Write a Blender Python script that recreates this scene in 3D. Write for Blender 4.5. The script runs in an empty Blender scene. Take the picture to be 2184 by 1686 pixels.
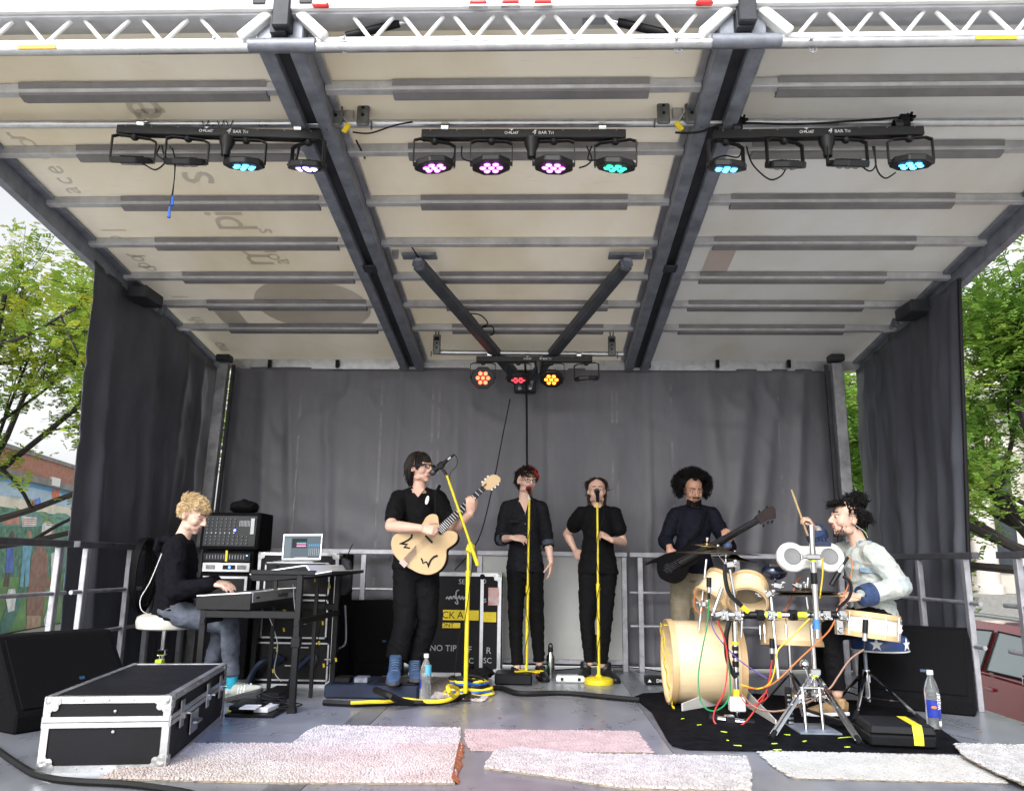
import bpy, bmesh, math, random
from mathutils import Vector, Matrix, Quaternion, noise
random.seed(7)
scene = bpy.context.scene
col = scene.collection
R_ = math.radians
# ------------------------------------------------------------------ camera
F_, W_, H_, CZ = 1700.0, 2184.0, 1686.0, 0.95
cam_rot = Matrix.Rotation(R_(2.0), 3, 'Z') @ Matrix.Rotation(R_(90 + 11.9), 3, 'X') @ Matrix.Rotation(0.0125, 3, 'Z')
cd = bpy.data.cameras.new('camera')
cam = bpy.data.objects.new('camera', cd)
col.objects.link(cam)
cam.matrix_world = Matrix.Translation((0, 0, CZ)) @ cam_rot.to_4x4()
cd.sensor_width = 36
cd.lens = 36 * F_ / W_
cd.clip_start = 0.05
cd.clip_end = 6000
scene.camera = cam
# ------------------------------------------------------------------ sky and sun (overcast, light rain)
SUN_EL, SUN_AZ = 36, 200      # soft sun behind the clouds, from in front of the stage
w = bpy.data.worlds.new('World')
scene.world = w
w.use_nodes = True
nt = w.node_tree
bg = nt.nodes['Background']
sky = nt.nodes.new('ShaderNodeTexSky')
sky.sky_type = 'NISHITA'
sky.sun_disc = False
sky.sun_elevation = R_(SUN_EL)
sky.sun_rotation = R_(SUN_AZ)
sky.air_density = 1.0
sky.dust_density = 4.0
hs = nt.nodes.new('ShaderNodeHueSaturation')
hs.inputs['Saturation'].default_value = 0.10
nt.links.new(sky.outputs[0], hs.inputs['Color'])
nt.links.new(hs.outputs[0], bg.inputs[0])
bg.inputs[1].default_value = 0.15
sl = bpy.data.lights.new('sun', 'SUN')
sl.energy = 1.0
sl.angle = R_(35)
sl.color = (1.0, 0.97, 0.93)
sun = bpy.data.objects.new('sun', sl)
col.objects.link(sun)
sun_dir = Vector((math.sin(R_(SUN_AZ)) * math.cos(R_(SUN_EL)), math.cos(R_(SUN_AZ)) * math.cos(R_(SUN_EL)), math.sin(R_(SUN_EL))))
sun.rotation_euler = sun_dir.to_track_quat('Z', 'Y').to_euler()
vs = scene.view_settings
vs.view_transform = 'Standard'
vs.look = 'None'
vs.gamma = 1
vs.use_curve_mapping = False
vs.exposure = 1.0
# ------------------------------------------------------------------ measuring: where a sight line meets a plane of the place
def ray(x, y):
    return cam_rot @ Vector(((x - W_ / 2) / F_, -(y - H_ / 2) / F_, -1.0))
def P(x, y, Y):                       # at depth Y
    d = ray(x, y)
    return Vector((0, 0, CZ)) + d * (Y / d.y)
def G(x, y, z=0.0):                   # at height z
    d = ray(x, y)
    return Vector((0, 0, CZ)) + d * ((z - CZ) / d.z)
def PXx(x, y, X):                     # on a wall X = const
    d = ray(x, y)
    return Vector((0, 0, CZ)) + d * (X / d.x)
V = Vector
# ------------------------------------------------------------------ materials
_m = {}
def mat(name, c, rough=0.6, metal=0.0, var=0.12, scale=8.0, bump=0.0, bscale=60.0, spec=0.5, coat=0.0, c2=None, stretch=None, emit=None, estr=0.0, rvar=0.0):
    if name in _m:
        return _m[name]
    m = bpy.data.materials.new(name)
    m.use_nodes = True
    t = m.node_tree
    b = t.nodes['Principled BSDF']
    b.inputs['Roughness'].default_value = rough
    b.inputs['Metallic'].default_value = metal
    b.inputs['Specular IOR Level'].default_value = spec
    b.inputs['Coat Weight'].default_value = coat
    tc = t.nodes.new('ShaderNodeTexCoord')
    mp = t.nodes.new('ShaderNodeMapping')
    t.links.new(tc.outputs['Object'], mp.inputs[0])
    if stretch:
        mp.inputs['Scale'].default_value = stretch
    n = t.nodes.new('ShaderNodeTexNoise')
    n.inputs['Scale'].default_value = scale
    n.inputs['Detail'].default_value = 5
    n.inputs['Roughness'].default_value = 0.65
    t.links.new(mp.outputs[0], n.inputs['Vector'])
    rp = t.nodes.new('ShaderNodeValToRGB')
    c = tuple(c[:3])
    d = tuple(max(0, x * (1 - 2 * var)) for x in c) if c2 is None else tuple(c2)
    e = tuple(min(1, x * (1 + var)) for x in c)
    rp.color_ramp.elements[0].position = 0.28
    rp.color_ramp.elements[0].color = (*d, 1)
    rp.color_ramp.elements[1].position = 0.72
    rp.color_ramp.elements[1].color = (*e, 1)
    t.links.new(n.outputs['Fac'], rp.inputs[0])
    t.links.new(rp.outputs[0], b.inputs['Base Color'])
    if rvar:
        mr = t.nodes.new('ShaderNodeMapRange')
        mr.inputs[3].default_value = max(0.02, rough - rvar)
        mr.inputs[4].default_value = min(1, rough + rvar)
        mr.inputs[1].default_value = 0.3
        mr.inputs[2].default_value = 0.7
        t.links.new(n.outputs['Fac'], mr.inputs[0])
        t.links.new(mr.outputs[0], b.inputs['Roughness'])
    if bump:
        n2 = t.nodes.new('ShaderNodeTexNoise')
        n2.inputs['Scale'].default_value = bscale
        n2.inputs['Detail'].default_value = 4
        t.links.new(mp.outputs[0], n2.inputs['Vector'])
        bp = t.nodes.new('ShaderNodeBump')
        bp.inputs['Strength'].default_value = bump
        bp.inputs['Distance'].default_value = 0.01
        t.links.new(n2.outputs['Fac'], bp.inputs['Height'])
        t.links.new(bp.outputs[0], b.inputs['Normal'])
    if emit:
        b.inputs['Emission Color'].default_value = (*emit, 1)
        b.inputs['Emission Strength'].default_value = estr
    _m[name] = m
    return m
def glassmat(name, c=(1, 1, 1), rough=0.02, ior=1.4):
    if name in _m:
        return _m[name]
    m = bpy.data.materials.new(name)
    m.use_nodes = True
    b = m.node_tree.nodes['Principled BSDF']
    b.inputs['Base Color'].default_value = (*c, 1)
    b.inputs['Roughness'].default_value = rough
    b.inputs['IOR'].default_value = ior
    b.inputs['Transmission Weight'].default_value = 0.92
    _m[name] = m
    return m
# ------------------------------------------------------------------ mesh builder
class MB:
    def __init__(s):
        s.v = []
        s.f = []
    def add(s, vs, fs):
        o = len(s.v)
        s.v += [V(p) for p in vs]
        s.f += [tuple(i + o for i in f) for f in fs]
        return s
    def box(s, c, size, rot=None, taper=None):
        hx, hy, hz = size[0] / 2, size[1] / 2, size[2] / 2
        tx, ty = taper or (1, 1)
        vs = [V((-hx, -hy, -hz)), V((hx, -hy, -hz)), V((hx, hy, -hz)), V((-hx, hy, -hz)), V((-hx * tx, -hy * ty, hz)), V((hx * tx, -hy * ty, hz)), V((hx * tx, hy * ty, hz)), V((-hx * tx, hy * ty, hz))]
        if rot is not None:
            vs = [rot @ p for p in vs]
        return s.add([p + V(c) for p in vs], [(3, 2, 1, 0), (4, 5, 6, 7), (0, 1, 5, 4), (1, 2, 6, 5), (2, 3, 7, 6), (3, 0, 4, 7)])
    def bb(s, a, b):
        a, b = V(a), V(b)
        return s.box((a + b) / 2, (abs(b.x - a.x), abs(b.y - a.y), abs(b.z - a.z)))
    def cyl(s, a, b, r0, r1=None, n=12, cap=True):
        return s.loft([(a, r0), (b, r0 if r1 is None else r1)], n, cap)
    def loft(s, secs, n=12, cap=True, up=None):      # secs: (centre, r) or (centre, rx, ry, xaxis)
        pts = [V(q[0]) for q in secs]
        o = len(s.v)
        prev = None
        for i, q in enumerate(secs):
            t = (pts[min(i + 1, len(pts) - 1)] - pts[max(i - 1, 0)])
            t = t.normalized() if t.length > 1e-9 else V((0, 0, 1))
            if len(q) == 4:
                xa = V(q[3])
                xa = (xa - t * xa.dot(t)).normalized()
                rx, ry = q[1], q[2]
            else:
                if prev is None:
                    xa = t.cross(V((0, 0, 1)) if abs(t.z) < 0.9 else V((1, 0, 0))).normalized()
                else:
                    xa = (prev - t * prev.dot(t))
                    xa = xa.normalized() if xa.length > 1e-6 else t.orthogonal().normalized()
                rx = ry = q[1]
            prev = xa
            ya = t.cross(xa)
            for k in range(n):
                a = 2 * math.pi * k / n
                s.v.append(pts[i] + xa * (rx * math.cos(a)) + ya * (ry * math.sin(a)))
        m = len(secs)
        for i in range(m - 1):
            for k in range(n):
                k2 = (k + 1) % n
                s.f.append((o + i * n + k, o + i * n + k2, o + (i + 1) * n + k2, o + (i + 1) * n + k))
        if cap:
            s.f.append(tuple(o + k for k in range(n))[::-1])
            s.f.append(tuple(o + (m - 1) * n + k for k in range(n)))
        return s
    def tube(s, pts, r, n=8, smooth=0, cap=True):
        pts = [V(p) for p in pts]
        if smooth:
            pts = spline(pts, smooth)
        return s.loft([(p, r) for p in pts], n, cap)
    def cap2(s, a, b, r0, r1, n=12):                  # capsule with two radii
        a, b = V(a), V(b)
        t = (b - a).normalized()
        secs = []
        for q in (-0.97, -0.75, -0.4):
            secs.append((a + t * r0 * q, r0 * math.sqrt(1 - q * q)))
        secs += [(a, r0), (b, r1)]
        for q in (0.4, 0.75, 0.97):
            secs.append((b + t * r1 * q, r1 * math.sqrt(1 - q * q)))
        return s.loft(secs, n)
    def ell(s, c, rx, ry, rz, rot=None, n=14, m=9):
        o = len(s.v)
        c = V(c)
        for i in range(1, m):
            th = math.pi * i / m
            for k in range(n):
                a = 2 * math.pi * k / n
                p = V((rx * math.sin(th) * math.cos(a), ry * math.sin(th) * math.sin(a), rz * math.cos(th)))
                s.v.append(c + (rot @ p if rot is not None else p))
        top, bot = V((0, 0, rz)), V((0, 0, -rz))
        s.v.append(c + (rot @ top if rot is not None else top))
        s.v.append(c + (rot @ bot if rot is not None else bot))
        for i in range(m - 2):
            for k in range(n):
                k2 = (k + 1) % n
                s.f.append((o + i * n + k, o + (i + 1) * n + k, o + (i + 1) * n + k2, o + i * n + k2))
        T, B = o + (m - 1) * n, o + (m - 1) * n + 1
        for k in range(n):
            k2 = (k + 1) % n
            s.f.append((T, o + k, o + k2))
            s.f.append((B, o + (m - 2) * n + k2, o + (m - 2) * n + k))
        return s
    def lathe(s, c, prof, n=24, axis=(0, 0, 1)):      # prof: (r, h)
        ax = V(axis).normalized()
        xa = ax.orthogonal().normalized()
        ya = ax.cross(xa)
        c = V(c)
        o = len(s.v)
        for r, h in prof:
            for k in range(n):
                a = 2 * math.pi * k / n
                s.v.append(c + ax * h + (xa * math.cos(a) + ya * math.sin(a)) * max(r, 1e-4))
        for i in range(len(prof) - 1):
            for k in range(n):
                k2 = (k + 1) % n
                s.f.append((o + i * n + k, o + i * n + k2, o + (i + 1) * n + k2, o + (i + 1) * n + k))
        return s
    def prism(s, poly, dv):                           # poly: 3D points in order, extruded by dv
        dv = V(dv)
        n = len(poly)
        o = len(s.v)
        s.v += [V(p) for p in poly] + [V(p) + dv for p in poly]
        s.f.append(tuple(o + i for i in range(n))[::-1])
        s.f.append(tuple(o + n + i for i in range(n)))
        for i in range(n):
            j = (i + 1) % n
            s.f.append((o + i, o + j, o + n + j, o + n + i))
        return s
    def build(s, name, m, parent=None, smooth=False, bevel=0.0, mesh_only=False):
        org = root_of(parent)
        me = bpy.data.meshes.new(name)
        me.from_pydata([(p - org)[:] for p in s.v], [], s.f)
        bm = bmesh.new()
        bm.from_mesh(me)
        bmesh.ops.recalc_face_normals(bm, faces=bm.faces)
        if bevel:
            try:
                bmesh.ops.bevel(bm, geom=[e for e in bm.edges if len(e.link_faces) == 2 and e.calc_face_angle(0) > 0.5], offset=bevel, segments=1, affect='EDGES')
            except Exception:
                pass
        if smooth:
            for f in bm.faces:
                f.smooth = True
            for e in bm.edges:
                if len(e.link_faces) == 2 and e.calc_face_angle(0) > 0.7:
                    e.smooth = False
        bm.to_mesh(me)
        bm.free()
        me.materials.append(m)
        o = bpy.data.objects.new(name, me)
        col.objects.link(o)
        if parent is not None:
            o.parent = parent
        return o
def root_of(p):
    while p is not None and p.parent is not None:
        p = p.parent
    return p.location.copy() if p is not None else V((0, 0, 0))
def spline(pts, k=6):
    pts = [V(p) for p in pts]
    out = []
    n = len(pts)
    for i in range(n - 1):
        p0, p1, p2, p3 = pts[max(i - 1, 0)], pts[i], pts[i + 1], pts[min(i + 2, n - 1)]
        for j in range(k):
            t = j / k
            out.append(0.5 * ((2 * p1) + (p2 - p0) * t + (2 * p0 - 5 * p1 + 4 * p2 - p3) * t * t + (3 * p1 - p0 - 3 * p2 + p3) * t ** 3))
    out.append(pts[-1])
    return out
def thing(name, label, cat, loc=(0, 0, 0), group=None):
    o = bpy.data.objects.new(name, None)
    col.objects.link(o)
    o.location = loc
    o.empty_display_size = 0.1
    return tag(o, label, cat, group)
def tag(o, label, cat, group=None):
    o['label'] = label
    o['category'] = cat
    if group:
        o['group'] = group
    return o
def struct(o):
    o['kind'] = 'structure'
    return o
def text_mesh(txt, size, m, name, parent, M, extrude=0.0008, shear=0.0, space=1.0, mirror=False):
    cu = bpy.data.curves.new('lettering', 'FONT')
    cu.body = txt
    cu.size = size
    cu.extrude = extrude
    cu.shear = shear
    cu.space_character = space
    cu.align_x = 'CENTER'
    cu.align_y = 'CENTER'
    cu.resolution_u = 3
    ob = bpy.data.objects.new('lettering', cu)
    me = bpy.data.meshes.new_from_object(ob)
    bpy.data.objects.remove(ob)
    bpy.data.curves.remove(cu)
    org = root_of(parent)
    if mirror:
        M = M @ Matrix.Diagonal((-1, 1, 1, 1))
    me.transform(Matrix.Translation(-org) @ M)
    me.materials.clear()
    me.materials.append(m)
    o = bpy.data.objects.new(name, me)
    col.objects.link(o)
    if parent is not None:
        o.parent = parent
    return o
def frame(loc, x, y):                      # matrix whose local x, y axes are given
    x = V(x).normalized()
    y = V(y)
    y = (y - x * y.dot(x)).normalized()
    z = x.cross(y)
    M = Matrix((x, y, z)).transposed().to_4x4()
    M.translation = V(loc)
    return M
def rotm(x, y):
    return frame((0, 0, 0), x, y).to_3x3()
ALU = mat('aluminium', (0.55, 0.56, 0.58), 0.38, 0.9, 0.12, 14, 0.05, 90, rvar=0.12)
ALUW = mat('white painted metal', (0.78, 0.79, 0.79), 0.35, 0.0, 0.04, 5, 0.02, 40)
STEEL = mat('galvanised steel', (0.24, 0.26, 0.305), 0.5, 0.4, 0.22, 9, 0.06, 70, rvar=0.12)
DSTEEL = mat('dark grey steel', (0.035, 0.037, 0.045), 0.55, 0.3, 0.25, 8, 0.05, 60)
BLACKM = mat('black painted metal', (0.007, 0.007, 0.008), 0.42, 0.0, 0.2, 20, 0.03, 120, spec=0.25)
BLACKP = mat('black plastic', (0.007, 0.007, 0.009), 0.5, 0.0, 0.2, 20, 0.05, 200, spec=0.2)
BLACKC = mat('black tolex carpet', (0.006, 0.006, 0.0075), 0.85, 0.0, 0.3, 60, 0.35, 260, spec=0.1)
RUBBER = mat('black rubber', (0.007, 0.007, 0.008), 0.6, 0.0, 0.2, 30, 0.05, 90, spec=0.25)
CHROME = mat('chrome', (0.72, 0.73, 0.75), 0.12, 1.0, 0.05, 20)
YELLOW = mat('yellow paint', (0.70, 0.57, 0.02), 0.42, 0.0, 0.16, 30, 0.06, 80)
NEON = mat('fluorescent tape', (0.62, 0.85, 0.04), 0.6, 0.0, 0.08, 30)
YTAPE = mat('yellow gaffer tape', (0.80, 0.62, 0.02), 0.6, 0.0, 0.08, 30, 0.1, 90)
WHITEP = mat('white plastic', (0.72, 0.73, 0.72), 0.4, 0.0, 0.04, 12)
# ================================================================== ground
GZ = -1.2
grd = MB()
grd.add([(-3000, -3000, GZ), (3000, -3000, GZ), (3000, 3000, GZ), (-3000, 3000, GZ)], [(0, 1, 2, 3)])
struct(grd.build('ground', mat('wet plaza paving', (0.42, 0.415, 0.40), 0.42, 0, 0.16, 1.6, 0.08, 14, rvar=0.22)))
# ================================================================== stage deck
XL, XR, YF, YB = -3.30, 3.10, 3.50, 7.95
DECK = mat('wet aluminium deck', (0.25, 0.265, 0.30), 0.30, 0.2, 0.14, 5.0, 0.0, 22, rvar=0.05, stretch=(1, 0.5, 1))
DECK2 = mat('worn deck seam plate', (0.20, 0.215, 0.245), 0.4, 0.4, 0.2, 5, 0.06, 40, rvar=0.15)
def scuffed(m):
    t = m.node_tree
    b = t.nodes['Principled BSDF']
    src = b.inputs['Base Color'].links[0].from_socket
    tc = t.nodes.new('ShaderNodeTexCoord')
    mp = t.nodes.new('ShaderNodeMapping')
    mp.inputs['Scale'].default_value = (1.0, 7.0, 1.0)
    mp.inputs['Rotation'].default_value = (0, 0, 0.35)
    t.links.new(tc.outputs['Object'], mp.inputs[0])
    fac = None
    for vec, sc, lo, hi in ((mp.outputs[0], 6.0, 0.60, 0.72), (tc.outputs['Object'], 34.0, 0.66, 0.74), (tc.outputs['Object'], 1.7, 0.45, 0.75)):
        n = t.nodes.new('ShaderNodeTexNoise')
        n.inputs['Scale'].default_value = sc
        n.inputs['Detail'].default_value = 6
        t.links.new(vec, n.inputs['Vector'])
        mr = t.nodes.new('ShaderNodeMapRange')
        mr.inputs[1].default_value = lo
        mr.inputs[2].default_value = hi
        mr.inputs[4].default_value = 0.38
        t.links.new(n.outputs['Fac'], mr.inputs[0])
        if fac is None:
            fac = mr.outputs[0]
        else:
            ad = t.nodes.new('ShaderNodeMath')
            ad.operation = 'MAXIMUM'
            t.links.new(fac, ad.inputs[0])
            t.links.new(mr.outputs[0], ad.inputs[1])
            fac = ad.outputs[0]
    mx = t.nodes.new('ShaderNodeMix')
    mx.data_type = 'RGBA'
    t.links.new(fac, mx.inputs['Factor'])
    t.links.new(src, mx.inputs['A'])
    mx.inputs['B'].default_value = (0.10, 0.105, 0.12, 1)
    t.links.new(mx.outputs['Result'], b.inputs['Base Color'])
scuffed(DECK)
scuffed(DECK2)
fl = MB().bb((XL, YF + 0.03, -0.16), (XR, YB, -0.012)).build('stage_floor', DSTEEL)
struct(fl)
S1, S2, SW = -1.16, 0.70, 0.16
xs = [XL, S1, S1 + SW, S2, S2 + SW, XR]
ys = [YF, 4.72, 6.02, YB]
for i in range(5):
    if i in (1, 3):
        MB().bb((xs[i] + 0.003, YF, -0.014), (xs[i + 1] - 0.003, YB, 0.0015)).build('seam_plate', DECK2, fl)
        continue
    n = 1 if i == 0 else 1
    for j in range(3):
        MB().bb((xs[i], ys[j] + 0.002, -0.014), (xs[i + 1], ys[j + 1] - 0.002, 0)).build('deck_panel', DECK, fl)
MB().bb((XL, YF - 0.035, -0.17), (XR, YF - 0.002, 0.004)).build('edge_strip', ALU, fl, bevel=0.006)
MB().bb((XL, YF + 0.06, GZ), (XR, YF + 0.08, -0.17)).build('skirt', DSTEEL, fl)
# ================================================================== roof
RS = -0.13
def ZR(Y):
    return 2.98 + RS * (Y - 7.84)
RF, RB = 3.50, 7.86
RXL, RXR = -3.40, 3.24
BXL, BXR = -1.287, 0.974
roof = thing('stage_roof', 'raised mobile stage roof with cream panels, steel beams and front truss', 'stage roof', (0, 7.84, 2.98))
def sheetmat(name, c, tr=0.62):
    m = bpy.data.materials.new(name)
    m.use_nodes = True
    t = m.node_tree
    t.nodes.remove(t.nodes['Principled BSDF'])
    out = t.nodes['Material Output']
    df = t.nodes.new('ShaderNodeBsdfDiffuse')
    trn = t.nodes.new('ShaderNodeBsdfTranslucent')
    mx = t.nodes.new('ShaderNodeMixShader')
    mx.inputs[0].default_value = tr
    tc = t.nodes.new('ShaderNodeTexCoord')
    n = t.nodes.new('ShaderNodeTexNoise')
    n.inputs['Scale'].default_value = 1.3
    n.inputs['Detail'].default_value = 7
    mp = t.nodes.new('ShaderNodeMapping')
    mp.inputs['Scale'].default_value = (1.0, 0.6, 1)
    t.links.new(tc.outputs['Object'], mp.inputs[0])
    t.links.new(mp.outputs[0], n.inputs['Vector'])
    rp = t.nodes.new('ShaderNodeValToRGB')
    rp.color_ramp.elements[0].position = 0.3
    rp.color_ramp.elements[0].color = (*[q * k_ for q, k_ in zip(c, (0.84, 0.80, 0.70))], 1)
    rp.color_ramp.elements[1].position = 0.6
    rp.color_ramp.elements[1].color = (*c, 1)
    t.links.new(n.outputs['Fac'], rp.inputs[0])
    n2 = t.nodes.new('ShaderNodeTexNoise')          # grime specks and rub marks
    n2.inputs['Scale'].default_value = 9
    n2.inputs['Detail'].default_value = 8
    n2.inputs['Roughness'].default_value = 0.7
    m2 = t.nodes.new('ShaderNodeMapping')
    m2.inputs['Scale'].default_value = (0.5, 3.0, 1)
    t.links.new(tc.outputs['Object'], m2.inputs[0])
    t.links.new(m2.outputs[0], n2.inputs['Vector'])
    mr = t.nodes.new('ShaderNodeMapRange')
    mr.inputs[1].default_value = 0.60
    mr.inputs[2].default_value = 0.78
    mr.inputs[4].default_value = 0.45
    t.links.new(n2.outputs['Fac'], mr.inputs[0])
    mg = t.nodes.new('ShaderNodeMix')
    mg.data_type = 'RGBA'
    t.links.new(mr.outputs[0], mg.inputs['Factor'])
    t.links.new(rp.outputs[0], mg.inputs['A'])
    mg.inputs['B'].default_value = (*[q * 0.6 for q in c], 1)
    for b in (df, trn):
        t.links.new(mg.outputs['Result'], b.inputs[0])
    t.links.new(df.outputs[0], mx.inputs[1])
    t.links.new(trn.outputs[0], mx.inputs[2])
    t.links.new(mx.outputs[0], out.inputs[0])
    return m
CREAM = sheetmat('translucent cream fibreglass', (0.87, 0.81, 0.68), 0.08)
GREYW = sheetmat('translucent white fibreglass', (0.70, 0.70, 0.685), 0.05)
def rq(x0, x1, y0, y1, dz):
    return [V((x0, y0, ZR(y0) + dz)), V((x1, y0, ZR(y0) + dz)), V((x1, y1, ZR(y1) + dz)), V((x0, y1, ZR(y1) + dz))]
for x0, x1, mm in ((RXL, BXL, CREAM), (BXL, BXR, CREAM), (BXR, RXR, GREYW)):
    MB().add(rq(x0 + 0.01, x1 - 0.01, RF, RB, 0.0), [(0, 1, 2, 3)]).build('roof_panel', mm, roof)
def rbar(x0, x1, y0, y1, z0, z1):        # box that follows the roof slope
    a, b = rq(x0, x1, y0, y1, z0), rq(x0, x1, y0, y1, z1)
    return MB().add(a + b, [(3, 2, 1, 0), (4, 5, 6, 7), (0, 1, 5, 4), (1, 2, 6, 5), (2, 3, 7, 6), (3, 0, 4, 7)])
# main beams: two channels with a dark slot between
for bx in (BXL, BXR):
    rbar(bx - 0.115, bx - 0.038, RF - 0.06, RB - 0.02, -0.135, 0.03).build('beam_channel', STEEL, roof, bevel=0.006)
    rbar(bx + 0.038, bx + 0.115, RF - 0.06, RB - 0.02, -0.135, 0.03).build('beam_channel', STEEL, roof, bevel=0.006)
    rbar(bx - 0.038, bx + 0.038, RF - 0.10, RB - 0.02, -0.085, 0.028).build('beam_web', DSTEEL, roof)
    for s in (-1, 1):
        rbar(bx + s * 0.117 if s > 0 else bx - 0.157, bx + 0.157 if s > 0 else bx - 0.117, RF, RB - 0.03, -0.03, -0.006).build('beam_flange', ALU, roof)
    # splice bolts
    rbar(bx - 0.05, bx + 0.05, 5.62, 5.72, -0.15, -0.137).build('splice_plate', DSTEEL, roof, bevel=0.004)
# side rails of the roof
for s, x in ((-1, RXL), (1, RXR)):
    rbar(x - 0.035, x + 0.035, RF, RB, -0.15, 0.04).build('edge_beam', STEEL, roof, bevel=0.006)
    xi = x - s * 0.10
    rbar(min(x - s * 0.037, xi), max(x - s * 0.037, xi), RF, RB, -0.03, -0.006).build('edge_flange', STEEL, roof)
# back header
MB().bb((RXL - 0.03, RB, ZR(RB) - 0.10), (RXR + 0.03, RB + 0.05, ZR(RB) + 0.03)).build('back_header', ALU, roof, bevel=0.006)
MB().bb((RXL + 0.25, RB - 0.012, ZR(RB) - 0.105), (RXR - 0.25, RB - 0.002, ZR(RB) - 0.075)).build('header_lip', ALU, roof)
for px in (576, 720, 864, 1384, 1530, 1682):
    p = P(px, 772, RB - 0.02)
    MB().bb((p.x - 0.017, RB - 0.04, p.z - 0.055), (p.x + 0.017, RB - 0.014, p.z + 0.02)).add([(p.x - 0.01, RB - 0.05, p.z - 0.07), (p.x + 0.01, RB - 0.05, p.z - 0.07), (p.x + 0.006, RB - 0.03, p.z - 0.04), (p.x - 0.006, RB - 0.03, p.z - 0.04)], [(0, 1, 2, 3)]).build('curtain_clip', BLACKP, roof)
# purlins and grey covers
PURL = mat('grey painted purlin', (0.50, 0.50, 0.51), 0.5, 0.3, 0.16, 6, 0.05, 60)
BAF = mat('grey foam cover', (0.21, 0.20, 0.205), 0.75, 0.0, 0.14, 4, 0.12, 70)
def rowY(py, dz):
    d = ray(1100, py)
    return d.y * (2.98 - RS * 7.84 + dz - CZ) / (d.z - RS * d.y)
PY = [rowY(q, -0.072) - 0.05 for q in (213, 343, 449, 535, 606, 664, 713)]
for k, y in enumerate(PY):
    for bay, (x0, x1) in enumerate(((RXL + 0.037, BXL - 0.117), (BXL + 0.117, BXR - 0.117), (BXR + 0.117, RXR - 0.037))):
        rbar(x0, x1, y - 0.024, y + 0.026, -0.058, -0.004).build('purlin', PURL, roof, bevel=0.004)
        rbar(x0, x1, y + 0.030, y + 0.058, -0.02, -0.004).build('purlin_flange', ALU, roof)
        if bay == 1 and k == 3:
            continue
        a, b = ((-2.86 + 0.02 * math.sin(k), -1.49), (-0.80, 0.58), (1.26, 2.72 + 0.02 * math.cos(k)))[bay]
        prof = [(-0.060, -0.010), (-0.052, -0.040), (-0.038, -0.046), (-0.034, -0.078), (0.030, -0.084), (0.036, -0.072), (0.060, -0.070), (0.060, -0.062), (0.046, -0.064), (0.042, -0.018)]
        poly = [V((a, y + 0.012 + q[0] * 0.80, ZR(y + 0.012 + q[0] * 0.80) + q[1] * 0.92)) for q in prof]
        MB().prism(poly, (b - a, 0, 0)).build('purlin_cover', BAF, roof)
# row of the bolted purlin
for px in (360, 1915):
    p = P(1200 + (px - 0) * 0.5952 if False else (842 if px == 360 else 1384), 525, 5.60)
    MB().box((p.x, 5.63, ZR(5.63) - 0.05), (0.05, 0.02, 0.07)).build('cleat', ALU, roof)
# V braces from the bolted purlin down to the king post at the back
kp = P(1120, 806, 7.74)
for sx, px, py in ((-1, 893, 548), (1, 1336, 545)):
    t = P(px, py + 10, 5.62)
    t.z = ZR(5.62) - 0.13
    e = kp + V((sx * 0.075, 0, 0))
    d = (e - t).normalized()
    M = rotm(d, V((0, 0, 1)))
    b = roof
    br = MB().box((t + e) / 2, ((e - t).length, 0.096, 0.10), M).build('v_brace', mat('blue grey painted steel', (0.075, 0.085, 0.10), 0.5, 0.3, 0.3, 7, 0.06, 50, rvar=0.15), roof, bevel=0.022)
    MB().box(t - d * 0.004, (0.004, 0.080, 0.084), M).build('end_plate', STEEL, br, bevel=0.02)
    MB().box(t + V((0, 0.03, 0.075)), (0.26, 0.10, 0.02)).build('mount_plate', STEEL, br)
MB().box(kp + V((0, 0.04, -0.03)), (0.22, 0.10, 0.22)).build('king_post', DSTEEL, roof, bevel=0.01)
for sx in (-1, 1):
    MB().box(kp + V((sx * 0.065, -0.03, -0.06)), (0.04, 0.035, 0.15), Matrix.Rotation(sx * 0.25, 3, 'Y')).build('king_post_glint', CHROME, roof, bevel=0.006)  # bright chrome pieces standing for the white reflections below the king post
# corner posts
POSTM = mat('weathered alloy post', (0.40, 0.40, 0.42), 0.45, 0.7, 0.25, 6, 0.08, 50)
for px, sx in ((478, -1), (1783, 1)):
    t = P(px, 775, 7.62)
    b = P(px - (36 if sx < 0 else -24), 1080, 7.62)
    b = t + (b - t) * (t.z / (t.z - b.z))
    po = MB()
    M = rotm((b - t), (1, 0, 0))
    po.box((t + b) / 2, ((b - t).length, 0.105, 0.09), M)
    c = po.build('corner_post', POSTM, roof, bevel=0.008)
    MB().box((t + b) / 2 + V((-sx * 0.075, 0.06, 0)), ((b - t).length, 0.03, 0.03), M).build('post_track', DSTEEL, c)
    MB().box(t + V((0.0, 0.0, 0.05)), (0.14, 0.12, 0.07)).build('post_bracket', DSTEEL, c, bevel=0.01)
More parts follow.
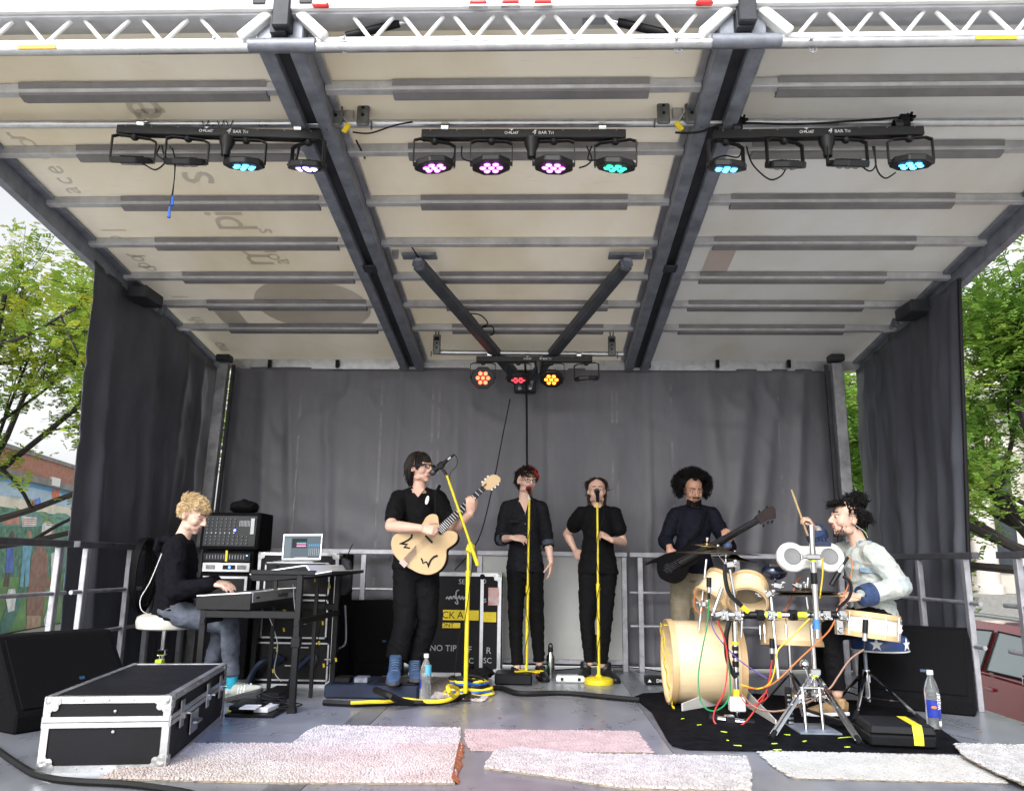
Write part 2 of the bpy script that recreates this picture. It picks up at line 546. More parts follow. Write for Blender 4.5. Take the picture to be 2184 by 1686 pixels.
# ------------------------------------------------------------------ front truss and fascia
TY = 3.44
zb = P(1092, 97, TY).z
zt = P(1092, 38, TY).z
tr = MB().tube([(RXL - 0.3, TY, zb), (RXR + 0.3, TY, zb)], 0.027, 14).build('truss_lower_chord', ALU, roof, smooth=True)
MB().bb((RXL - 0.3, TY - 0.012, zb + 0.024), (RXR + 0.3, TY + 0.012, zb + 0.046)).build('truss_bar', ALUW, roof)
MB().bb((RXL - 0.3, TY - 0.06, zt + 0.02), (RXR + 0.3, TY - 0.035, zt + 0.50)).build('fascia', ALUW, roof)
MB().bb((RXL - 0.3, TY - 0.034, zt + 0.006), (RXR + 0.3, TY + 0.12, zt + 0.03)).build('fascia_soffit', mat('pale grey soffit', (0.50, 0.51, 0.55), 0.5, 0.1, 0.1, 6), roof)
def strut(x0, x1):
    MB().tube([(x0, TY, zb + 0.045), (x1, TY, zt + 0.008)], 0.011, 8).build('truss_strut', ALUW, roof, smooth=True)
def vrow(bx, half, lo, hi):
    for x in bx:
        if lo < x - half:
            strut(x - 0.012, x - half + 0.014)
        if x + half < hi:
            strut(x + 0.012, x + half - 0.014)
xc = [P(px, 92, TY).x for px in (904.5, 1083.5, 1265.5, 1449, 1629, 1812)]
xcs = [P(p, 92, TY).x for p in (794, 902, 1010, 1118, 1226, 1334, 1444)]
vrow(xcs, 0.11, P(740, 92, TY).x - 0.1, P(1480, 92, TY).x + 0.1)
vrow([P(p, 92, TY).x for p in (-27, 98, 223, 348, 473)], 0.127, -9, P(520, 92, TY).x)
vrow([P(p, 92, TY).x for p in (1700, 1818, 1930, 2050, 2165, 2280)], 0.117, P(1695, 92, TY).x - 0.02, 9)
for px, s in ((605, -1), (1590, 1)):
    c = P(px, 92, TY).x
    MB().tube([(c - 0.165, TY - 0.012, zb + 0.004), (c + 0.165, TY - 0.012, zb + 0.004)], 0.034, 14).build('truss_sleeve', STEEL, roof, smooth=True)
    for q in (-1, 1):
        a = V((c + q * 0.21, TY - 0.01, zb + 0.04))
        b = V((c + q * 0.075, TY - 0.01, zt + 0.02))
        MB().box((a + b) / 2, ((b - a).length, 0.06, 0.05), rotm(b - a, (0, 1, 0))).build('truss_brace', ALUW, roof, bevel=0.006)
        MB().bb((c + q * 0.115 - 0.03, TY - 0.07, zt + 0.045), (c + q * 0.115 + 0.03, TY - 0.0605, zt + 0.12)).build('fascia_socket', DSTEEL, roof)
        MB().box((c + q * 0.03, TY + 0.02, zb + 0.07), (0.012, 0.03, 0.12), Matrix.Rotation(-q * 0.25, 3, 'Y')).build('truss_yoke', ALU, roof)
    MB().bb((c - 0.042, TY - 0.075, zb + 0.07), (c + 0.042, TY + 0.2, zt + 0.5)).build('beam_end', DSTEEL, roof, bevel=0.006)
    MB().lathe((c, TY - 0.076, zt + 0.09), [(0.0, -0.004), (0.012, -0.004), (0.012, 0.004)], 12, (0, -1, 0)).build('beam_end_bolt', STEEL, roof)
MB_RED = mat('red marker lens', (0.62, 0.02, 0.02), 0.15, 0, 0.08, 30, coat=0.4)
for px, py in ((684, 11), (1020, 6), (1089, 5), (1158, 5), (1502, 6)):
    p = P(px, py, TY - 0.075)
    o = MB().box(p, (0.085, 0.03, 0.028), taper=(0.9, 0.8)).build('marker_light', MB_RED, roof, bevel=0.008)
    if 1000 < px < 1200:
        MB().bb((p.x - 0.045, TY - 0.085, p.z - 0.024), (p.x + 0.045, TY - 0.062, p.z - 0.016)).build('marker_bracket', ALU, o)
for px in (460, 736, 1446, 1734):        # hitch pins under the chord
    p = P(px, 104, TY)
    m = MB()
    ring = [(p.x + 0.017 * math.cos(a * 0.628), TY, p.z - 0.006 + 0.017 * math.sin(a * 0.628)) for a in range(11)]
    m.tube(ring, 0.0025, 5)
    m.tube([(p.x, TY, p.z + 0.01), (p.x, TY, p.z - 0.024)], 0.003, 5)
    m.build('hitch_pin', STEEL, roof)
    p = P(px - 3, 82, TY - 0.035)
    MB().ell(p, 0.010, 0.012, 0.010, n=10, m=6).build('pin_head', CHROME, roof, smooth=True)
YDEC = mat('yellow warning decal', (0.62, 0.38, 0.03), 0.5, 0, 0.1, 20)
for px in (78, 2128):
    p = P(px, 99, TY - 0.032)
    MB().box((p.x, TY - 0.0275, zb - 0.004), (0.19, 0.006, 0.02)).build('warning_decal', YDEC, roof)
# gas struts behind the truss
for x0, y0, x1, y1 in ((738, 78, 852, 50), (1440, 76, 1318, 48)):
    a, b = P(x0, y0, 3.475), P(x1, y1, 3.478)
    o = MB().cyl(a, b, 0.021, n=12).build('gas_strut', BLACKP, roof, smooth=True)
    d = (b - a).normalized()
    MB().cyl(b, b + d * 0.10, 0.009, n=8).build('strut_rod', CHROME, o)
    MB().cyl(a - d * 0.1, a, 0.009, n=8).build('strut_rod', CHROME, o)
    MB().box(b + d * 0.12, (0.12, 0.05, 0.05)).build('strut_bracket', STEEL, o)
# ------------------------------------------------------------------ faint sponsor print showing through the left panel
INK = sheetmat('faded print', (0.70, 0.655, 0.57), 0.06)
def onroof(px, py, txt, size, ang=90, mir=True, dz=-0.003):
    d = ray(px, py)
    t = (2.98 - RS * 7.84 - CZ) / (d.z - RS * d.y)
    p = V((0, 0, CZ)) + d * t
    p.z = ZR(p.y) + dz
    xa = V((math.cos(R_(ang)), math.sin(R_(ang)), RS * math.sin(R_(ang))))
    ya = V((-math.sin(R_(ang)), math.cos(R_(ang)), RS * math.cos(R_(ang))))
    text_mesh(txt, size, INK, 'roof_lettering', roof, frame(p, xa, ya), 0.0005, mirror=mir)
for px, py, s in ((297, 232, 'e'), (315, 250, 'n'), (412, 378, 's'), (478, 455, 'i'), (478, 475, 'p'), (540, 545, 'm')):
    onroof(px, py, s, 0.42)
for px, py, s in ((30, 290, 'r'), (55, 305, 'o'), (85, 330, 'd'), (115, 362, 'e'), (135, 385, 'c'), (150, 405, 'a'), (165, 425, 'l'), (238, 490, '|'), (245, 508, 'p'), (293, 545, 'f'), (297, 558, 'oo'), (318, 572, 'd'), (385, 632, 'l'), (393, 648, 'p'), (420, 684, 'eh'), (470, 738, 'no')):
    onroof(px, py, s, 0.20)
for px, py, s in ((562, 492, 's'), (575, 540, 'on'), (600, 557, 'a')):
    onroof(px, py, s, 0.2)
d = ray(668, 652)
pc = V((0, 0, CZ)) + d * ((2.98 - RS * 7.84 - CZ) / (d.z - RS * d.y))
ci = [(pc.x + 0.50 * math.cos(a * math.pi / 20), pc.y + 0.50 * math.sin(a * math.pi / 20)) for a in range(40)]
MB().add([(x, y, ZR(y) - 0.003) for x, y in ci], [tuple(range(40))]).build('roof_logo_disc', INK, roof)
d = ray(490, 672)
pc = V((0, 0, CZ)) + d * ((2.98 - RS * 7.84 - CZ) / (d.z - RS * d.y))
MB().add([(pc.x + x, pc.y + y, ZR(pc.y + y) - 0.003) for x, y in ((-0.11, -0.24), (0.11, -0.24), (0.11, 0.24), (-0.11, 0.24))], [(0, 1, 2, 3)]).build('roof_logo_block', INK, roof)
# pale patch on the right panel
d = ray(1532, 556)
pc = V((0, 0, CZ)) + d * ((2.98 - RS * 7.84 - CZ) / (d.z - RS * d.y))
MB().add([(pc.x + x, pc.y + y, ZR(pc.y + y) - 0.003) for x, y in ((-0.10, -0.19), (0.10, -0.19), (0.10, 0.19), (-0.10, 0.19))], [(0, 1, 2, 3)]).build('roof_patch', sheetmat('pinkish repair patch', (0.58, 0.50, 0.46), 0.05), roof)
# latch clusters on the roof edges near the side curtains
for px, py, s in ((300, 590, -1), (1955, 590, 1)):
    c = PXx(px, py, -3.30 if s < 0 else 3.13)
    o = MB().box((c.x - s * 0.06, c.y, ZR(c.y) - 0.14), (0.16, 0.30, 0.10)).build('roof_latch', DSTEEL, roof, bevel=0.01)
    for j in range(4):
        MB().box((c.x - s * (0.07 + 0.02 * (j % 2)), c.y + 0.16 + 0.05 * j, ZR(c.y) - 0.16), (0.03, 0.02, 0.10), Matrix.Rotation(s * 0.4, 3, 'Y')).build('latch_tooth', STEEL, o)
# ------------------------------------------------------------------ curtains
VINYL = mat('grey vinyl tarpaulin', (0.130, 0.129, 0.148), 0.44, 0.0, 0.13, 4.5, 0.4, 8, spec=0.4, rvar=0.1, stretch=(1, 1, 0.22))
VINYLS = mat('dark grey vinyl side curtain', (0.080, 0.083, 0.102), 0.5, 0.0, 0.2, 4.0, 0.35, 7, spec=0.35, stretch=(1, 1, 0.25))
def curtain(name, p0, p1, ztop0, ztop1, zbot, nrm, amp, m, folds, nx=160, nz=50, seed=0, shear=0.0):
    p0, p1, nrm = V(p0), V(p1), V(nrm)
    b = MB()
    Ln = (p1 - p0).length
    for i in range(nx + 1):
        u = i / nx
        for k in range(nz + 1):
            t = k / nz
            z = (ztop0 + (ztop1 - ztop0) * u) * (1 - t) + zbot * t
            x = u * Ln
            f = 0
            for (fx, fw, fa, lean) in folds:
                q = (x - fx - lean * t * 1.5) / fw
                f += fa * math.exp(-q * q) * (0.25 + 0.75 * t)
            f += amp * (noise.noise(V((x * 1.1 + seed, z * 0.35, seed))) + 0.45 * noise.noise(V((x * 3.2, z * 0.6, seed + 5))) + 0.25 * noise.noise(V((x * 3 + z * 2.4, z * 3 - x, seed + 9))))
            cr = noise.noise(V((x * 2.3 + z * 1.7 + seed, z * 2.1 - x * 1.2, seed + 2)))
            f += amp * 0.55 * max(0.0, 1 - abs(cr) * 6) * (0.4 + 0.6 * noise.noise(V((x, z, 3 + seed))) )
            p = p0.lerp(p1, u) + nrm * f + V((0, shear * t * (1 - u), 0))
            b.v.append(V((p.x, p.y, z)))
    for i in range(nx):
        for k in range(nz):
            a = i * (nz + 1) + k
            b.f.append((a, a + 1, a + nz + 2, a + nz + 1))
    o = b.build(name, m, None, smooth=True)
    md = o.modifiers.new('thickness', 'SOLIDIFY')
    md.thickness = 0.004
    return o
folds = [(1.0, 0.05, 0.03, 0.1), (1.75, 0.03, 0.02, 0), (2.35, 0.02, 0.015, 0), (2.45, 0.02, -0.01, 0), (3.25, 0.03, -0.03, 0), (4.25, 0.02, 0.018, 0), (4.85, 0.06, 0.03, 0.15), (5.25, 0.09, 0.07, -0.25), (5.55, 0.07, 0.05, -0.3), (5.8, 0.05, 0.05, -0.2), (0.35, 0.06, 0.04, 0.1), (0.6, 0.05, 0.03, 0.15)]
bc = curtain('back_curtain', (-3.16, 7.86, 0), (2.98, 7.86, 0), ZR(RB) - 0.09, ZR(RB) - 0.09, 0.02, (0, -1, 0), 0.030, VINYL, folds, 260, 60)
tag(bc, 'grey vinyl back curtain hanging across the rear of the stage', 'curtain')
SEAM = mat('pale heat-welded seam', (0.155, 0.15, 0.165), 0.38, 0, 0.15, 3, 0.2, 30, stretch=(1, 1, 4))
for px, z0, z1 in ((630, 0.9, 2.6), (806, 0.25, 2.7), (918, 0.2, 2.7), (932, 0.25, 2.7), (1308, 0.5, 2.7), (1318, 0.4, 2.7), (1436, 0.5, 2.72), (1668, 1.2, 2.6)):
    p = P(px, 1000, 7.82)
    b = MB()
    n = 24
    for i in range(n + 1):
        z = z0 + (z1 - z0) * i / n
        xx = p.x
        f = 0
        u = xx + 3.16
        for k2, (fx, fw, fa, lean) in enumerate(folds):
            t = 1 - z / (ZR(RB) - 0.09)
            f += fa * math.exp(-((u - fx - lean * t * 1.5) / fw) ** 2) * (0.25 + 0.75 * t)
        f += 0.030 * (noise.noise(V((u * 1.1, z * 0.35, 0))) + 0.45 * noise.noise(V((u * 3.2, z * 0.6, 5))) + 0.25 * noise.noise(V((u * 3 + z * 2.4, z * 3 - u, 9))))
        b.v += [V((xx - 0.012, 7.86 - f - 0.006, z)), V((xx + 0.012, 7.86 - f - 0.006, z))]
    b.f = [(2 * i, 2 * i + 1, 2 * i + 3, 2 * i + 2) for i in range(n)]
    b.build('seam', SEAM, bc, smooth=True)
lc = curtain('side_curtain', (-3.36, 5.58, 0), (-3.30, 7.80, 0), ZR(5.58) - 0.12, ZR(7.8) - 0.12, 0.0, (1, 0, 0), 0.05, VINYLS, [(0.3, 0.06, 0.07, 0), (0.95, 0.08, 0.06, 0.1), (1.5, 0.1, 0.06, -0.1), (1.9, 0.06, 0.05, 0)], 110, 40, 3, 0.17)
tag(lc, 'dark grey side curtain behind the keyboard player', 'curtain')
rc = curtain('side_curtain', (3.19, 5.84, 0), (3.15, 7.80, 0), ZR(5.84) - 0.12, ZR(7.8) - 0.12, 0.02, (-1, 0, 0), 0.05, VINYLS, [(0.10, 0.06, 0.07, 0), (0.42, 0.05, 0.06, 0), (0.75, 0.07, 0.06, 0.1), (1.15, 0.09, 0.06, -0.1), (1.5, 0.06, 0.05, 0)], 110, 40, 8, 0.38)
tag(rc, 'dark grey side curtain at right behind the drummer', 'curtain')
MB().tube([(3.15, 6.20, 0.03), (3.16, 6.02, 1.5), (3.175, 5.835, ZR(5.84) - 0.14)], 0.016, 8).build('hem_rope', RUBBER, rc)
# ------------------------------------------------------------------ railings
RAIL = mat('grey alloy railing', (0.42, 0.42, 0.46), 0.45, 0.6, 0.18, 10, 0.06, 70)
RAILT = mat('dark alloy top rail', (0.10, 0.10, 0.115), 0.5, 0.4, 0.2, 10, 0.05, 60)
def railing(label, A, B, posts, bars, top=1.045, mt=RAIL, posttop=None, sq=0.05):
    A, B = V(A), V(B)
    rt = thing('railing', label, 'railing', ((A.x + B.x) / 2, (A.y + B.y) / 2, 0), 'railings round the stage')
    d = (B - A).normalized()
    n = V((-d.y, d.x, 0))
    MB().box((A + B) / 2 + V((0, 0, top)), ((B - A).length, sq, 0.045), rotm(d, n)).build('top_rail', mt, rt, bevel=0.004)
    for t in posts:
        p = A + d * t
        MB().box(p + V((0, 0, (top - 0.024) / 2)), (0.05, sq * 0.8, top - 0.024), rotm(d, n)).build('post', RAIL, rt, bevel=0.004)
    for z in bars:
        MB().tube([A + V((0, 0, z)), B + V((0, 0, z))], 0.015, 10).build('rail_bar', RAIL, rt, smooth=True)
    return rt
LX = -3.20
railing('grey railing at the far left front beside the mural', (LX, 3.65, 0), (LX, 5.45, 0), (0.3, 1.68), (0.72, 0.43), mt=RAILT)
railing('grey railing along the left side curtain behind the keyboard player', (LX, 5.52, 0), (LX, 7.55, 0), (0.14, 0.76, 1.14, 1.8), (0.72, 0.43), mt=RAILT)
RXX = 3.02
railing('grey railing in front of the parked red car', (RXX + 0.05, 3.65, 0), (RXX + 0.05, 5.52, 0), (0.3, 1.67), (0.72, 0.43), mt=RAILT)
railing('grey railing along the right side curtain behind the drummer', (RXX, 5.72, 0), (RXX, 7.55, 0), (0.15, 0.85, 1.6), (0.72, 0.43), mt=RAILT)
railing('pale back railing on the left behind the guitarist', (-2.95, 7.66, 0), (-0.60, 7.66, 0), (0.05, 1.3, 2.3), (0.70, 0.40))
pr = railing('pale back railing with grey infill sheet behind the two singers', (-0.58, 7.66, 0), (0.83, 7.66, 0), (0.03, 1.38), ())
MB().bb((-0.53, 7.655, 0.10), (0.775, 7.665, 1.02)).build('infill_sheet', mat('pale grey sheet', (0.47, 0.48, 0.47), 0.5, 0, 0.08, 2, 0.03, 12), pr)
MB().bb((-0.53, 7.63, 0.06), (0.775, 7.69, 0.10)).build('bottom_rail', RAIL, pr, bevel=0.004)
railing('pale back railing on the right behind the bass player', (0.85, 7.66, 0), (2.85, 7.66, 0), (0.10, 1.0, 1.95), (0.70, 0.40))
# ================================================================== lighting pipes, hangers and LED light bars
LETTER = mat('white lettering', (0.75, 0.75, 0.75), 0.5, 0, 0.03, 10)
FY = 4.10
FZ = P(1092, 268, FY).z
BKY = 7.16
BKZ = P(1130, 752, BKY).z
pipe = MB().tube([(RXL, FY, FZ + 0.03), (RXR, FY, FZ)], 0.024, 14).build('lighting_pipe', ALU, None, smooth=True)
tag(pipe, 'long aluminium lighting pipe slung across the front of the roof', 'pipe')
p0, p1 = P(925, 751, BKY), P(1330, 755, BKY)
bpipe = MB().tube([p0, p1], 0.024, 14).build('lighting_pipe', ALU, None, smooth=True)
tag(bpipe, 'short aluminium lighting pipe at the rear above the back curtain', 'pipe')
HANG = mat('worn hanger plate', (0.16, 0.165, 0.16), 0.5, 0.5, 0.3, 12, 0.1, 60)
def hanger(px, py, Y, zp, label, s):
    c = P(px, py, Y)
    rt = thing('pipe_hanger', label, 'hanger', (c.x, Y, zp), 'pipe hangers')
    h = 0.21 if Y < 5 else 0.16
    pl = MB().bb((c.x - 0.035, Y - 0.055, zp - 0.03), (c.x + 0.035, Y - 0.03, zp + h)).build('hanger_plate', HANG, rt, bevel=0.008)
    for q in (0.04, 0.085, 0.13):
        MB().lathe((c.x, Y - 0.0555, zp + q - 0.01), [(0.0, 0), (0.009, 0), (0.009, -0.004)], 10, (0, 1, 0)).build('plate_hole', RUBBER, pl)
    MB().bb((c.x - 0.022, Y - 0.057, zp + h - 0.06), (c.x + 0.022, Y - 0.0552, zp + h - 0.025)).build('plate_slot', RUBBER, pl)
    for q in (-0.012, 0.012):
        MB().tube([(c.x + q, Y - 0.04, zp + h), (c.x + q * 1.6, Y - 0.03, zp + h + 0.08)], 0.006, 6).build('hook', DSTEEL, rt)
    MB().tube([(c.x + s * 0.05, Y - 0.04, zp - 0.0), (c.x + s * 0.05, Y - 0.04, zp - 0.05)], 0.006, 6).build('pin', CHROME, rt)
for px, py, s, l in ((722, 245, -1, 'pipe hanger on the left side of the left roof beam, front'), (779, 240, 1, 'pipe hanger just inside the left roof beam, front'), (1412, 240, -1, 'pipe hanger just inside the right roof beam, front'), (1471, 240, 1, 'pipe hanger against the right roof beam, front')):
    hanger(px, py, FY, FZ + 0.01, l, s)
hanger(933, 735, BKY, p0.z, 'rear pipe hanger on the left', -1)
hanger(1304, 735, BKY, p1.z, 'rear pipe hanger on the right', 1)
for px, py, px2 in ((745, 240, 760), (1444, 240, 1432)):      # pale hanger arms and yellow clips by the beams
    c = P(px, py, FY)
    o = thing('hanger_arm', 'pale alloy hanger arm with yellow strap by the %s roof beam' % ('left' if px < 1000 else 'right'), 'hanger', (c.x, FY, FZ))
    MB().bb((c.x - 0.03, FY - 0.02, FZ + 0.02), (c.x + 0.03, FY + 0.01, FZ + 0.25)).build('arm', ALU, o, bevel=0.004)
    sgn = 1 if px < 1000 else -1
    MB().tube([(c.x - sgn * 0.04, FY - 0.03, FZ + 0.22), (c.x - sgn * 0.04, FY - 0.03, FZ + 0.06), (c.x + sgn * 0.01, FY - 0.03, FZ - 0.02)], 0.006, 6).build('wire_clip', CHROME, o)
    MB().box((c.x + sgn * 0.0, FY - 0.045, FZ - 0.035), (0.03, 0.012, 0.06), Matrix.Rotation(sgn * 0.5, 3, 'Y')).build('yellow_strap', YTAPE, o, bevel=0.003)
def ledmat(name, c, s):
    m = mat('led ' + name, c, 0.3, 0, 0.0, emit=c, estr=s)
    return m
LOFF = mat('led off', (0.25, 0.25, 0.27), 0.2, 0, 0.05)
LEDC = {'blue': ((0.06, 0.40, 1.0), 4), 'violet': ((0.42, 0.34, 1.0), 4), 'magenta': ((0.75, 0.16, 0.95), 3.2), 'green': ((0.03, 0.75, 0.40), 2), 'red': ((1.0, 0.07, 0.03), 5), 'amber': ((1.0, 0.20, 0.015), 4.5), 'dimred': ((0.7, 0.05, 0.07), 1.2)}
CAN = mat('matt black lamp housing', (0.010, 0.010, 0.011), 0.45, 0, 0.2, 30, 0.04, 90)
def light_bar(label, px0, px1, py0, py1, Y, cans, L=1.055, legend=True):
    a, b = P(px0, py0, Y), P(px1, py1, Y)
    d = (b - a).normalized()
    up = V((0, 0, 1))
    up = (up - d * up.dot(d)).normalized()
    f = V((0, -1, 0))
    c = (a + b) / 2
    rt = thing('light_bar', label, 'stage light', c, 'LED light bars')
    M = rotm(d, -f)
    bar = MB().box(c, ((b - a).length, 0.055, 0.052), M).build('bar_housing', CAN, rt, bevel=0.004)
    hw = (b - a).length / 2
    k = hw / 0.5275
    if legend:
        fr = c + f * 0.0285 + up * 0.004
        text_mesh('4', 0.042 * k, LETTER, 'lettering', bar, frame(fr + d * 0.055 * k, d, up), shear=0.25)
        text_mesh('BAR Tri', 0.024 * k, LETTER, 'lettering', bar, frame(fr + d * 0.118 * k - up * 0.004, d, up))
        text_mesh('CHAUVET', 0.022 * k, LETTER, 'lettering', bar, frame(fr - d * 0.06 * k - up * 0.004, d, up), space=0.62)
        q = fr - d * 0.06 * k + up * 0.012 * k
        MB().prism([q + d * -0.012 * k + up * 0.008 * k, q + d * 0.012 * k + up * 0.008 * k, q - up * 0.004 * k], f * 0.001).build('lettering', LETTER, bar)
    for j in range(8):
        q = c + d * (-0.48 + 0.137 * j) * k + f * 0.028 + up * 0.018
        MB().lathe(q, [(0.004, 0), (0.004, 0.002), (0, 0.003)], 8, f).build('rivet', STEEL, bar)
    # stand socket below the middle
    MB().lathe(c + d * 0.045 * k - up * 0.026, [(0.046, 0), (0.042, 0.03), (0.026, 0.07), (0.024, 0.11), (0.0, 0.112)], 14, -up).build('stand_socket', CAN, rt, smooth=True)
    for s, q in ((-1, -0.275), (1, 0.275)):
        pc = c + d * q * 1.48 * k + up * 0.045
        cl = MB()
        cl.lathe(pc, [(0.032, -0.02), (0.032, 0.02), (0.026, 0.02), (0.026, -0.02), (0.032, -0.02)], 14, d)
        cl.box(pc - up * 0.035 + f * 0.012, (0.036, 0.03, 0.02), M)
        cl.build('pipe_clamp', CHROME if 'right' not in label else CAN, rt, smooth=True)
    for (u, col_, tilt, yaw, roll) in cans:
        m = c + d * u * hw - up * 0.03
        # plug sockets and knob under the bar
        kn = MB().lathe(m, [(0.022, 0), (0.022, 0.016), (0.014, 0.024), (0, 0.025)], 12, -up).build('knob', CAN, rt, smooth=True)
        Rm = Matrix.Rotation(R_(yaw), 3, 'Z')
        yx = Rm @ d
        zd = V((0, 0, -1))
        hd = 0.145
        wd = 0.116
        yk = MB()
        pts = [m + yx * wd + zd * hd, m + yx * wd + zd * 0.02, m + yx * wd * 0.72 + zd * 0.006, m - yx * wd * 0.72 + zd * 0.006, m - yx * wd + zd * 0.02, m - yx * wd + zd * hd]
        dep = (Rm @ f)
        for i in range(5):
            p, q = pts[i], pts[i + 1]
            yk.box((p + q) / 2, ((q - p).length + 0.006, 0.028, 0.006), rotm(q - p, dep))
        yk.build('yoke', CAN, rt, bevel=0.001)
        # can: flat octagonal housing whose face looks along 'face'
        ctr = m + zd * hd
        face = (Rm @ (f * math.sin(R_(tilt)) + V((0, 0, -1)) * math.cos(R_(tilt)))).normalized()
        face = Quaternion(Rm @ f, R_(roll)) @ face
        ax = (yx - face * yx.dot(face)).normalized()
        ay = face.cross(ax)
        oc = []
        for t_ in range(8):
            an = math.pi / 8 + t_ * math.pi / 4
            oc.append(ctr + ax * 0.112 * math.cos(an) * 1.02 + ay * 0.108 * math.sin(an))
        cb = MB()
        cb.prism([p - face * 0.014 for p in oc], face * 0.036)
        cn = cb.build('lamp_head', CAN, rt, bevel=0.006)
        for j in range(5):
            MB().box(ctr - face * 0.017 + ax * (-0.05 + 0.025 * j), (0.006, 0.09, 0.008), rotm(ax, ay)).build('heat_fin', CAN, cn)
        for sgn in (-1, 1):
            MB().cyl(ctr + ax * sgn * 0.09, ctr + ax * sgn * 0.118, 0.012, n=10).build('tilt_knob', CAN, cn)
        lm = ledmat(col_, *LEDC[col_]) if col_ else LOFF
        for j in range(7):
            q = ctr + face * 0.0225
            if j:
                q += (ax * math.cos(j * math.pi / 3) + ay * math.sin(j * math.pi / 3)) * 0.047
            MB().lathe(q, [(0.018, 0), (0.016, 0.004), (0.009, 0.008), (0, 0.009)], 10, face).build('led', lm, cn, smooth=True)
        if col_ and col_ != 'dimred':
            ld = bpy.data.lights.new('lamp_beam', 'SPOT')
            ld.energy = {'magenta': 20, 'green': 12, 'red': 60, 'amber': 30}.get(col_, 50)
            ld.color = LEDC[col_][0]
            ld.spot_size = R_(50)
            ld.spot_blend = 0.8
            ld.shadow_soft_size = 0.06
            lo = bpy.data.objects.new('lamp_beam', ld)
            col.objects.link(lo)
            lo.parent = rt
            lo.location = ctr + face * 0.04 - c
            lo.rotation_euler = face.to_track_quat('-Z', 'Y').to_euler()
    return rt, c, d, up, hw
bars = []
bars.append(light_bar('front left LED light bar, its outer two lamps unlit', 253, 686, 279, 292, FY - 0.035, [(-0.83, None, -27, 14, 5), (-0.30, None, -26, 10, 4), (0.27, 'blue', -15, 0, 0), (0.88, 'violet', -16, -25, -9)]))
bars.append(light_bar('front middle LED light bar with magenta and green lamps', 900, 1334, 289, 289, FY - 0.035, [(-0.87, 'magenta', -6, 18, 9), (-0.31, 'magenta', -3, 4, 3), (0.30, 'magenta', -5, -4, -4), (0.90, 'green', -10, -14, -9)]))
bars.append(light_bar('front right LED light bar with blue lamps at its ends', 1520, 1967, 291, 282, FY - 0.035, [(-0.88, 'blue', -17, 25, 4), (-0.32, None, -24, 20, 8), (0.27, None, -27, 8, 2), (0.87, 'blue', -11, -6, -4)]))
bars.append(light_bar('rear LED light bar glowing red and amber above the singers', 1016, 1263, 766, 767, BKY - 0.035, [(-0.88, 'red', 72, 4, 4), (-0.27, 'dimred', 10, 0, 0), (0.30, 'amber', 35, -3, -3), (0.90, None, -8, -20, 0)]))
# cables of the light bars, each its own thing
def cable(label, pts, r=0.0045, m=RUBBER, name='cable', sm=6, group=None, cat='cable', n=6):
    o = MB().tube(pts, r, n, smooth=sm).build(name, m, None, smooth=True)
    return tag(o, label, cat, group)
fy = FY - 0.06
cable('looping black cable between the two left lamps of the left light bar', [P(*q, fy) for q in ((341, 310), (335, 330), (352, 345), (332, 362), (310, 352), (300, 346))])
cable('black cable from the left light bar down to its second lamp', [P(*q, fy) for q in ((345, 310), (356, 338), (400, 347), (425, 352))])
cable('thin black cable hooked from the left light bar to its right lamp', [P(*q, fy) for q in ((640, 312), (634, 345), (650, 365), (672, 368), (690, 352))])
cable('short black cable beside the third lamp of the left light bar', [P(*q, fy) for q in ((636, 312), (632, 340), (612, 352))])
cable('black cable curving to the first lamp of the middle light bar', [P(*q, fy) for q in ((971, 312), (968, 335), (958, 350))])
cable('black cable running to the second lamp of the middle light bar', [P(*q, fy) for q in ((985, 312), (987, 338), (1015, 346))])
cable('black cable dropping to the third lamp of the middle light bar', [P(*q, fy) for q in ((1251, 312), (1262, 338), (1252, 352), (1235, 358))])
cable('black cable dropping to the green lamp of the middle light bar', [P(*q, fy) for q in ((1262, 312), (1254, 340), (1275, 342), (1300, 350))])
cable('long sagging black cable under the right light bar', [P(*q, fy) for q in ((1592, 312), (1605, 350), (1640, 382), (1665, 376), (1677, 358))])
cable('black cable curling to the left blue lamp of the right light bar', [P(*q, fy) for q in ((1583, 312), (1575, 335), (1545, 332), (1520, 340))])
cable('black cable looping between the right lamps of the right light bar', [P(*q, fy) for q in ((1865, 312), (1870, 360), (1888, 380), (1910, 368))])
cable('black cable looping to the third lamp of the right light bar', [P(*q, fy) for q in ((1861, 312), (1868, 350), (1855, 365), (1835, 352))])
cable('black power cable draped over the pipe above the middle light bar', [P(*q, FY - 0.04) for q in ((752, 282), (790, 284), (840, 268), (880, 260))])
cable('black power cable lying along the pipe above the right light bar', [P(*q, FY - 0.04) for q in ((1440, 283), (1490, 282), (1560, 263), (1700, 265), (1820, 258), (1925, 250))], 0.006)
# star knobs on the right-hand clamps
for px, py in ((1585, 255), (1942, 249)):
    c = P(px, py, FY - 0.05)
    o = MB()
    for j in range(5):
        an = j * 1.2566
        o.box(c + V((math.cos(an) * 0.014, 0, math.sin(an) * 0.014)), (0.026, 0.016, 0.012), Matrix.Rotation(-an, 3, 'Y'))
    o.box(c + V((-0.03, 0.02, -0.02)), (0.05, 0.05, 0.07))
    tag(o.build('clamp_knob', BLACKP), 'black star knob clamp at the %s end of the right light bar' % ('left' if px < 1700 else 'right'), 'clamp', 'star knob clamps')
# cable ties
for px in (437, 470, 489):
    p = P(px, 262, FY)
    MB().tube([P(px - 6, 258, FY - 0.03), P(px, 275, FY - 0.033), P(px + 8, 257, FY - 0.03)], 0.003, 5).build('cable_tie', RUBBER, bars[0][0])
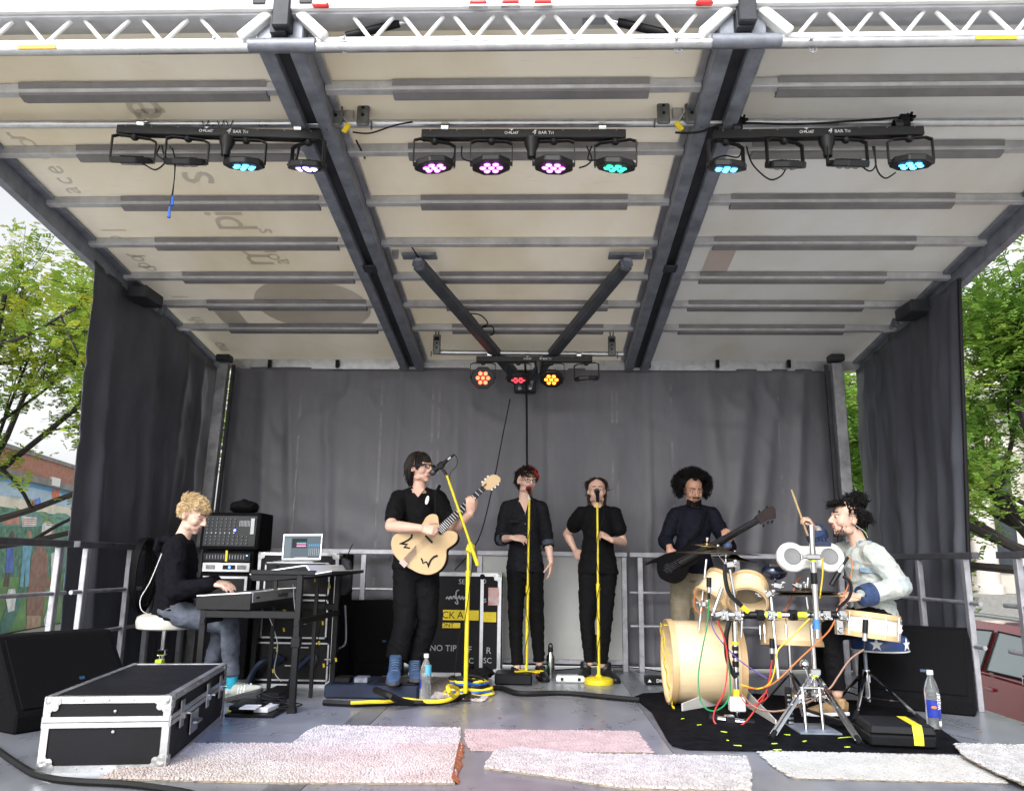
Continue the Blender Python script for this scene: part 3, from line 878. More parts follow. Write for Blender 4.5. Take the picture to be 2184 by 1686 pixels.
# hanging safety lines with blue ends
BLUEP = mat('blue plastic', (0.02, 0.12, 0.55), 0.4, 0, 0.1)
cable('pair of thin black lines hanging from the left light bar, blue tips', [P(*q, fy) for q in ((362, 312), (371, 330), (372, 380), (362, 440))], 0.003, name='hanging_line')
tag(MB().cyl(P(362, 440, fy), P(360, 464, fy), 0.004, 0.010, 8).build('cable_tip', BLUEP), 'lower blue tip on the hanging lines', 'cable end')
cable('short black line hanging beside the longer one, left light bar', [P(*q, fy) for q in ((368, 316), (374, 345), (370, 400), (368, 418))], 0.003, name='hanging_line')
tag(MB().cyl(P(368, 418, fy), P(367, 438, fy), 0.004, 0.010, 8).build('cable_tip', BLUEP), 'upper blue tip on the hanging lines', 'cable end')
# cables down from the roof to the stage
cable('black cable from the front pipe along the left brace', [P(760, 300, 4.2), P(800, 380, 4.9), P(850, 470, 5.4), P(890, 545, 5.58), P(960, 625, 6.2), P(1020, 690, 6.8), P(1030, 735, 7.05)], 0.006)
cable('black cable wound round the left brace above the rear light bar', [P(1000, 668, 6.7), P(1025, 672, 6.6), P(1040, 690, 6.75), P(1022, 700, 6.85), P(1048, 695, 6.8), P(1052, 712, 6.95), P(1030, 720, 7.0), P(1038, 748, 7.1)], 0.006)
cable('long thin black cable slanting from rear light bar to floor', [P(1088, 850, 7.4), P(1072, 930, 7.45), P(1050, 1040, 7.5), P(1020, 1150, 7.5), P(970, 1215, 7.5)], 0.006)
cable('thick black cable hanging straight down behind the glasses singer', [P(1120, 775, 7.5), P(1123, 850, 7.55), P(1124, 990, 7.6), P(1125, 1150, 7.6)], 0.012)
# ================================================================== people
def remeshed(mb, name, m, parent, voxel, smooth=2, disp=None, factor=0.5):
    org = root_of(parent)
    me = bpy.data.meshes.new(name)
    me.from_pydata([p[:] for p in mb.v], [], mb.f)
    bm = bmesh.new()
    bm.from_mesh(me)
    bmesh.ops.recalc_face_normals(bm, faces=bm.faces)
    bm.to_mesh(me)
    bm.free()
    o = bpy.data.objects.new('tmp', me)
    col.objects.link(o)
    r = o.modifiers.new('r', 'REMESH')
    r.mode = 'VOXEL'
    r.voxel_size = voxel
    r.use_smooth_shade = True
    if smooth:
        s = o.modifiers.new('s', 'SMOOTH')
        s.iterations = smooth
        s.factor = factor
    dg = bpy.context.evaluated_depsgraph_get()
    m2 = bpy.data.meshes.new_from_object(o.evaluated_get(dg))
    bpy.data.objects.remove(o)
    bpy.data.meshes.remove(me)
    if disp:
        nv = [v.normal.copy() for v in m2.vertices]
        for v, n in zip(m2.vertices, nv):
            v.co += n * disp(v.co, n)
    m2.transform(Matrix.Translation(-org))
    m2.materials.clear()
    m2.materials.append(m)
    for p in m2.polygons:
        p.use_smooth = True
    m2.name = name
    ob = bpy.data.objects.new(name, m2)
    col.objects.link(ob)
    ob.parent = parent
    return ob
def wrinkle(a, sc, seed=0, dirn=None):
    def f(p, n):
        q = p * sc + V((seed, seed * 2, 0))
        w1 = noise.noise(V((q.x + 0.6 * q.z, q.y, q.z * 1.5)))
        w2 = noise.noise(V((q.x * 2.1, q.y * 2.1 + 3, q.z * 3.2 + q.x * 1.4)))
        r = max(0.0, 1 - abs(w1) * 2.4) ** 2
        w3 = noise.noise(V((q.x * 4.3 + 7, q.y * 4.3, q.z * 5.5)))
        r2 = max(0.0, 1 - abs(w2) * 2.4) ** 2
        return a * (1.1 * r + 0.55 * r2 + 0.3 * w3 - 0.5)
    return f
SKIN1 = mat('light skin', (0.62, 0.39, 0.30), 0.45, 0, 0.06, 14, 0.04, 120, spec=0.4)
SKIN2 = mat('pale skin', (0.66, 0.43, 0.34), 0.45, 0, 0.06, 14, 0.04, 120, spec=0.4)
SKIN3 = mat('tanned skin', (0.46, 0.25, 0.17), 0.46, 0, 0.08, 14, 0.04, 120, spec=0.4)
LIP = mat('lips', (0.42, 0.16, 0.14), 0.4, 0, 0.05)
EYEW = mat('eye white', (0.7, 0.68, 0.66), 0.2, 0, 0.02)
IRIS = mat('dark iris', (0.03, 0.02, 0.015), 0.15, 0, 0.02)
NAIL = None
def head_shapes(mb, c, f, u, k=1.0):
    f = V(f).normalized()
    u = V(u)
    u = (u - f * u.dot(f)).normalized()
    r = f.cross(u)
    Mx = Matrix((r, f, u)).transposed()
    def at(x, y, z):
        return V(c) + (r * x + f * y + u * z) * k
    def el(x, y, z, a, b, d):
        mb.ell(at(x, y, z), a * k, b * k, d * k, Mx, 16, 11)
    el(0, -0.012, 0.032, 0.076, 0.094, 0.084)
    el(0, 0.028, -0.012, 0.066, 0.066, 0.078)
    el(0, 0.040, -0.066, 0.047, 0.048, 0.040)
    el(0, 0.066, -0.097, 0.021, 0.019, 0.016)
    for s in (-1, 1):
        el(s * 0.036, 0.060, -0.028, 0.026, 0.026, 0.028)
        el(s * 0.043, 0.018, -0.075, 0.020, 0.036, 0.024)
        el(s * 0.078, -0.008, -0.010, 0.008, 0.018, 0.029)
        el(s * 0.072, -0.002, -0.020, 0.012, 0.012, 0.018)
        mb.cap2(at(s * 0.012, 0.090, 0.024), at(s * 0.045, 0.076, 0.024), 0.011 * k, 0.011 * k)
        el(s * 0.011, 0.101, -0.034, 0.009, 0.011, 0.008)
    mb.cap2(at(0, 0.092, 0.014), at(0, 0.114, -0.028), 0.0085 * k, 0.0125 * k)
    el(0, 0.082, -0.056, 0.026, 0.014, 0.017)
    return at, Mx
def hand_shapes(mb, w, d, n, t, curl=(40, 42, 45, 48), spread=0.0, thumb=25, k=1.0, tdir=(0.62, 0.68, 0.30)):
    d = V(d).normalized()
    n = V(n)
    n = (n - d * n.dot(d)).normalized()
    t0 = d.cross(n)
    t = t0 if t0.dot(V(t)) > 0 else -t0
    w = V(w)
    mb.loft([(w - d * 0.03 * k, 0.026 * k, 0.021 * k, t), (w, 0.027 * k, 0.019 * k, t), (w + d * 0.03 * k, 0.036 * k, 0.017 * k, t), (w + d * 0.065 * k, 0.041 * k, 0.015 * k, t), (w + d * 0.092 * k, 0.040 * k, 0.012 * k, t), (w + d * 0.098 * k, 0.034 * k, 0.006 * k, t)], 14)
    for i, (off, L) in enumerate(((0.031, 0.072), (0.0105, 0.080), (-0.0105, 0.074), (-0.030, 0.058))):
        p = w + d * (0.088 - (0.006 if i in (0, 3) else 0)) * k + t * off * k
        dd = (d + t * off * spread * 12).normalized()
        ax = dd.cross(n)
        for j, q in enumerate((0.45, 0.31, 0.26)):
            ang = curl[i] * (0.75, 1.0, 0.7)[j]
            dd = (Quaternion(ax, R_(ang)) @ dd).normalized()
            e = p + dd * L * q * k
            r0 = (0.0093, 0.0085, 0.0078)[j] * (0.92 if i == 3 else 1) * k
            mb.cap2(p, e, r0, r0 * 0.93, 9)
            p = e
    p = w + d * 0.022 * k + t * 0.026 * k
    dd = (d * tdir[0] + t * tdir[1] + n * tdir[2]).normalized()
    ax = dd.cross(n if abs(dd.dot(n)) < 0.9 else d).normalized()
    ax = t.cross(d).normalized()
    if (Quaternion(ax, 0.2) @ dd).dot(d) < dd.dot(d):
        ax = -ax
    for j, L in enumerate((0.042, 0.034, 0.028)):
        e = p + dd * L * k
        mb.cap2(p, e, (0.014, 0.0105, 0.0092)[j] * k, (0.011, 0.0098, 0.008)[j] * k, 9)
        p = e
        dd = (Quaternion(ax, R_(thumb)) @ dd + n * 0.08).normalized()
def shoe(name, m, sole, parent, heel, toe, up=(0, 0, 1), L=0.28, wd=0.045, extra=None, high=0.07):
    heel, toe = V(heel), V(toe)
    f = (toe - heel).normalized()
    u = V(up)
    u = (u - f * u.dot(f)).normalized()
    s = f.cross(u)
    b = MB()
    q = L / 0.28
    b.loft([(heel + f * 0.004 + u * 0.045, 0.022, 0.035, s), (heel + f * 0.03 * q + u * 0.052, wd * 0.72, 0.05, s), (heel + f * 0.09 * q + u * 0.050, wd * 0.78, 0.048, s), (heel + f * 0.16 * q + u * 0.040, wd * 0.95, 0.036, s), (heel + f * 0.22 * q + u * 0.032, wd, 0.026, s), (heel + f * 0.262 * q + u * 0.027, wd * 0.8, 0.019, s), (heel + f * 0.282 * q + u * 0.024, wd * 0.35, 0.010, s)], 16)
    b.loft([(heel + f * 0.055 * q + u * 0.04, 0.036, 0.05, f), (heel + f * 0.05 * q + u * (0.055 + high), 0.036, 0.044, f)], 14)
    o = remeshed(b, name, m, parent, 0.007, 2)
    b = MB()
    pr = [(0.0, 0.024), (0.03, 0.036), (0.1, 0.037), (0.17, 0.045), (0.23, 0.047), (0.268, 0.036), (0.288, 0.014)]
    poly = [heel + f * a * q + s * w_ * wd / 0.045 for a, w_ in pr] + [heel + f * a * q - s * w_ * wd / 0.045 for a, w_ in reversed(pr)]
    b.prism(poly, u * 0.022)
    b.build('sole', sole, o, bevel=0.004)
    if extra:
        extra(o, heel, f, u, s, q)
    return o
def locks(mb, at, Mx, k, n, mask, length, flow, curlamp=0.0, r=0.007, seed=1, grav=0.0, lift=0.35, seg=6, rad=(0.079, 0.097, 0.087), cen=(0, -0.012, 0.032), sides=5):
    rnd = random.Random(seed)
    i = 0
    tries = 0
    while i < n and tries < n * 40:
        tries += 1
        z = rnd.uniform(-1, 1)
        a = rnd.uniform(0, 2 * math.pi)
        q = math.sqrt(1 - z * z)
        dl = V((q * math.cos(a), q * math.sin(a), z))       # right, front, up
        if not mask(dl):
            continue
        i += 1
        p = V((cen[0] + rad[0] * dl.x, cen[1] + rad[1] * dl.y, cen[2] + rad[2] * dl.z)) * k
        L = length(dl) * rnd.uniform(0.75, 1.2) * k
        fl = V(flow(dl))
        nn = dl.normalized()
        tang = (fl - nn * fl.dot(nn))
        tang = tang.normalized() if tang.length > 1e-4 else nn.orthogonal()
        dirn = (tang + nn * lift + V((rnd.uniform(-1, 1), rnd.uniform(-1, 1), rnd.uniform(-1, 1))) * 0.25).normalized()
        pts = [(p - nn * 0.006 * k, r * k * 0.8)]
        ph = rnd.uniform(0, 6.28)
        o1, o2 = dirn.orthogonal().normalized(), None
        for j in range(1, seg + 1):
            t = j / seg
            dirn = (dirn + V((0, 0, -grav * 0.3)) - nn * (0.10 if lift < 0.6 else 0.0)).normalized()
            p = p + dirn * (L / seg)
            # keep outside of the skull
            e = V(((p.x / k - cen[0]) / rad[0], (p.y / k - cen[1]) / rad[1], (p.z / k - cen[2]) / rad[2]))
            if e.length < 1.03:
                e = e.normalized() * 1.03
                p = V((cen[0] + rad[0] * e.x, cen[1] + rad[1] * e.y, cen[2] + rad[2] * e.z)) * k
            w_ = V((math.sin(ph + t * 9), math.cos(ph + t * 9), math.sin(ph * 2 + t * 7))) * curlamp * k * t
            pts.append((p + w_, r * k * (1.0 if t < 0.5 else 1.0 - (t - 0.5) * 1.6)))
        mb.loft([(at(*( (q_[0] / k)[:])), max(q_[1], 0.0008)) for q_ in pts], sides)
def person(label, D):
    a_, b_ = D['J']['shL'].copy(), D['J']['shR'].copy()
    D['J']['shL'] = a_.lerp(b_, 0.07) - V((0, 0, 0.032))
    D['J']['shR'] = b_.lerp(a_, 0.07) - V((0, 0, 0.032))
    """D: joints and clothing; builds body, clothes, hair as children of one Empty."""
    rt = thing('person', label, 'person', D['base'])
    k = D.get('k', 1.0)
    skin = D['skin']
    J = D['J']
    b = MB()
    sr = (J['shL'] - J['shR']).normalized()          # towards the person's left
    pr = (J['hipL'] - J['hipR']).normalized()
    pel = (J['hipL'] + J['hipR']) / 2
    shm = (J['shL'] + J['shR']) / 2
    neck = J['neck']
    hc = J['head']
    bw = D.get('bw', 1.0)
    up = (shm - pel)
    Lt = up.length
    w1 = (J['shL'] - J['shR']).length
    belly = D.get('belly', 1.0)
    tor = [(pel - up * 0.16, 0.11 * bw, 0.085 * bw, pr), (pel - up * 0.05, 0.155 * bw, 0.108 * bw, pr), (pel + up * 0.10, 0.158 * bw, 0.108 * bw * belly, pr), (pel + up * 0.30, 0.138 * bw, 0.100 * bw * belly, (pr + sr)), (pel + up * 0.55, w1 * 0.40, 0.112 * bw, sr), (pel + up * 0.80, w1 * 0.45, 0.112 * bw, sr), (shm + up * 0.02, w1 * 0.46, 0.085 * bw, sr), (shm + up * 0.09, w1 * 0.34, 0.072, sr), (shm + up * 0.16, w1 * 0.19, 0.060, sr)]
    def torso(mb, g, lo=0, hi=9, ext=None):
        secs = [(s_[0], s_[1] + g, s_[2] + g, s_[3]) for s_ in tor[lo:hi]]
        if ext:
            secs = ext + secs
        mb.loft(secs, 22)
    torso(b, 0)
    nb = shm + up * 0.06
    def traps(mb, g):
        for s_ in 'LR':
            mb.cap2(shm + up * 0.10 + (J['sh' + s_] - shm) * 0.22, J['sh' + s_].lerp(shm, 0.10) + V((0, 0, 0.012)), 0.046 + g, 0.046 + g, 14)
    traps(b, 0)
    b.loft([(nb, 0.062 * k), ((nb + hc) / 2 - (hc - nb) * 0.1, 0.054 * k), (hc - (hc - nb) * 0.15, 0.052 * k)], 14)
    at, Mx = head_shapes(b, hc, J['face'], D.get('hup', (0, 0, 1)), D.get('hk', 1.0))
    hk = D.get('hk', 1.0)
    def arm(mb, s_, g, part=(0, 1)):
        a, e, w_ = J['sh' + s_], J['el' + s_], J['wr' + s_]
        am = D.get('arm', 1.0)
        segs = [(a, 0.056 * am), (a.lerp(e, 0.35), 0.052 * am), (e, 0.041 * am), (e.lerp(w_, 0.3), 0.043 * am), (w_, 0.027 * am)]
        stops = [0, 0.35 * 0.5, 0.5, 0.65, 1.0]
        prevp = None
        for i in range(4):
            t0, t1 = stops[i], stops[i + 1]
            if t0 >= part[1]:
                break
            q0, q1 = segs[i], segs[i + 1]
            if t1 > part[1]:
                f_ = (part[1] - t0) / (t1 - t0)
                q1 = (q0[0].lerp(q1[0], f_), q0[1] + (q1[1] - q0[1]) * f_)
            mb.cap2(q0[0], q1[0], q0[1] + g, q1[1] + g, 14)
    for s_ in 'LR':
        arm(b, s_, 0)
        hd = D['hand' + s_]
        hand_shapes(b, J['wr' + s_], *hd[:3], **(hd[3] if len(hd) > 3 else {}))
    lg = D.get('leg', 1.0)
    for s_ in 'LR':
        h_, kn, an = J['hip' + s_], J['kn' + s_], J['an' + s_]
        b.cap2(h_, kn, 0.082 * lg, 0.052 * lg, 16)
        b.cap2(kn, kn.lerp(an, 0.35), 0.050 * lg, 0.050 * lg, 14)
        b.cap2(kn.lerp(an, 0.35), an, 0.050 * lg, 0.034, 14)
        if 'toe' + s_ in J:
            b.cap2(an - V((0, 0, 0.02)), an.lerp(J['toe' + s_], 0.6) - V((0, 0, 0.03)), 0.034, 0.028, 10)
    body = remeshed(b, 'body', skin, rt, 0.0062, 2, factor=0.4)
    # face details
    for s in (-1, 1):
        if D.get('eyes', 1):
            e = MB().ell(at(s * 0.030, 0.0845, 0.002), 0.0125 * hk, 0.009 * hk, 0.0065 * hk, Mx, 10, 7).build('eye', EYEW, body, smooth=True)
            MB().ell(at(s * 0.030, 0.0905, 0.001), 0.0058 * hk, 0.005 * hk, 0.0055 * hk, Mx, 8, 6).build('iris', IRIS, e, smooth=True)
            MB().cap2(at(s * 0.018, 0.0945, 0.009), at(s * 0.042, 0.086, 0.008), 0.003 * hk, 0.003 * hk, 6).build('eyelid', skin, e, smooth=True)
        MB().cap2(at(s * 0.014, 0.1005, 0.030), at(s * 0.047, 0.084, 0.031), 0.0045 * hk, 0.003 * hk, 6).build('eyebrow', D['brow'], body, smooth=True)
    lp = MB()
    mo = D.get('mouth', 0.0)
    lp.cap2(at(-0.020, 0.088, -0.056 + mo), at(0.0, 0.0965, -0.053 + mo), 0.0035 * hk, 0.006 * hk, 8)
    lp.cap2(at(0.020, 0.088, -0.056 + mo), at(0.0, 0.0965, -0.053 + mo), 0.0035 * hk, 0.006 * hk, 8)
    lp.cap2(at(-0.015, 0.087, -0.064 - mo), at(0.015, 0.087, -0.064 - mo), 0.0062 * hk, 0.0062 * hk, 8)
    lp.build('lips', D.get('lip', LIP), body, smooth=True)
    # shirt
    sh = MB()
    g = D.get('sg', 0.016)
    hem = D.get('hem', 0.06)
    ext = [(pel - up * hem, (0.155 + D.get('hemw', 0.0)) * bw + g, 0.108 * bw * belly + g + 0.004, pr)]
    torso(sh, g * 0.9, 2, 8, ext)
    traps(sh, g * 0.55)
    if D.get('collar') or D.get('crew'):
        sh.loft([(shm + up * 0.05, w1 * 0.34, 0.085, sr), (shm + up * 0.135, w1 * 0.22, 0.074, sr)], 20)
    for s_ in 'LR':
        arm(sh, s_, g * D.get('sleeveg', 0.95), (0, D['sleeve' + s_] if 'sleeve' + s_ in D else D['sleeve']))
    if D.get('collar'):
        sh.loft([(shm + up * 0.03, 0.078, 0.066, sr), (shm + up * 0.135, 0.068, 0.066, sr)], 16)
    o = remeshed(sh, D.get('shirtname', 'shirt'), D['shirt'], rt, 0.0095, 2, wrinkle(D.get('wr', 0.006), 7.5, D.get('seed', 1)))
    shirt = o
    # trousers
    tr = MB()
    tg = D.get('tg', 0.014)
    tr.loft([(pel - up * 0.20, 0.10 * bw + tg, 0.088 * bw + tg, pr), (pel - up * 0.05, 0.157 * bw + tg * 0.7, 0.110 * bw + tg * 0.7, pr), (pel + up * 0.10, 0.156 * bw + tg * 0.4, 0.108 * bw * belly + tg * 0.4, pr), (pel + up * 0.17, 0.150 * bw + tg * 0.4, 0.104 * bw * belly + tg * 0.4, pr)], 20)
    for s_ in 'LR':
        h_, kn, an = J['hip' + s_], J['kn' + s_], J['an' + s_]
        fl = D.get('flare', 0.0)
        e_ = kn.lerp(an, D.get('tlen', 0.95))
        tr.cap2(h_, kn, 0.084 * lg + tg, 0.055 * lg + tg, 16)
        tr.cap2(kn, kn.lerp(an, 0.4), 0.053 * lg + tg, 0.050 * lg + tg + fl * 0.3, 16)
        tr.loft([(kn.lerp(an, 0.38), 0.050 * lg + tg + fl * 0.3), (kn.lerp(e_, 0.8), 0.041 + tg + fl * 0.8), (e_, 0.040 + tg + fl)], 16)
    remeshed(tr, 'trousers', D['trousers'], rt, 0.0095, 2, wrinkle(D.get('twr', 0.006), 6.5, D.get('seed', 1) + 3))
    return rt, body, shirt, at, Mx, sr, up, shm, pel
def ctr2(a, b):
    return (a + b) / 2
BLKCLOTH = mat('black cotton', (0.0045, 0.0045, 0.0055), 0.85, 0, 0.25, 40, 0.2, 300, spec=0.15)
BLKCLOTH2 = mat('black shirt cloth', (0.008, 0.0085, 0.012), 0.8, 0, 0.25, 30, 0.2, 300, spec=0.2)
HAIRDK = mat('dark brown hair', (0.013, 0.009, 0.007), 0.5, 0, 0.3, 60, 0.3, 200, spec=0.22)
HAIRBK = mat('black hair', (0.007, 0.006, 0.006), 0.5, 0, 0.3, 60, 0.3, 200, spec=0.2)
HAIRBL = mat('bleached blond hair', (0.60, 0.44, 0.24), 0.45, 0, 0.25, 45, 0.3, 200)
HAIRBR = mat('brown hair', (0.035, 0.020, 0.013), 0.5, 0, 0.3, 60, 0.3, 200, spec=0.25)
# ------------------------------------------------------------------ 1 keyboard player, seated, facing right
Yk = 5.80
J = dict(hipR=P(366, 1305, Yk - 0.09), hipL=P(370, 1303, Yk + 0.09), shR=P(375, 1160, Yk - 0.19), shL=P(392, 1156, Yk + 0.17),
         neck=P(392, 1120, Yk), head=P(411, 1097, Yk), face=V((0.93, -0.16, -0.36)),
         elR=P(372, 1262, Yk - 0.26), wrR=P(452, 1245, Yk - 0.20), elL=P(395, 1255, Yk + 0.26), wrL=P(462, 1240, Yk + 0.22),
         knR=P(490, 1330, Yk - 0.10), anR=P(494, 1450, Yk - 0.10), knL=P(478, 1330, Yk + 0.14), anL=P(442, 1440, Yk + 0.18))
JEANS = mat('washed grey blue denim', (0.085, 0.10, 0.135), 0.8, 0, 0.35, 9, 0.25, 260)
HOOD = mat('black hoodie fleece', (0.006, 0.006, 0.009), 0.9, 0, 0.25, 40, 0.25, 240, spec=0.1)
D = dict(base=(J['hipR'].x, Yk, 0), J=J, skin=SKIN2, shirt=HOOD, trousers=JEANS, sleeve=0.95, sg=0.026, hem=0.10, hemw=0.01, brow=HAIRBR, hk=1.10, wr=0.007, tlen=0.93, tg=0.012, seed=2, shirtname='hoodie', crew=1, lip=mat('pale lips', (0.45, 0.22, 0.19), 0.5), eyes=0,
         handR=((1, 0.0, -0.12), (0, 0.1, -1), (0, 1, 0), dict(curl=(22, 20, 22, 26), thumb=15)), handL=((1, 0.0, -0.12), (0, 0.1, -1), (0, -1, 0), dict(curl=(22, 20, 22, 26), thumb=15)))
rt, body, sh, at, Mx, sr, up, shm, pel = person('person with bleached blond hair in black hoodie seated at the keyboard', D)
for s in (-1, 1):
    MB().cap2(at(s * 0.018, 0.0945, -0.001), at(s * 0.042, 0.086, -0.002), 0.003, 0.003, 6).build('eyelashes', HAIRBR, body, smooth=True)
h = MB()
h.ell(at(0, -0.020, 0.040), 0.079 * 1.1, 0.092 * 1.1, 0.080 * 1.1, Mx, 18, 12)
mk = lambda d: d.z > 0.0 + 0.62 * max(0, d.y) and not (d.y < -0.2 and d.z < -0.5) or (d.y < 0.05 and d.z > -0.62)
locks(h, at, Mx, 1.1, 1300, mk, lambda d: 0.062 if d.z > 0.2 else 0.032, lambda d: (0.3 * d.x + 0.3 * math.sin(9 * d.y), 0.9, 0.35 - 0.9 * (d.z < 0.2)), 0.007, 0.0034, 3, 0.3, 0.5, sides=4)
h.build('hair', HAIRBL, rt, smooth=True)
# hood lying on the back and shoulders
hd = MB()
nb = shm + up * 0.10
ring = []
fx = V((1, -0.1, 0)).normalized()
for i in range(15):
    a = -2.3 + 4.6 * i / 14
    ring.append((nb + fx * (-0.085 * math.cos(a) - 0.005) + V((0, 1, 0)) * 0.105 * math.sin(a) + V((0, 0, 0.018 - 0.035 * (1 - math.cos(a)) / 2)), 0.036 * (0.65 + 0.35 * math.cos(a * 0.6))))
hd.loft(ring, 12)
hd.loft([(nb - fx * 0.12 + V((0, 0, 0.02)), 0.03, 0.10, fx), (nb - fx * 0.13 - V((0, 0, 0.06)), 0.045, 0.11, fx), (nb - fx * 0.10 - V((0, 0, 0.13)), 0.02, 0.06, fx)], 14)
remeshed(hd, 'hood', HOOD, rt, 0.009, 2, wrinkle(0.006, 12, 4))
SOCK = mat('turquoise sock', (0.02, 0.36, 0.52), 0.85, 0, 0.12, 30, 0.2, 200)
SNEAK = mat('pale green grey suede', (0.42, 0.46, 0.42), 0.85, 0, 0.1, 20, 0.2, 200)
SOLED = mat('dark gum sole', (0.05, 0.05, 0.05), 0.6)
def stripes(o, heel, f, u, s, q):
    for j in range(3):
        for sg in (-1, 1):
            MB().box(heel + f * (0.135 + 0.024 * j) + u * 0.047 + s * sg * (0.037 + 0.002 * j), (0.05, 0.004, 0.011), rotm(u + f * 0.5, s)).build('stripe', WHITEP, o)
    for j in range(4):
        MB().tube([heel + f * (0.12 + 0.02 * j) + u * (0.092 - 0.008 * j) - s * 0.025, heel + f * (0.125 + 0.02 * j) + u * (0.097 - 0.008 * j), heel + f * (0.12 + 0.02 * j) + u * (0.092 - 0.008 * j) + s * 0.025], 0.003, 5).build('lace', SNEAK, o)
for an, heel, toe, nm in ((J['anR'], V((J['anR'].x - 0.04, Yk - 0.10, 0.005)), V((J['anR'].x + 0.21, Yk - 0.14, 0.075)), 0), (J['anL'], V((J['anL'].x - 0.03, Yk + 0.2, 0.005)), V((J['anL'].x + 0.2, Yk + 0.08, 0.005)), 1)):
    MB().loft([(an + V((0, 0, 0.07)), 0.042), (an, 0.041), (an - V((0, 0, 0.06)), 0.045)], 14).build('sock', SOCK, rt, smooth=True)
    shoe('sneaker', SNEAK, SOLED, rt, heel, toe, extra=stripes, high=0.02)
# ------------------------------------------------------------------ 2 guitarist
Yg = 6.25
J = dict(hipR=P(868, 1206, Yg), hipL=P(908, 1206, Yg + 0.02), shR=P(846, 1056, Yg - 0.02), shL=P(940, 1056, Yg + 0.04), neck=P(895, 1035, Yg + 0.02), head=P(895, 997, Yg - 0.01), face=V((0.84, -0.54, 0.03)),
         elR=P(833, 1122, Yg - 0.27), wrR=P(898, 1126, Yg - 0.35), elL=P(966, 1132, Yg - 0.02), wrL=P(1003, 1094, Yg - 0.18),
         knR=P(862, 1330, Yg - 0.10), anR=P(846, 1402, Yg - 0.10), knL=P(912, 1325, Yg + 0.0), anL=P(884, 1412, Yg + 0.04))
D = dict(base=(J['hipR'].x, Yg, 0), J=J, skin=SKIN1, shirt=BLKCLOTH, trousers=BLKCLOTH, sleeve=0.36, sleeveg=1.25, sg=0.016, hem=0.06, hemw=0.012, brow=HAIRDK, hk=1.05, arm=1.05, flare=0.018, tg=0.026, tlen=1.02, seed=5, belly=1.05, bw=1.05, mouth=0.004,
         handR=((1, -0.10, -0.15), (-0.1, 1, -0.35), (0.2, -0.2, 0.9), dict(curl=(42, 48, 52, 52), thumb=22)), handL=((0.05, -0.35, 1), (-0.35, 0.9, 0.35), (0.9, 0.3, 0.1), dict(curl=(48, 50, 48, 46), thumb=15, tdir=(0.5, 0.5, 0.6))))
rt, body, sh, at, Mx, sr, up, shm, pel = person('person in black v-neck shirt and glasses playing the blond guitar', D)
h = MB()
h.ell(at(0, -0.024, 0.040), 0.081, 0.093, 0.083, Mx, 18, 12)
mk = lambda d: (d.z > 0.25 and d.z > 0.62 * d.y) or (d.y < 0.12 and d.z > -0.55)
locks(h, at, Mx, 1.05, 1300, mk, lambda d: 0.13 if d.y < 0.1 else 0.085, lambda d: (0.6 * d.x, 0.55 if d.y > 0.25 else -0.25, -0.9), 0.005, 0.0052, 9, 1.3, 0.16, sides=4)
h.build('hair', HAIRDK, rt, smooth=True)
gl = MB()
for s in (-1, 1):
    c = at(s * 0.032, 0.104, 0.001)
    r_, u_ = Mx @ V((1, 0, 0)), Mx @ V((0, 0, 1))
    pts = [c + r_ * x + u_ * z for x, z in ((-0.025, 0.013), (0.025, 0.014), (0.024, -0.010), (0.012, -0.015), (-0.018, -0.014), (-0.025, -0.006), (-0.025, 0.013))]
    for i in range(6):
        gl.cap2(pts[i], pts[i + 1], 0.0032, 0.0032, 6)
    gl.box((at(s * 0.058, 0.100, 0.010) + at(s * 0.084, 0.002, 0.004)) / 2, ((at(s * 0.058, 0.100, 0.010) - at(s * 0.084, 0.002, 0.004)).length, 0.005, 0.015), rotm(at(s * 0.058, 0.100, 0.010) - at(s * 0.084, 0.002, 0.004), r_))
gl.cap2(at(-0.01, 0.110, 0.008), at(0.01, 0.110, 0.008), 0.003, 0.003, 6)
gl.build('glasses', BLACKP, rt)
vn = MB()      # skin showing in the v neck
vn.prism([shm + up * 0.15 + V((-0.052, -0.075, 0)), shm + up * 0.15 + V((0.052, -0.075, 0)), shm + up * 0.02 + V((0.012, -0.112, -0.0))], (0, 0.02, 0))
vn.build('neckline', SKIN1, rt, smooth=True)
BOOT = mat('blue suede', (0.035, 0.075, 0.16), 0.85, 0, 0.3, 18, 0.25, 150)
def laces(o, heel, f, u, s, q):
    for j in range(6):
        b_ = heel + f * (0.085 + 0.024 * j) + u * (0.118 - 0.012 * j)
        MB().tube([b_ - s * 0.026, b_ + u * 0.006 + f * 0.006, b_ + s * 0.026 + f * 0.01], 0.0032, 5).build('lace', mat('pale blue lace', (0.09, 0.15, 0.25), 0.8), o)
shoe('boot', BOOT, SOLED, rt, V((J['anR'].x, Yg - 0.12, 0.150)), V((J['anR'].x + 0.03, Yg - 0.38, 0.112)), extra=laces, high=0.09, L=0.31, wd=0.052)
shoe('boot', BOOT, SOLED, rt, V((J['anL'].x, Yg + 0.02, 0.110)), V((J['anL'].x + 0.06, Yg - 0.25, 0.110)), extra=laces, high=0.07, L=0.31, wd=0.052)
# badge on the shirt
MB().ell(P(911, 1066, Yg - 0.13), 0.014, 0.004, 0.035, Matrix.Rotation(0.2, 3, 'Y')).build('shirt_badge', WHITEP, rt, smooth=True)
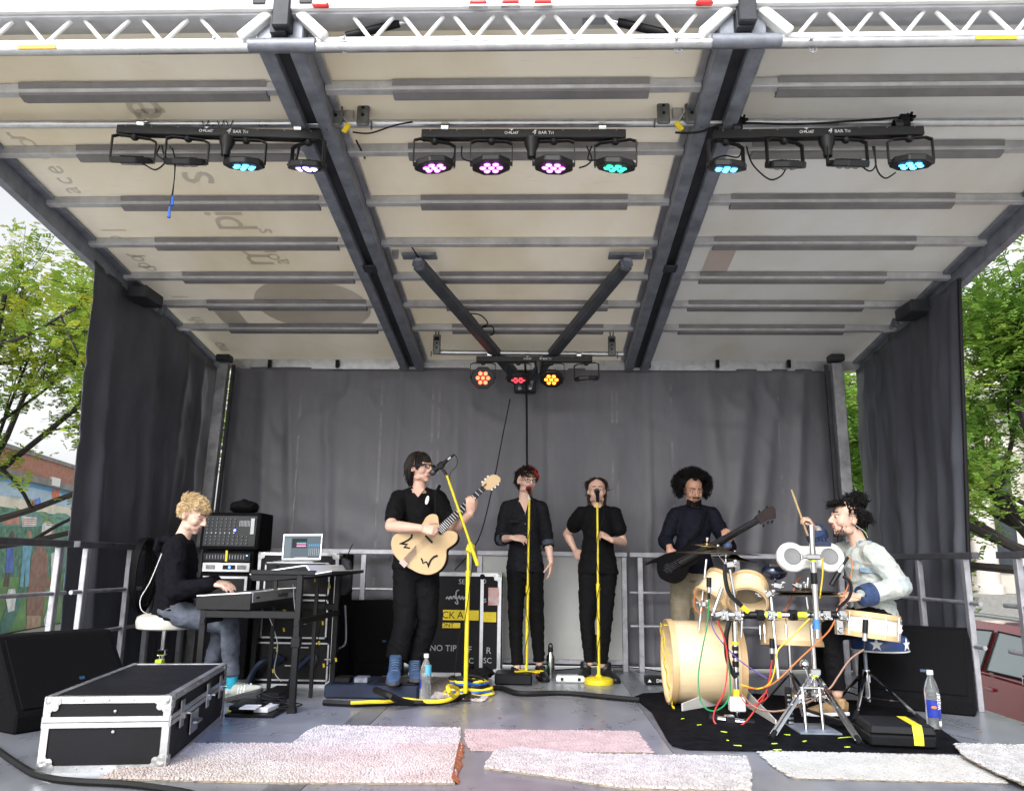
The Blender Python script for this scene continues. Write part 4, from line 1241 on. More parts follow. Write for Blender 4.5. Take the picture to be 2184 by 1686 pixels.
# ------------------------------------------------------------------ 3 singer with glasses
Ys = 7.10
J = dict(hipR=P(1102, 1208, Ys), hipL=P(1138, 1208, Ys), shR=P(1077, 1076, Ys), shL=P(1159, 1076, Ys + 0.02), neck=P(1120, 1062, Ys), head=P(1123, 1024, Ys - 0.03), face=V((0.42, -0.9, -0.10)),
         elR=P(1067, 1150, Ys + 0.02), wrR=P(1092, 1146, Ys - 0.2), elL=P(1168, 1152, Ys + 0.05), wrL=P(1175, 1198, Ys - 0.03),
         knR=P(1100, 1322, Ys - 0.06), anR=P(1103, 1420, Ys - 0.10), knL=P(1145, 1322, Ys - 0.02), anL=P(1150, 1412, Ys + 0.0))
D = dict(base=(J['hipR'].x, Ys, 0), J=J, skin=SKIN2, shirt=BLKCLOTH2, trousers=BLKCLOTH, sleeveR=0.62, sleeveL=0.56, sleeveg=1.15, sg=0.018, hem=0.10, hemw=0.008, brow=HAIRDK, hk=1.0, arm=0.88, tg=0.010, tlen=0.97, seed=8, bw=0.90, leg=0.95, collar=1,
         handR=((1, -0.25, -0.1), (0.15, 0.6, -0.75), (0.1, -0.5, 0.8), dict(curl=(26, 26, 28, 34), thumb=16, k=0.95)), handL=((0.02, -0.12, -1), (-0.85, 0.3, 0.0), (0.1, -1, 0), dict(curl=(18, 22, 24, 26), thumb=10, k=0.95)))
rt, body, sh, at, Mx, sr, up, shm, pel = person('person with short dark red-tipped hair and glasses singing, hand on the stand', D)
h = MB()
h.ell(at(0, -0.024, 0.040), 0.078, 0.090, 0.081, Mx, 18, 12)
mk = lambda d: (d.z > 0.35 and d.z > 0.66 * d.y) or (d.y < 0.0 and d.z > -0.55)
locks(h, at, Mx, 1.0, 900, mk, lambda d: 0.075 if d.x < 0.2 else 0.09, lambda d: (-0.9 if d.z > 0.3 else 0.2 * d.x, 0.25 if d.y > 0 else -0.2, -0.55), 0.008, 0.0040, 11, 0.3, 0.32, sides=4)
h.build('hair', HAIRDK, rt, smooth=True)
h = MB()
locks(h, at, Mx, 1.0, 90, lambda d: d.z > 0.45 and d.x < 0.0 and d.y > -0.2, lambda d: 0.07, lambda d: (-0.9, 0.35, -0.5), 0.008, 0.0040, 14, 0.4, 0.5, rad=(0.088, 0.106, 0.094))
h.build('dyed_hair', mat('red dyed hair', (0.45, 0.022, 0.012), 0.45, 0, 0.3, 60), rt, smooth=True)
gl = MB()
r_, u_ = Mx @ V((1, 0, 0)), Mx @ V((0, 0, 1))
for s in (-1, 1):
    c = at(s * 0.032, 0.103, -0.002)
    pts = [c + r_ * 0.022 * math.cos(i * 0.628) + u_ * 0.016 * math.sin(i * 0.628) for i in range(11)]
    gl.tube(pts, 0.0024, 5)
    gl.tube([at(s * 0.056, 0.098, 0.004), at(s * 0.083, 0.0, 0.002)], 0.002, 5)
gl.tube([at(-0.01, 0.106, 0.003), at(0, 0.109, 0.005), at(0.01, 0.106, 0.003)], 0.002, 5)
gl.build('glasses', BLACKP, rt)
CUFF = mat('faded blue grey cuff', (0.05, 0.06, 0.08), 0.85, 0, 0.2, 40)
for s_, t0 in (('R', 0.14), ('L', 0.06)):
    e, w_ = J['el' + s_], J['wr' + s_]
    MB().loft([(e.lerp(w_, t0 - 0.02), 0.056), (e.lerp(w_, t0 + 0.06), 0.060), (e.lerp(w_, t0 + 0.20), 0.054), (e.lerp(w_, t0 + 0.2), 0.04)], 14).build('rolled_cuff', CUFF, rt, smooth=True)
MB().prism([shm + up * 0.14 + V((-0.045, -0.076, 0)), shm + up * 0.14 + V((0.045, -0.076, 0)), shm - up * 0.10 + V((0.012, -0.128, 0))], (0, 0.02, 0)).build('neckline', SKIN2, rt)
for j in range(5):
    MB().ell(shm + up * (-0.12 - 0.16 * j) + V((0.01, -0.139 + 0.004 * j, 0)), 0.005, 0.004, 0.005, n=8, m=5).build('button', CHROME, rt)
MB().box(shm + up * -0.24 + V((-0.085, -0.128, 0)), (0.09, 0.012, 0.03)).build('pocket_flap', BLKCLOTH2, rt, bevel=0.004)
BLKSHOE = mat('black leather', (0.01, 0.01, 0.011), 0.4, 0, 0.2, 30)
shoe('shoe', BLKSHOE, BLACKP, rt, V((J['anR'].x, Ys - 0.04, 0.0)), V((J['anR'].x - 0.05, Ys - 0.32, 0.0)), high=0.05)
shoe('shoe', BLKSHOE, BLACKP, rt, V((J['anL'].x, Ys + 0.06, 0.0)), V((J['anL'].x + 0.05, Ys - 0.2, 0.0)), high=0.05)
# ------------------------------------------------------------------ 4 singer with long hair
Yt = 7.15
J = dict(hipR=P(1256, 1214, Yt), hipL=P(1294, 1214, Yt), shR=P(1236, 1090, Yt), shL=P(1314, 1090, Yt), neck=P(1273, 1072, Yt), head=P(1273, 1047, Yt - 0.02), face=V((-0.04, -0.97, 0.03)),
         elR=P(1209, 1138, Yt + 0.16), wrR=P(1226, 1172, Yt + 0.10), elL=P(1329, 1156, Yt + 0.0), wrL=P(1302, 1150, Yt - 0.18),
         knR=P(1252, 1322, Yt - 0.06), anR=P(1258, 1412, Yt - 0.04), knL=P(1290, 1322, Yt - 0.06), anL=P(1284, 1416, Yt - 0.06))
D = dict(base=(J['hipR'].x, Yt, 0), J=J, skin=SKIN1, shirt=BLKCLOTH, trousers=BLKCLOTH, sleeve=0.26, sleeveg=1.4, sg=0.020, hem=0.08, hemw=0.012, brow=HAIRBR, hk=0.99, arm=0.88, tg=0.010, tlen=0.98, seed=12, crew=1, bw=0.96, leg=1.02, mouth=0.006,
         handR=((0.5, 0.1, -0.8), (0.2, 0.9, 0.2), (0, -0.5, 0.6), dict(curl=(30, 32, 34, 36), k=0.92)), handL=((-0.8, -0.25, 0.45), (-0.4, 0.5, -0.5), (-0.2, -0.5, 0.8), dict(curl=(58, 62, 62, 60), thumb=20, k=0.92)))
rt, body, sh, at, Mx, sr, up, shm, pel = person('person with long brown hair in black t-shirt singing, arm behind back', D)
h = MB()
h.ell(at(0, -0.026, 0.042), 0.079, 0.086, 0.081, Mx, 18, 12)
mk = lambda d: (d.y < 0.60 and d.z > 0.78 * d.y + 0.20) or (d.y < -0.1 and d.z > -0.4)
locks(h, at, Mx, 1.0, 700, mk, lambda d: 0.11, lambda d: (0.55 * d.x + (0.25 if d.x > 0 else -0.25), -0.9, -0.35), 0.003, 0.0042, 21, 0.2, 0.06, sides=4)
locks(h, at, Mx, 1.0, 420, lambda d: d.y < 0.05 and -0.5 < d.z < 0.35, lambda d: 0.25, lambda d: (0.1 * d.x, -0.3, -1.0), 0.006, 0.0045, 22, 3.0, 0.04, seg=9, sides=4)
locks(h, at, Mx, 1.0, 160, lambda d: abs(d.x) > 0.72 and -0.5 < d.y < 0.1 and -0.5 < d.z < 0.3, lambda d: 0.21, lambda d: (0.25 * d.x, 0.30, -1.0), 0.006, 0.0045, 23, 2.0, 0.12, seg=9, sides=4)
h.build('hair', HAIRBR, rt, smooth=True)
shoe('ankle_boot', BLKSHOE, BLACKP, rt, V((J['anR'].x - 0.02, Yt + 0.02, 0.0)), V((J['anR'].x - 0.10, Yt - 0.24, 0.0)), high=0.09)
shoe('ankle_boot', BLKSHOE, BLACKP, rt, V((J['anL'].x + 0.02, Yt + 0.0, 0.0)), V((J['anL'].x + 0.10, Yt - 0.24, 0.0)), high=0.09)
# ------------------------------------------------------------------ 5 bass player
Yb_ = 7.12
J = dict(hipR=P(1454, 1214, Yb_), hipL=P(1494, 1214, Yb_), shR=P(1436, 1090, Yb_), shL=P(1524, 1090, Yb_), neck=P(1480, 1072, Yb_), head=P(1478, 1044, Yb_ - 0.05), face=V((0.10, -0.93, -0.30)),
         elR=P(1418, 1152, Yb_ - 0.02), wrR=P(1428, 1168, Yb_ - 0.26), elL=P(1556, 1168, Yb_ - 0.04), wrL=P(1550, 1160, Yb_ - 0.27),
         knR=P(1452, 1325, Yb_ - 0.05), anR=P(1466, 1410, Yb_), knL=P(1500, 1325, Yb_ - 0.05), anL=P(1508, 1410, Yb_))
NAVY = mat('dark navy shirt', (0.007, 0.008, 0.016), 0.8, 0, 0.25, 30, 0.2, 260, spec=0.15)
KHAKI = mat('khaki cotton', (0.20, 0.17, 0.115), 0.85, 0, 0.2, 12, 0.25, 200)
D = dict(base=(J['hipR'].x, Yb_, 0), J=J, skin=SKIN3, shirt=NAVY, trousers=KHAKI, sleeveR=0.9, sleeveL=0.72, sg=0.02, hem=0.06, brow=HAIRBK, hk=1.04, tg=0.026, seed=15, bw=1.06, belly=1.08, collar=1, flare=0.008,
         handR=((0.12, -0.35, -0.9), (0.2, 0.9, -0.3), (0.8, -0.2, 0.2), dict(curl=(34, 38, 40, 40), thumb=20)), handL=((-0.05, -0.1, 1), (0.1, 1, 0.15), (0.7, 0.2, 0.2), dict(curl=(40, 42, 42, 42), thumb=12)))
rt, body, sh, at, Mx, sr, up, shm, pel = person('person with big dark curly hair and beard playing the black bass', D)
h = MB()
h.ell(at(0, -0.055, 0.060), 0.120, 0.095, 0.105, Mx, 18, 12)
rnd = random.Random(5)
for i in range(1700):
    z, a = rnd.uniform(-0.75, 1), rnd.uniform(0, 6.283)
    q = math.sqrt(1 - z * z)
    dl = V((q * math.cos(a), q * math.sin(a), z))
    if dl.y > 0.30 and z < 0.56 and abs(dl.x) < 0.66 + 0.1 * z:
        continue
    rr = rnd.uniform(0.80, 1.05)
    p = V((0, -0.03, 0.035)) + V((dl.x * 0.165, dl.y * 0.14, dl.z * 0.145)) * rr
    o1 = dl.orthogonal().normalized()
    o2 = dl.cross(o1)
    ph = rnd.uniform(0, 6.28)
    pts = []
    for j in range(7):
        t = j / 6
        pts.append((at(*(p + dl * (t * 0.028 - 0.012) + (o1 * math.cos(ph + t * 8) + o2 * math.sin(ph + t * 8)) * 0.012)[:]), 0.0026 * (1 - 0.5 * t)))
    h.loft(pts, 4)
h.build('hair', HAIRBK, rt, smooth=True)
bd = MB()
for i in range(260):
    a = rnd.uniform(-1.25, 1.25)
    z = rnd.uniform(-0.118, -0.066)
    x = math.sin(a) * 0.064
    y = 0.026 + math.cos(a) * 0.064
    if abs(x) < 0.018 and -0.074 < z:
        continue
    p = V((x, y, z))
    dn = V((x * 3, 0.3, -1)).normalized()
    bd.loft([(at(*p[:]), 0.0035), (at(*(p + dn * 0.008)[:]), 0.0028), (at(*(p + dn * 0.015)[:]), 0.001)], 4)
for i in range(30):
    x = rnd.uniform(-0.026, 0.026)
    p = V((x, 0.0985 - abs(x) * 0.3, -0.043))
    bd.loft([(at(*p[:]), 0.003), (at(*(p + V((x * 0.3, 0.003, -0.009)))[:]), 0.001)], 4)
bd.build('beard', HAIRBK, rt, smooth=True)
e, w_ = J['elL'], J['wrL']
MB().loft([(w_ + V((0, 0, -0.02)), 0.036), (w_ + V((0, 0, 0.005)), 0.037), (w_ + V((0, 0, 0.02)), 0.033)], 14).build('wristband', mat('blue white wristband', (0.08, 0.15, 0.32), 0.8), rt, smooth=True)
shoe('shoe', BLKSHOE, BLACKP, rt, V((J['anR'].x, Yb_ + 0.06, 0.0)), V((J['anR'].x - 0.03, Yb_ - 0.2, 0.0)))
shoe('shoe', BLKSHOE, BLACKP, rt, V((J['anL'].x, Yb_ + 0.06, 0.0)), V((J['anL'].x + 0.03, Yb_ - 0.2, 0.0)))
# ------------------------------------------------------------------ 6 drummer, seated, facing left
Yd = 5.75
J = dict(hipL=P(1876, 1318, Yd - 0.09), hipR=P(1866, 1312, Yd + 0.10), shL=P(1864, 1172, Yd - 0.18), shR=P(1814, 1166, Yd + 0.19), neck=P(1836, 1145, Yd), head=P(1808, 1106, Yd), face=V((-0.97, -0.08, 0.10)),
         elL=P(1924, 1250, Yd - 0.22), wrL=P(1832, 1272, Yd - 0.30), elR=P(1758, 1186, Yd + 0.30), wrR=P(1738, 1128, Yd + 0.12),
         knL=P(1772, 1345, Yd - 0.20), anL=P(1786, 1478, Yd - 0.22), knR=P(1756, 1335, Yd + 0.22), anR=P(1748, 1470, Yd + 0.2))
DENIM = mat('bleached denim', (0.47, 0.47, 0.415), 0.85, 0, 0.22, 9, 0.35, 160, c2=(0.26, 0.32, 0.35), spec=0.15)
D = dict(base=(J['hipL'].x, Yd, 0), J=J, skin=SKIN1, shirt=DENIM, trousers=BLKCLOTH, sleeve=0.92, sg=0.026, hem=0.02, brow=HAIRBK, hk=1.12, wr=0.010, tg=0.016, seed=19, collar=1, shirtname='denim_jacket',
         handL=((-1, -0.05, -0.05), (0.1, 0.6, -0.7), (0, -0.4, 0.9), dict(curl=(58, 60, 62, 62), thumb=18)), handR=((-0.55, -0.25, 0.8), (-0.65, 0.2, -0.5), (-0.2, -0.8, 0.2), dict(curl=(58, 60, 60, 60), thumb=18)))
rt, body, sh, at, Mx, sr, up, shm, pel = person('person in bleached denim jacket drumming with one stick raised', D)
h = MB()
h.ell(at(0, -0.026, 0.042), 0.084, 0.094, 0.084, Mx, 18, 12)
mk = lambda d: (d.z > 0.3 and d.z > 0.7 * d.y) or (d.y < -0.05 and d.z > -0.6)
locks(h, at, Mx, 1.08, 1300, mk, lambda d: 0.075 if d.z > 0.1 else 0.04, lambda d: (0.3 * d.x, -0.2 if d.y < 0.5 else 0.7, 0.4 if d.z > 0.4 else -0.8), 0.014, 0.0036, 31, 0.25, 0.7, sides=4)
h.build('hair', HAIRBK, rt, smooth=True)
bd = MB()
for i in range(420):
    a = rnd.uniform(-1.5, 1.5)
    z = rnd.uniform(-0.112, -0.045)
    x = math.sin(a) * 0.052
    y = 0.022 + math.cos(a) * 0.058
    if abs(x) < 0.02 and -0.070 < z < -0.04:
        continue
    if z > -0.07 and abs(x) < 0.038:
        continue
    p = V((x, y, z))
    bd.loft([(at(*p[:]), 0.002), (at(*(p + V((x * 0.2, 0.004, -0.007)))[:]), 0.0008)], 3)
bd.build('stubble', HAIRBK, rt, smooth=True)
NVY = mat('indigo denim lining', (0.025, 0.05, 0.13), 0.85, 0, 0.3, 20, 0.2, 200)
for s_ in 'LR':
    e, w_ = J['el' + s_], J['wr' + s_]
    MB().loft([(e.lerp(w_, 0.68), 0.060), (e.lerp(w_, 0.70), 0.076), (e.lerp(w_, 0.82), 0.074), (e.lerp(w_, 0.96), 0.066), (e.lerp(w_, 0.96), 0.036)], 16).build('turned_cuff', NVY, rt, smooth=True)
# jacket collar, chest pocket and seams
fx = V((-1, -0.1, 0)).normalized()
cl = MB()
nb = shm + up * 0.12
cl.loft([(nb + fx * (-0.07 * math.cos(-2.2 + 4.4 * i / 12)) + V((0, 1, 0)) * 0.085 * math.sin(-2.2 + 4.4 * i / 12) + V((0, 0, 0.0)), 0.016, 0.035, V((0, 0, 1)).cross(V((0, 1, 0)))) for i in range(13)], 10)
remeshed(cl, 'collar', mat('mid blue denim', (0.20, 0.29, 0.38), 0.85, 0, 0.3, 20, 0.2, 200), rt, 0.008, 2)
q = shm - up * 0.28 + fx * 0.06 - V((0, 0.150, 0))
MB().box(q, (0.10, 0.02, 0.03), Matrix.Rotation(0.15, 3, 'Y')).build('pocket_flap', mat('mid blue denim', (0.2, 0.29, 0.38)), rt, bevel=0.004)
MB().tube([shm + up * 0.06 + V((0.03, -0.13, 0)), shm - up * 0.2 + V((0.04, -0.165, 0)), shm - up * 0.55 + V((0.02, -0.15, 0))], 0.004, 5, 4).build('jacket_seam', mat('mid blue denim', (0.2, 0.29, 0.38)), rt)
TAN = mat('tan suede', (0.32, 0.20, 0.09), 0.85, 0, 0.2, 20, 0.2, 200)
shoe('shoe', TAN, WHITEP, rt, V((J['anL'].x + 0.06, Yd - 0.22, 0.02)), V((J['anL'].x - 0.2, Yd - 0.26, 0.02)), high=0.05)
shoe('shoe', TAN, WHITEP, rt, V((J['anR'].x + 0.05, Yd + 0.2, 0.06)), V((J['anR'].x - 0.22, Yd + 0.16, 0.05)), high=0.02)
# sticks
WOODL = mat('pale wood', (0.60, 0.42, 0.22), 0.5, 0, 0.12, 10, 0.05, 40, stretch=(1, 1, 8))
a, b_ = P(1716, 1122, Yd + 0.10), P(1688, 1044, Yd + 0.02)
st = MB().loft([(a - (b_ - a) * 0.25, 0.0075), (a, 0.0078), (a.lerp(b_, 0.8), 0.0075), (b_, 0.005)], 10).build('drumstick', WOODL, None, smooth=True)
tag(st, 'pale drumstick held high in the raised hand', 'drumstick')
a, b_ = P(1836, 1274, Yd - 0.33), P(1752, 1266, Yd - 0.28)
st = MB().loft([(a, 0.0078), (a.lerp(b_, 0.8), 0.0075), (b_, 0.005)], 10).build('drumstick', WOODL, None, smooth=True)
tag(st, 'pale drumstick held low over the hi-hat', 'drumstick')
# ================================================================== instruments and gear
def Z3(x, y, Y): return P(739.8 + 0.2106 * x, 917.4 + 0.2106 * y, Y)      # guitarist close-up
def Z4(x, y, Y): return P(739.8 + 0.2106 * x, 1183.7 + 0.2106 * y, Y)     # feet and cases
def Z6(x, y, Y): return P(1331.7 + 0.31583 * x, 947.0 + 0.31583 * y, Y)   # bass player close-up
def Z2(x, y, Y): return P(266.3 + 0.316 * x, 1006.2 + 0.316 * y, Y)       # keyboard corner
def K(x, y, Y): return P(1390.9 + 0.35106 * x, 1006.2 + 0.35106 * y, Y)   # drum corner
MAPLE = mat('blond spruce top', (0.60, 0.43, 0.235), 0.28, 0, 0.06, 3, 0.0, 30, coat=0.4)
DARKW = mat('dark rosewood', (0.025, 0.014, 0.010), 0.55, 0, 0.3, 12, spec=0.15)
# ------------------------------------------------------------------ blond hollow body guitar
gy = 6.02
rt = thing('guitar', 'blond hollow body guitar with black W shaped sound holes', 'guitar', Z3(770, 1200, gy))
out = [(445, 1150), (455, 1100), (490, 1050), (560, 1030), (640, 1010), (720, 985), (765, 940), (800, 880), (850, 848), (900, 850), (925, 880), (930, 930), (950, 985), (990, 1015), (1060, 1015), (1110, 1040), (1122, 1080), (1105, 1130), (1060, 1170), (1012, 1205), (1008, 1260), (1000, 1320), (965, 1390), (900, 1440), (820, 1462), (730, 1445), (640, 1400), (560, 1345), (490, 1275), (455, 1210)]
oy = lambda x, y: gy + 0.00018 * (x - 770) + 0.00006 * (y - 1200)
pts = [Z3(x, y, oy(x, y)) for x, y in out]
pts = spline(pts + [pts[0]], 3)[:-1]
gb = MB().prism([p + V((0, 0.012, 0)) for p in pts], (0.01, 0.055, -0.01)).build('guitar_side', DARKW, rt, bevel=0.004)
top = MB().prism(pts, (0.0005, 0.0115, 0)).build('guitar_top', MAPLE, rt, bevel=0.003)
INKB = mat('black lacquer', (0.008, 0.007, 0.007), 0.5, spec=0.2)
def ribbon(ps, ws, m, name, parent, Yo=-0.003):
    b = MB()
    pp = [Z3(x, y, oy(x, y) + Yo) for x, y in ps]
    q = []
    for i, p in enumerate(pp):
        t = (pp[min(i + 1, len(pp) - 1)] - pp[max(i - 1, 0)]).normalized()
        n = V((-t.z, 0, t.x))
        q.append((p, 0.0022, ws[i] * 0.00078 / 2 * 1.25, V((0, 1, 0))))
    b.loft(q, 8)
    b.build(name, m, parent, smooth=True)
ribbon([(660, 1050), (652, 1085), (620, 1110), (570, 1135), (530, 1146)], [16, 16, 14, 12, 4], INKB, 'sound_hole', top)
ribbon([(530, 1146), (580, 1150), (612, 1150), (590, 1172), (572, 1188)], [4, 12, 14, 10, 4], INKB, 'sound_hole', top)
ribbon([(572, 1188), (600, 1184), (638, 1192)], [4, 10, 10], INKB, 'sound_hole', top)
ribbon([(920, 1266), (880, 1280), (850, 1310), (832, 1350), (825, 1390)], [16, 16, 14, 14, 4], INKB, 'sound_hole', top)
ribbon([(825, 1390), (818, 1350), (805, 1330), (785, 1335), (765, 1350)], [4, 10, 12, 10, 4], INKB, 'sound_hole', top)
ribbon([(768, 1350), (766, 1320), (752, 1292)], [4, 12, 10], INKB, 'sound_hole', top)
a, b_ = Z3(950, 1005, oy(950, 1005) - 0.004), Z3(1390, 575, oy(1390, 575) + 0.03)
d = (b_ - a).normalized()
wv = d.cross(V((0, 1, 0))).normalized()
nk = MB().loft([(a - d * 0.02 + V((0, 0.012, 0)), 0.028, 0.018, wv), (b_ + V((0, 0.012, 0)), 0.021, 0.016, wv)], 12).build('neck', DARKW, rt, smooth=True)
fb = MB().prism([a - d * 0.03 - wv * 0.028, a - d * 0.03 + wv * 0.028, b_ + wv * 0.021, b_ - wv * 0.021], (0, -0.006, 0)).build('fingerboard', INKB, rt)
Ln = (b_ - a).length
for i in range(1, 21):
    t = 1 - 0.944 ** i
    t = t / (1 - 0.944 ** 21)
    p = b_.lerp(a - d * 0.02, t)
    wd = 0.021 + 0.007 * t
    MB().box(p + V((0, -0.0068, 0)), (0.003, 2 * wd, 0.002), rotm(d, wv)).build('fret', ALU, fb)
hs_ = [(1370, 560), (1362, 545), (1420, 475), (1475, 445), (1520, 450), (1556, 480), (1556, 515), (1500, 570), (1440, 605), (1400, 600)]
hp = MB().prism([Z3(x, y, oy(x, y) + 0.022) for x, y in hs_], (0, 0.014, 0)).build('headstock', MAPLE, rt, bevel=0.002)
for i, (x, y) in enumerate(((1372, 522), (1400, 494), (1428, 466), (1468, 598), (1500, 575), (1530, 548))):
    MB().ell(Z3(x, y, oy(x, y) + 0.028), 0.009, 0.007, 0.008, n=10, m=6).build('tuning_peg', WHITEP, hp, smooth=True)
MB().box(Z3(1395, 556, oy(1395, 556) + 0.019), (0.035, 0.006, 0.018), rotm(d, wv)).build('truss_cover', INKB, hp)
tp = MB()
a2 = Z3(575, 1345, oy(575, 1345) - 0.006)
for j in range(6):
    o_ = V((0, 0, 0)) + wv * (-0.022 + 0.0088 * j)
    tp.tube([a2 + o_, Z3(700, 1205, oy(700, 1205) - 0.008) + o_ * (1.0) + d * (0.02 * (j - 2.5) * 0.4)], 0.0022, 5)
tp.box(a2, (0.04, 0.055, 0.008), rotm(d, wv))
tp.build('tailpiece', mat('antique bronze', (0.30, 0.24, 0.22), 0.35, 0.8), rt)
MB().box(Z3(830, 1100, oy(830, 1100) - 0.006), (0.014, 0.075, 0.012), rotm(d, wv)).build('bridge', INKB, rt, bevel=0.002)
st = MB()
for j in range(6):
    st.tube([Z3(690, 1220, oy(690, 1220) - 0.010) + wv * (-0.022 + 0.0088 * j), b_ + wv * (-0.016 + 0.0064 * j) + V((0, -0.010, 0))], 0.0008, 3)
st.build('strings', ALU, rt)
tg_ = MB().tube([Z3(940, 560, Yg - 0.12), Z3(905, 640, Yg - 0.155), Z3(900, 800, Yg - 0.17), Z3(880, 900, gy + 0.04)], 0.012, 8, 5).build('strap', BLKCLOTH, rt)
# ------------------------------------------------------------------ black bass guitar
by_ = 6.78
rt = thing('bass_guitar', 'black bass guitar with dark red headstock', 'guitar', Z6(330, 820, by_))
out = [(225, 800), (225, 850), (245, 900), (300, 932), (350, 938), (400, 915), (430, 870), (445, 830), (500, 800), (520, 770), (500, 755), (455, 745), (450, 700), (455, 650), (440, 640), (415, 690), (350, 720), (290, 735), (245, 755), (190, 780), (150, 805), (145, 815), (190, 800)]
pts = [Z6(x, y, by_) for x, y in out]
MB().prism(spline(pts + [pts[0]], 3)[:-1], (0, 0.045, 0)).build('bass_body', mat('black gloss', (0.004, 0.0035, 0.004), 0.5, spec=0.05), rt, bevel=0.004)
a, b_ = Z6(440, 770, by_ - 0.004), Z6(905, 510, by_ + 0.03)
d = (b_ - a).normalized()
wv = d.cross(V((0, 1, 0))).normalized()
MB().loft([(a - d * 0.1, 0.034, 0.014, wv), (b_, 0.026, 0.013, wv)], 12).build('neck', INKB, rt, smooth=True)
hp = MB().prism([Z6(x, y, by_ + 0.03) for x, y in ((890, 520), (880, 490), (960, 430), (1000, 418), (1022, 440), (1024, 500), (975, 505), (925, 540))], (0, 0.016, 0)).build('headstock', mat('dark red wood', (0.018, 0.005, 0.004), 0.6, 0, 0.3, 12), rt, bevel=0.002)
for x, y in ((910, 455), (940, 452), (962, 425), (940, 548), (970, 528), (998, 522)):
    MB().box(Z6(x, y, by_ + 0.04), (0.016, 0.008, 0.026), Matrix.Rotation(0.5, 3, 'Y')).build('tuning_peg', BLACKM, hp, bevel=0.003)
st = MB()
for j in range(4):
    st.tube([Z6(270, 850, by_ - 0.012) + wv * (-0.024 + 0.016 * j), b_ + wv * (-0.018 + 0.012 * j) + V((0, -0.015, 0))], 0.0012, 3)
st.build('strings', STEEL, rt)
MB().box(Z6(300, 835, by_ - 0.006), (0.03, 0.08, 0.014), rotm(d, wv)).build('bridge', BLACKM, rt)
MB().tube([Z6(455, 650, by_ + 0.02), Z6(520, 560, Yb_ - 0.15), Z6(545, 430, Yb_ - 0.12)], 0.014, 8, 5).build('strap', BLKCLOTH, rt)
# ------------------------------------------------------------------ microphone stands
MIC = mat('dark mic grille', (0.10, 0.10, 0.11), 0.4, 0.8, 0.2, 200, 0.4, 300)
def mic(parent, tip, d, red=False, wired=True):
    d = V(d).normalized()
    m = MB().lathe(tip, [(0.0, -0.024), (0.014, -0.021), (0.024, -0.006), (0.026, 0.004), (0.024, 0.016), (0.019, 0.022)], 16, d).build('mic_grille', mat('red-lit black grille', (0.20, 0.012, 0.012), 0.8) if red else MIC, parent, smooth=True)  # red: a black mic whose red stage light is painted into the grille
    MB().lathe(tip, [(0.0192, 0.02), (0.0195, 0.035), (0.017, 0.05), (0.012, 0.16), (0.0, 0.162)], 14, d).build('mic_body', BLACKM, parent, smooth=True)
    return m
# boom stand of the guitarist
sy = 6.02
rt = thing('microphone_stand', 'yellow boom microphone stand in front of the guitarist', 'mic stand', (G(992, 1440).x, sy, 0), 'yellow microphone stands')
b0 = V((Z4(1205, 1220, sy).x, sy, 0.0))
b1 = Z3(1232, 1180, sy)
MB().cyl(b0, Z3(1228, 1430, sy), 0.016, n=14).build('lower_tube', YELLOW, rt, smooth=True)
MB().cyl(Z3(1228, 1420, sy), b1, 0.011, n=12).build('upper_tube', YELLOW, rt, smooth=True)
MB().cyl(Z3(1228, 1465, sy), Z3(1228, 1420, sy), 0.020, n=14).build('clutch', YELLOW, rt, smooth=True)
e0, e1 = Z3(1325, 1365, sy - 0.04), Z3(1012, 455, sy - 0.11)
MB().cyl(e0, e0.lerp(e1, 0.25), 0.0145, n=12).build('boom_counterweight', YELLOW, rt, smooth=True)
MB().cyl(e0.lerp(e1, 0.2), e1, 0.0095, n=12).build('boom_arm', YELLOW, rt, smooth=True)
MB().box(b1.lerp(e0.lerp(e1, 0.18), 0.5), (0.055, 0.035, 0.065), Matrix.Rotation(0.4, 3, 'Y')).build('boom_joint', YELLOW, rt, bevel=0.01)
MB().cyl(e1, Z3(970, 395, sy - 0.09), 0.010, 0.012, 10).build('clip_neck', BLACKM, rt)
m0 = Z3(868, 425, sy - 0.04)
dm = Z3(1060, 265, sy - 0.10) - m0
mic(rt, m0, dm)
MB().box(m0 + dm.normalized() * 0.085, (0.05, 0.03, 0.05), rotm(dm, (0, 1, 0))).build('mic_clip', BLACKM, rt, bevel=0.006)
MB().cyl(m0 + dm.normalized() * 0.16, m0 + dm.normalized() * 0.19, 0.011, n=10).build('mic_plug', CHROME, rt)
MB().cyl(m0 + dm.normalized() * 0.19, m0 + dm.normalized() * 0.225, 0.010, 0.005, 10).build('mic_plug_boot', RUBBER, rt)
MB().tube([m0 + dm.normalized() * 0.22, Z3(1115, 280, sy - 0.05), Z3(1110, 360, sy - 0.05), Z3(1040, 480, sy - 0.045), Z3(1130, 830, sy - 0.03), Z3(1225, 1110, sy - 0.03), Z3(1270, 1290, sy - 0.02), Z4(1255, 230, sy - 0.025), Z4(1190, 680, sy - 0.03), Z4(1130, 850, sy - 0.05), Z4(1090, 1220, sy - 0.05)], 0.0028, 5, 6).build('mic_cable', RUBBER, rt)
MB().lathe(b0, [(0.0, 0.0), (0.13, 0.0), (0.13, 0.012), (0.03, 0.03), (0.0, 0.03)], 20).build('base', BLACKM, rt, smooth=True)
